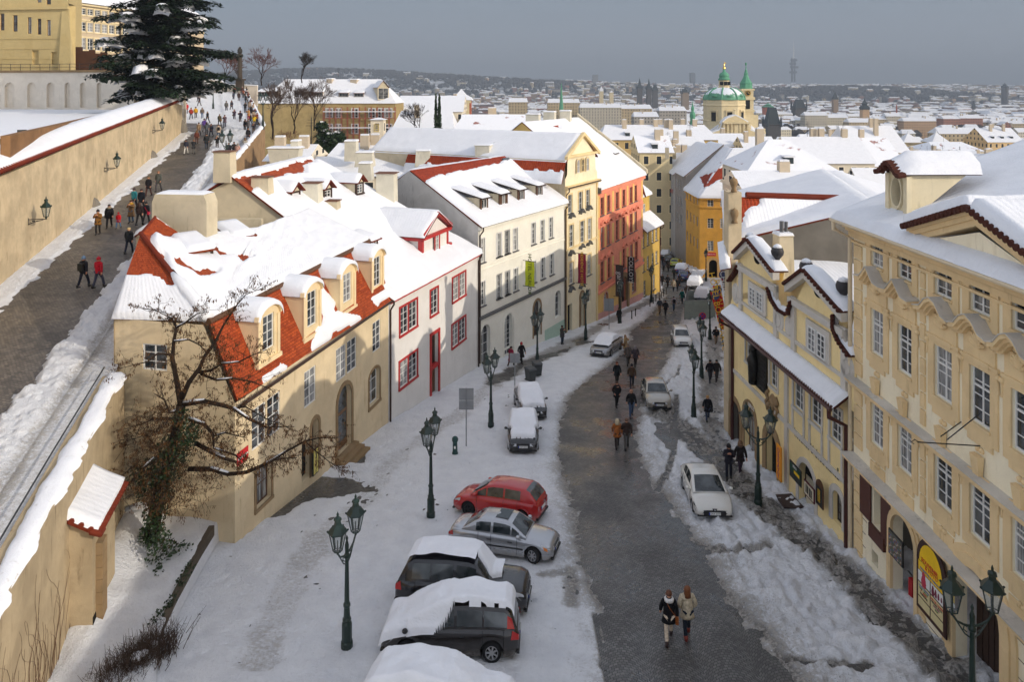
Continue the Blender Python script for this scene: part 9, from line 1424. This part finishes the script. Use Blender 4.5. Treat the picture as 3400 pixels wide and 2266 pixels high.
for P_,Q_,ze,lab,wi,rh in bh:
 f=Facade(Q_,P_);h=thing('house',lab,'house',(P_[0],P_[1],gz(P_[1])),world=True);zrow(f,h,ze-1.2,[1.0+2.3*k for k in range(int((f.len-1.5)/2.3))],1.1,1.9);zrow(f,h,ze-4.7,[1.0+2.3*k for k in range(int((f.len-1.5)/2.3))],1.1,2.1);f.wall('street_wall',plaster('pale_house_wall',lin(216,200,176)),h,-31,ze,.25)
 b=MB();b.quad(f.pt(f.len,-31),f.pt(f.len,-31,-16),f.pt(f.len,ze,-16),f.pt(f.len,ze));b.quad(f.pt(0,-31),f.pt(0,ze),f.pt(0,ze,-16),f.pt(0,-31,-16));b.poly([f.pt(f.len,ze),f.pt(f.len,ze,-16),f.pt(f.len,ze+2.5,-8)]);b.build('end_wall',GREYST,h);roof(f.pt(0,ze,.5),f.pt(f.len,ze,.5),f.pt(f.len,ze+2.5,-8),f.pt(0,ze+2.5,-8),PANTILE,h,t=.25,du=.4);roof(f.pt(0,ze,-16),f.pt(f.len,ze,-16),f.pt(f.len,ze+2.5,-8),f.pt(0,ze+2.5,-8),PANTILE,h,t=.25,du=.6)
 if P_[1]==46:
  ridge=[ATZ('H',-60,270,-7.0),ATZ('H',905,300,-7.3)];a0,a1=ATZ('H',-40,830,-10.6),ATZ('H',905,850,-10.8);roof(a0,a1,Vector((a1 .x,ridge[1].y,ridge[1].z)),Vector((a0 .x,ridge[0].y,ridge[0].z)),PANTILE,h,t=.2,du=.2,snow=SNOWR,name='cross_roof',bare=[[px('H',*p)for p in((-200,120),(-90,240),(60,260),(70,330),(-60,400),(-100,520),(-130,560))]]);b=MB();b.tube([Vector((ridge[0].x,ridge[0].y,ridge[0].z+.12)),Vector((ridge[1].x,ridge[1].y,ridge[1].z+.12))],.2,8);b.build('ridge_tiles',REDTILE,h);b=MB();p_=ATZ('H',550,710,-9.7);b.box(p_+Vector((0,-.15,.1)),(1.1,.9,.3));b.build('skylight',TRIMB,h)
  for y0,y1 in((230,2000),):
   x0,z0=2010,y0;c=AT('G',2062,y1,45.2);zt=AT('G',2050,y0,45.2).z;b=MB();b.box((c.x,45.6,(zt+c.z-3)/2),(.8,1.0,zt-c.z+3));b.build('parapet_pier',plaster('pier_cream',lin(206,188,156)),h);gsn(h,(c.x-.75,44.9,zt-.05),(c.x+.75,44.9,zt-.05),(c.x+.75,46.2,zt-.05),(c.x-.75,46.2,zt-.05),.4)
  for x,y in((2055,200),(2062,470)):c=AT('G',x,y,45.0);b=MB();b.lathe([(.2,-.2),(.12,.0),(.22,.25),(.26,.42),(.2,.58),(.09,.64),(.02,.72)],c,12);b.build('ball_finial',STONE,h,True)
  a=AT('G',1920,670,45.0);roof(AT('G',1935,905,44.6),AT('G',2030,885,44.2),AT('G',2010,665,46.5),AT('G',1915,690,46.9),REDTILE,h,name='parapet_roof',t=.3,du=.12)
ch=thing('domed_church','baroque church with a green copper dome half covered in snow and a curved stone front','church',(80,425,-64),world=True);Yc=425;dk=lambda x,y,Y=Yc:AT('C',x,y,Y);cxd=dk(1840,600).x;z_=lambda y:dk(0,y).z;m_=lambda p:p*.38265*Yc/F
b=MB();b.lathe([(m_(178),-64),(m_(178),z_(790)),(m_(183),z_(785)),(m_(176),z_(775)),(m_(176),z_(660)),(m_(184),z_(652)),(m_(178),z_(640)),(m_(178),z_(612)),(m_(182),z_(605))],(cxd,Yc,0),8,rot=math.pi/8);b.build('drum',CHST,ch)
for a in(-2.36,-1.57,-.79):dx,dy=math.cos(a),math.sin(a);o=MB();P0=Vector((cxd+dx*m_(166),Yc+dy*m_(166),0));ff=Facade((P0 .x-dy*-2.2,P0 .y-dx*2.2),(P0 .x+dy*-2.2,P0 .y+dx*2.2));ff.box(o,.6,3.6,z_(785),z_(710),-.4,.35);o.build('window',DARK,ch);o=MB();ff.box(o,.2,.6,z_(790),z_(700),-.3,.5);ff.box(o,3.6,4.0,z_(790),z_(700),-.3,.5);ff.box(o,0,4.2,z_(700),z_(690),-.3,.7);o.build('window_surround',CHST,ch)
t=NT('domed_copper');sp=t.n('ShaderNodeSeparateXYZ');t.L(t.obj(),sp.inputs[0]);nn_=t.noise(t.obj((.35,.35,.12)),1.2,4);k=t.math('ADD',t.ramp(sp.outputs[2],z_(590),z_(520)),t.math('MULTIPLY',t.math('SUBTRACT',nn_,.5),2.2));DOMEM=t.done(t.mix(t.ramp(k,.5,.66),t.mix(nn_,lin(60,120,90),lin(120,180,146)),(.84,.86,.9)),.6,.3)
b=MB();b.lathe([(m_(176),z_(606)),(m_(176),z_(598)),(m_(168),z_(575)),(m_(148),z_(545)),(m_(118),z_(520)),(m_(80),z_(503)),(m_(52),z_(498))],(cxd,Yc,0),32);b.build('dome',DOMEM,ch,True)
b=MB()
for i in range(8):a=math.pi/8+i*math.pi/4;b.tube([(cxd+r*math.cos(a),Yc+r*math.sin(a),z)for r,z in((m_(178),z_(604)),(m_(170),z_(575)),(m_(150),z_(545)),(m_(120),z_(519)),(m_(80),z_(501)))],.45,5)
for a in(-2.36,-1.57,-.79):b.lathe([(1.6,-.3),(1.7,.4),(1.1,.5),(1.0,.2)],(cxd+m_(160)*math.cos(a),Yc+m_(160)*math.sin(a),z_(572)),10)
b.build('dome_ribs',COPPER,ch);b=MB();b.lathe([(m_(52),z_(500)),(m_(54),z_(490)),(m_(45),z_(488)),(m_(45),z_(438)),(m_(52),z_(432))],(cxd,Yc,0),8,rot=math.pi/8);b.build('lantern',CHST,ch);b=MB();[b.box((cxd+m_(44)*math.cos(a),Yc+m_(44)*math.sin(a),z_(462)),(1.6,1.6,m_(30)))for a in(-2.36,-1.57,-.79)];b.build('lantern_openings',DARK,ch);b=MB();b.lathe([(m_(54),z_(434)),(m_(46),z_(415)),(m_(38),z_(405)),(m_(46),z_(398)),(m_(36),z_(375)),(m_(14),z_(362)),(m_(12),z_(345)),(m_(4),z_(338))],(cxd,Yc,0),12);b.build('lantern_cap',COPPER,ch,True);b=MB();b.lathe([(m_(4),z_(342)),(m_(12),z_(335)),(m_(10),z_(320)),(m_(4),z_(312)),(m_(6),z_(305)),(m_(2),z_(290)),(m_(2),z_(270))],(cxd,Yc,0),8);b.box((cxd+.5,Yc,z_(285)),(m_(18),.3,m_(10)));b.build('gilded_finial',GOLD,ch)
Yf=400;A_=lambda x,y:AT('C',x,y,Yf);b=MB();out_=[(1690,985),(1690,910),(1800,870),(1830,800),(1870,765),(1940,742),(1990,765),(2055,805),(2070,870),(2200,915),(2205,985)];n_=len(out_);b.hexa([A_(*p)for p in out_],[A_(*p)+Vector((0,6,0))for p in out_]);x0_=A_(1690,985);x1_=A_(2205,985);b.box(((x0_.x+x1_.x)/2,Yf+3,(x0_.z-66)/2),(x1_.x-x0_.x,5.9,66+x0_.z));b.build('front',CHST,ch)
b=MB();[b.box(A_(x,880)+Vector((0,-.4,0)),(m_(14),1,m_(150)))for x in(1835,1870,1905,1975,2010,2045)];[b.box(A_(x,805)+Vector((0,-.6,0)),(m_(230),1.6,1))for x in(1945,)];b.box(A_(1945,860)+Vector((0,-.3,0)),(m_(34),.8,m_(70)));[b.lathe([(.6,0),(.8,1.2),(.5,2.6),(.7,3.2),(.1,3.8)],A_(x,y)+Vector((0,2,0)),6)for x,y in((1690,908),(1812,868),(1942,742),(2075,872),(2200,914))];b.build('front_columns',CHST,ch)
b=MB();ra_=[A_(1830,800)+Vector((0,3,0)),A_(2055,805)+Vector((0,3,0))];b.hexa([A_(1700,905)+Vector((0,6,0)),A_(2190,915)+Vector((0,6,0)),AT('C',2100,840,455),AT('C',1720,850,455)],[A_(1890,775)+Vector((0,6,0)),A_(1990,775)+Vector((0,6,0)),AT('C',1960,735,455),AT('C',1880,735,455)]);b.build('nave_roof',SNOW,ch);b=MB()
for p,q_ in zip(out_[1:-2],out_[2:-1]):a,c=A_(*p),A_(*q_);b.hexa([a,c,c+Vector((0,5,0)),a+Vector((0,5,0))],[v+Vector((0,0,.7))for v in(a,c,c+Vector((0,5,0)),a+Vector((0,5,0)))])
b.build('snow_cap',SNOW,ch)
bt=thing('bell_tower','slender bell tower with a clock and green copper spire beside the green dome','tower',(AT('C',2030,600,450).x,450,-64),world=True);Yb=450;xb=AT('C',2030,600,Yb).x;zb=lambda y:AT('C',0,y,Yb).z;mb_=lambda p:p*.38265*Yb/F
b=MB();W1=mb_(100);b.box((xb,Yb,(zb(735)-64)/2),(W1*1.6,W1*1.6,zb(735)+64));b.box((xb,Yb,(zb(735)+zb(600))/2),(W1,W1,zb(600)-zb(735)));b.box((xb,Yb,zb(700)),(W1*1.12,W1*1.12,1.2));b.box((xb,Yb,zb(592)),(W1*1.2,W1*1.2,1.6));b.box((xb,Yb,(zb(592)+zb(518))/2),(W1*.98,W1*.98,zb(518)-zb(592)));b.box((xb,Yb,zb(516)),(W1*1.15,W1*1.15,1));b.build('shaft',CHST,bt);b=MB();b.box((xb,Yb-W1/2-.05,zb(645)),(W1*.36,.5,mb_(75)));b.build('belfry_opening',DARK,bt);b=MB();b.lathe([(.01,0),(mb_(25),0),(mb_(25),.4),(.01,.4)],(0,0,0),20);o=b.build('clock_face',DARK,bt);o.matrix_basis=Matrix.Translation((xb,Yb-W1/2-.1,zb(546)))@Matrix.Rotation(math.pi/2,4,'X');b=MB();b.box((xb,Yb-W1/2-.65,zb(540)),(.3,.1,mb_(16)));b.box((xb+.8,Yb-W1/2-.65,zb(546)),(1.8,.1,.3));[b.box((xb+mb_(21)*math.cos(a*math.pi/6),Yb-W1/2-.6,zb(546)+mb_(21)*math.sin(a*math.pi/6)),(.5,.1,.5))for a in range(12)];b.build('clock_hands',GOLD,bt)
b=MB();b.lathe([(mb_(58),zb(516)),(mb_(54),zb(505)),(mb_(50),zb(468)),(mb_(54),zb(462)),(mb_(46),zb(450)),(mb_(28),zb(420)),(mb_(17),zb(390)),(mb_(19),zb(378)),(mb_(13),zb(365)),(mb_(9),zb(345)),(mb_(3),zb(338)),(mb_(5),zb(325)),(mb_(2),zb(310)),(mb_(8),zb(298)),(mb_(7),zb(285)),(mb_(1),zb(278))],(xb,Yb,0),8,rot=math.pi/8);b.build('spire',COPPER,bt)
def tower(lab,t_,x,w,yb,ye,yt,Y,wall,cap,prof=None,n=4,name='tower',pin=0,cat='tower'):
 c=AT(t_,x,yb,Y);s=.38265*Y/F;zE,zT=AT(t_,x,ye,Y).z,AT(t_,x,yt,Y).z;W_s=w*s;t=thing(name,lab,cat,(c.x,Y,min(c.z,-50)),world=True);b=MB();rot=math.pi/4 if n==4 else 0;k=.7071 if n==4 else.5;b.lathe([(W_s*k,min(c.z,-60)),(W_s*k,zE-W_s*.08),(W_s*k*1.12,zE-W_s*.05),(W_s*k*1.12,zE)],(c.x,Y,0),n,rot=rot);b.build('shaft',wall,t);b=MB();b.lathe(prof(W_s*k,zE,zT)if prof else[(W_s*k*1.05,zE),(W_s*k*.12,zT-W_s*.2),(.02,zT)],(c.x,Y,0),n,rot=rot);b.build('cap',cap,t)
 if pin:
  b=MB();[b.lathe([(W_s*.09,zE-W_s*.2),(W_s*.09,zE+W_s*.2),(.02,zE+W_s*.75)],(c.x+sx*W_s*.5,Y+sy*W_s*.5,0),6)for sx in(-1,1)for sy in(-1,1)];b.build('pinnacles',cap,t)
 return t
wedge=lambda r,z0,z1:[(r*.95,z0),(r*.5,z1-.5),(r*.45,z1)];spire=lambda r,z0,z1:[(r,z0),(r*.5,z0+(z1-z0)*.4),(.05,z1)];onion=lambda r,z0,z1:[(r,z0),(r*1.15,z0+(z1-z0)*.2),(r*.5,z0+(z1-z0)*.4),(r*.7,z0+(z1-z0)*.55),(r*.2,z0+(z1-z0)*.75),(.03,z1)]
for a in(('dark gothic bridge tower with a wedge roof, nearer the camera','D',165,115,1000,815,670,880,DKST,DKSL,wedge,4,1),('dark gothic bridge tower with a wedge roof across the river','D',398,95,890,675,600,1300,DKST,DKSL,wedge,4,1),('left spire of the dark twin spired church','C',1107,42,600,505,410,1750,DKST,DKSL,spire,4,1),('right spire of the dark twin spired church','C',1187,42,600,508,418,1750,DKST,DKSL,spire,4,1),('dark powder tower right of the twin spires','C',1240,44,600,520,475,1950,DKST,DKSL,wedge,4,1),('old town hall tower with a pointed slate roof','C',1500,58,620,540,490,1600,plaster('hall_stone',lin(150,132,112)),DKSL,None,4,1),('needle thin green copper spire','C',428,36,735,690,458,700,CHST,COPPER,None,6,0),('small green lantern turret below the long chimney roof','C',1567,44,820,760,610,300,COPPER,COPPER,onion,8,0),('grey stone tower among the far roofs','C',775,34,600,530,480,1700,CHST,SNOW,None,4,0),('square pale church tower among the far roofs','C',862,34,590,540,520,1650,CHST,SNOW,None,4,0),('pyramid roofed stone church tower, left of the pair','D',1345,150,1010,970,870,420,plaster('tower_stone',lin(180,166,136)),SNOW,None,4,0),('pyramid roofed stone church tower, right of the pair','D',1590,150,1075,970,865,400,plaster('tower_stone2',lin(190,172,130)),SNOW,None,4,0),('brown church tower with a tall needle spire','D',712,42,700,600,530,1500,plaster('brown_tower',lin(150,128,104)),DKSL,None,4,0),('water tower with a dark pointed roof on the river bank','D',968,58,770,690,590,1150,plaster('water_tower',lin(206,170,130)),DKSL,onion,4,0),('green church dome behind the bridge tower','D',130,100,710,670,630,1250,TREDW,COPPER,onion,8,0),('slim tower far off at the right edge','D',1915,24,690,665,610,1900,DKST,DKSL,None,4,0),('factory chimney among the old town roofs','D',1246,12,730,660,640,1250,TREDW,TREDW,None,8,0),('dark domed museum at the far right','D',2185,56,540,495,455,2400,DKST,DKSL,onion,8,0),('tall slab hotel tower on the skyline','C',1565,40,440,372,362,4000,plaster('slab',lin(120,124,130)),DKSL,None,4,0),('square memorial block on the wooded ridge','C',722,46,425,388,382,3900,plaster('memorial',lin(140,140,140)),DKSL,None,4,0)):tower(*a[:10],prof=a[10],n=a[11],pin=a[12])
tvp=AT('D',350,420,4600);sv_=.38265*4600/F;t=thing('television_tower','faint grey television tower with a needle mast on the horizon','tower',tvp,world=True);b=MB();[b.tube([tvp+Vector((dx,dy,-20)),tvp+Vector((dx*.9,dy*.9,h*sv_))],[r,r],8)for dx,dy,h,r in((-9,0,180,5.2),(9,0,178,5.2),(0,14,178,5.2))];b.build('columns',plaster('tv_grey',lin(92,94,100)),t);b=MB();[b.box(tvp+Vector((dx,0,y*sv_)),(w,18,13))for dx,y,w in((0,55,42),(6,100,46),(-2,130,34),(4,160,36))];b.build('pods',plaster('tv_grey2',lin(84,86,94)),t);b=MB();b.tube([tvp+Vector((2,0,175*sv_)),tvp+Vector((2,0,265*sv_)),tvp+Vector((2,0,330*sv_))],[4,3,.8],8);b.build('mast',WHITE,t)
for i,(x0,x1,ye,yb,Y,wi,t_)in enumerate(((590,950,672,760,900,0,'C'),(950,1215,682,770,905,1,'C'),(1280,1515,700,790,850,2,'C'),(1060,1275,752,810,780,2,'C'),(310,590,630,740,930,1,'C'),(-30,135,625,740,880,1,'C'),(455,650,740,860,1050,0,'D'),(650,830,760,860,1060,4,'D'),(835,1070,800,905,960,1,'D'),(1060,1165,775,870,1080,1,'D'),(1160,1290,748,875,1080,0,'D'),(1310,1590,790,880,1020,3,'D'),(1655,1800,770,890,1040,5,'D'),(1800,1995,765,890,1040,5,'D'),(1995,2080,800,890,1050,1,'D'),(2075,2250,805,895,1040,2,'D'),(2250,2360,812,900,1040,1,'D'),(220,345,730,830,1290,0,'D'),(1620,2030,900,945,620,1,'D'),(30,220,720,850,1300,4,'D'))):
 a,c=AT(t_,x0,ye,Y),AT(t_,x1,ye,Y);thing_house('long '+('pale cream','ochre','grey','orange brown','white','brick red')[wi]+' river front building with even window rows, '+('far left','left','left of centre','centre','right of centre','right','far right')[min(6,int((a.x/Y+.17)*8))]+f' {"nearer" if Y < 950 else "farther"} row',((a.x+c.x)/2,Y+9),c.x-a.x,18,-67,a.z,5,0,wi,.06,3,0,walls=FARW,rs=SNOW,group='river front buildings')
def dtop(Y):return float(np.interp(Y,[110,150,200,260,330,420,560,760,1000,1300,1700,2200,3000],[400,378,362,350,342,334,322,316,306,285,266,252,240]))
rc_.seed(9);hs=[];tries=0;occ=[(80,420,34),(96,450,20),(60,400,30)]
while len(hs)<262 and tries<9000:
 tries+=1;Y=120+(rc_.random()**1.35)*980;a=rc_.uniform(-.17,.72)
 X=a*Y;w,d=rc_.uniform(11,22),rc_.uniform(9,14)
 if Y<260 and(a<.27 or X<58):continue
 if a<.1 and Y<330:continue
 if 690<Y<870:continue
 if any((X-q[0])**2+(Y-q[1])**2<(q[2]+.42*w)**2 for q in occ):continue
 zt=-(dtop(Y)+rc_.uniform(-5,9)-210)*Y/1700;rh=rc_.uniform(3.4,6);zg=gz(min(Y,400))-2 if Y<410 else-67
 if Y>860:zt=-66+rc_.uniform(17,26)
 zt=min(zt,zg+30);zt=max(zt,zg+11);occ.append((X,Y,.42*w));hs.append((X,Y,w,d,zg,zt,rh))
cl_=('pale yellow','cream','ochre','grey','tan','warm yellow','brick red','light grey')
for i,(X,Y,w,d,zg,zt,rh)in enumerate(sorted(hs,key=lambda q:q[1])):
 near=Y<330;wi=rc_.randrange(8);side='left of the green dome' if X/Y<.24 else 'right of the green dome' if X/Y<.48 else 'towards the right edge'
 lab=f'{cl_[wi]} walled snow roofed town house {side}'+(' among the nearer roofs' if near else ' among the distant roofs');ang=rc_.choice([0,0,.3,-.35,1.57,1.2])+rc_.uniform(-.15,.15)
 if Y<420:thing_house(lab,(X,Y),w,d,zg,zt-rh,rh,ang,wi,rc_.choice([0,0,.25]),2,rc_.choice([0,2,3]),group='snow roofed town houses',name='town_house')
 else:
  b=HB();house_into(b,(0,0),w,d,0,zt-rh-zg,rh,ang,rc_.choice([0,.2]));o=b.build('town_house',[FARW[wi%6],SNOW]);o.location=(X,Y,zg);tag(o,lab,'house','snow roofed town houses')
b=HB();n_f=0;rr_=np.random.default_rng(4);
for i in range(6200):
 Y=1080+rr_.random()**1.2*4600;X=Y*rr_.uniform(-.3,.85)
 z0=-67.
 if Y>2600:
  h_=float(sstep(2600,4300,np.array(Y)))*float(66+8+70*(fbm(np.array(X*.0005+3),np.array(Y*.0004),4)-.42));z0+=h_+95*math.exp(-((X+900)/1100)**2-((Y-3900)/500)**2)+45*math.exp(-((X-1500)/600)**2-((Y-3300)/260)**2)
  if math.exp(-((X+900)/1100)**2-((Y-3900)/500)**2)>.25 and Y<4300 and rr_.random()<.93:continue
  if math.exp(-((X-1500)/600)**2-((Y-3300)/260)**2)>.3 and rr_.random()<.85:continue
 w=rr_.uniform(14,46);h=rr_.uniform(12,24);house_into(b,(X,Y),w,rr_.uniform(11,16),z0-6,z0+h,rr_.uniform(3,5),rr_.choice([0,.2,-.25,1.57,1.3])+rr_.normal()*.08,.1,int(rr_.integers(0,6)),6 if rr_.random()<.8 else 7)
o=b.build('distant_city',FARW+[SNOW,flat('far_dark_roof',lin(96,80,76),.8)]);tag(o,'dense mass of far snowy city roofs below the horizon','city',kind='stuff')
b=MB();
for i in range(5200):
 if i<3000:X,Y=rr_.normal(-900,900),rr_.normal(3800,330)
 elif i<4200:X,Y=rr_.normal(1500,430),rr_.normal(3260,170)
 else:Y=rr_.uniform(1000,2600);X=Y*rr_.uniform(-.2,.8)
 if not(-.5<X/Y<.9)or Y<900:continue
 z0=-66.+(0 if Y<2600 else float(sstep(2600,4300,np.array(Y)))*float(74+70*(fbm(np.array(X*.0005+3),np.array(Y*.0004),4)-.42)))+95*math.exp(-((X+900)/1100)**2-((Y-3900)/500)**2)*float(sstep(1800,3000,np.array(Y)))+45*math.exp(-((X-1500)/600)**2-((Y-3300)/260)**2)
 r=rr_.uniform(7,13);[b.lathe([(r*.3,0),(r*rr_.uniform(.7,1),r*.5),(r*.75,r*1.0),(r*.2,r*1.5)],(X+rr_.normal()*r,Y+rr_.normal()*r,z0),5,rot=rr_.random()*6)for _ in range(2)]
tag(b.build('wooded_hills',flat('winter_wood',lin(70,66,64),.95,.05,var=.4,scale=.05)),'far wooded hills and riverside trees below the horizon','wood',kind='stuff')
rv=MB();rv.quad((-700,690,-65.4),(900,690,-65.4),(900,870,-65.4),(-700,870,-65.4));o=rv.build('river',flat('river_water',(.03,.04,.05),.15,.5));o['kind']='structure'
hz=MB();hz.hexa([(-6500,-60,-75),(7500,-60,-75),(7500,9500,-75),(-6500,9500,-75)],[(-6500,-60,330),(7500,-60,330),(7500,9500,330),(-6500,9500,330)]);m=bpy.data.materials.new('winter_haze');m.use_nodes=True;m.node_tree.nodes.clear();o_=m.node_tree.nodes.new('ShaderNodeOutputMaterial');v=m.node_tree.nodes.new('ShaderNodeVolumePrincipled');v.inputs['Density'].default_value=2.5e-4;v.inputs['Color'].default_value=(.46,.53,.62,1);m.node_tree.links.new(v.outputs[0],o_.inputs['Volume']);tag(hz.build('haze',m),None,None,kind='stuff')
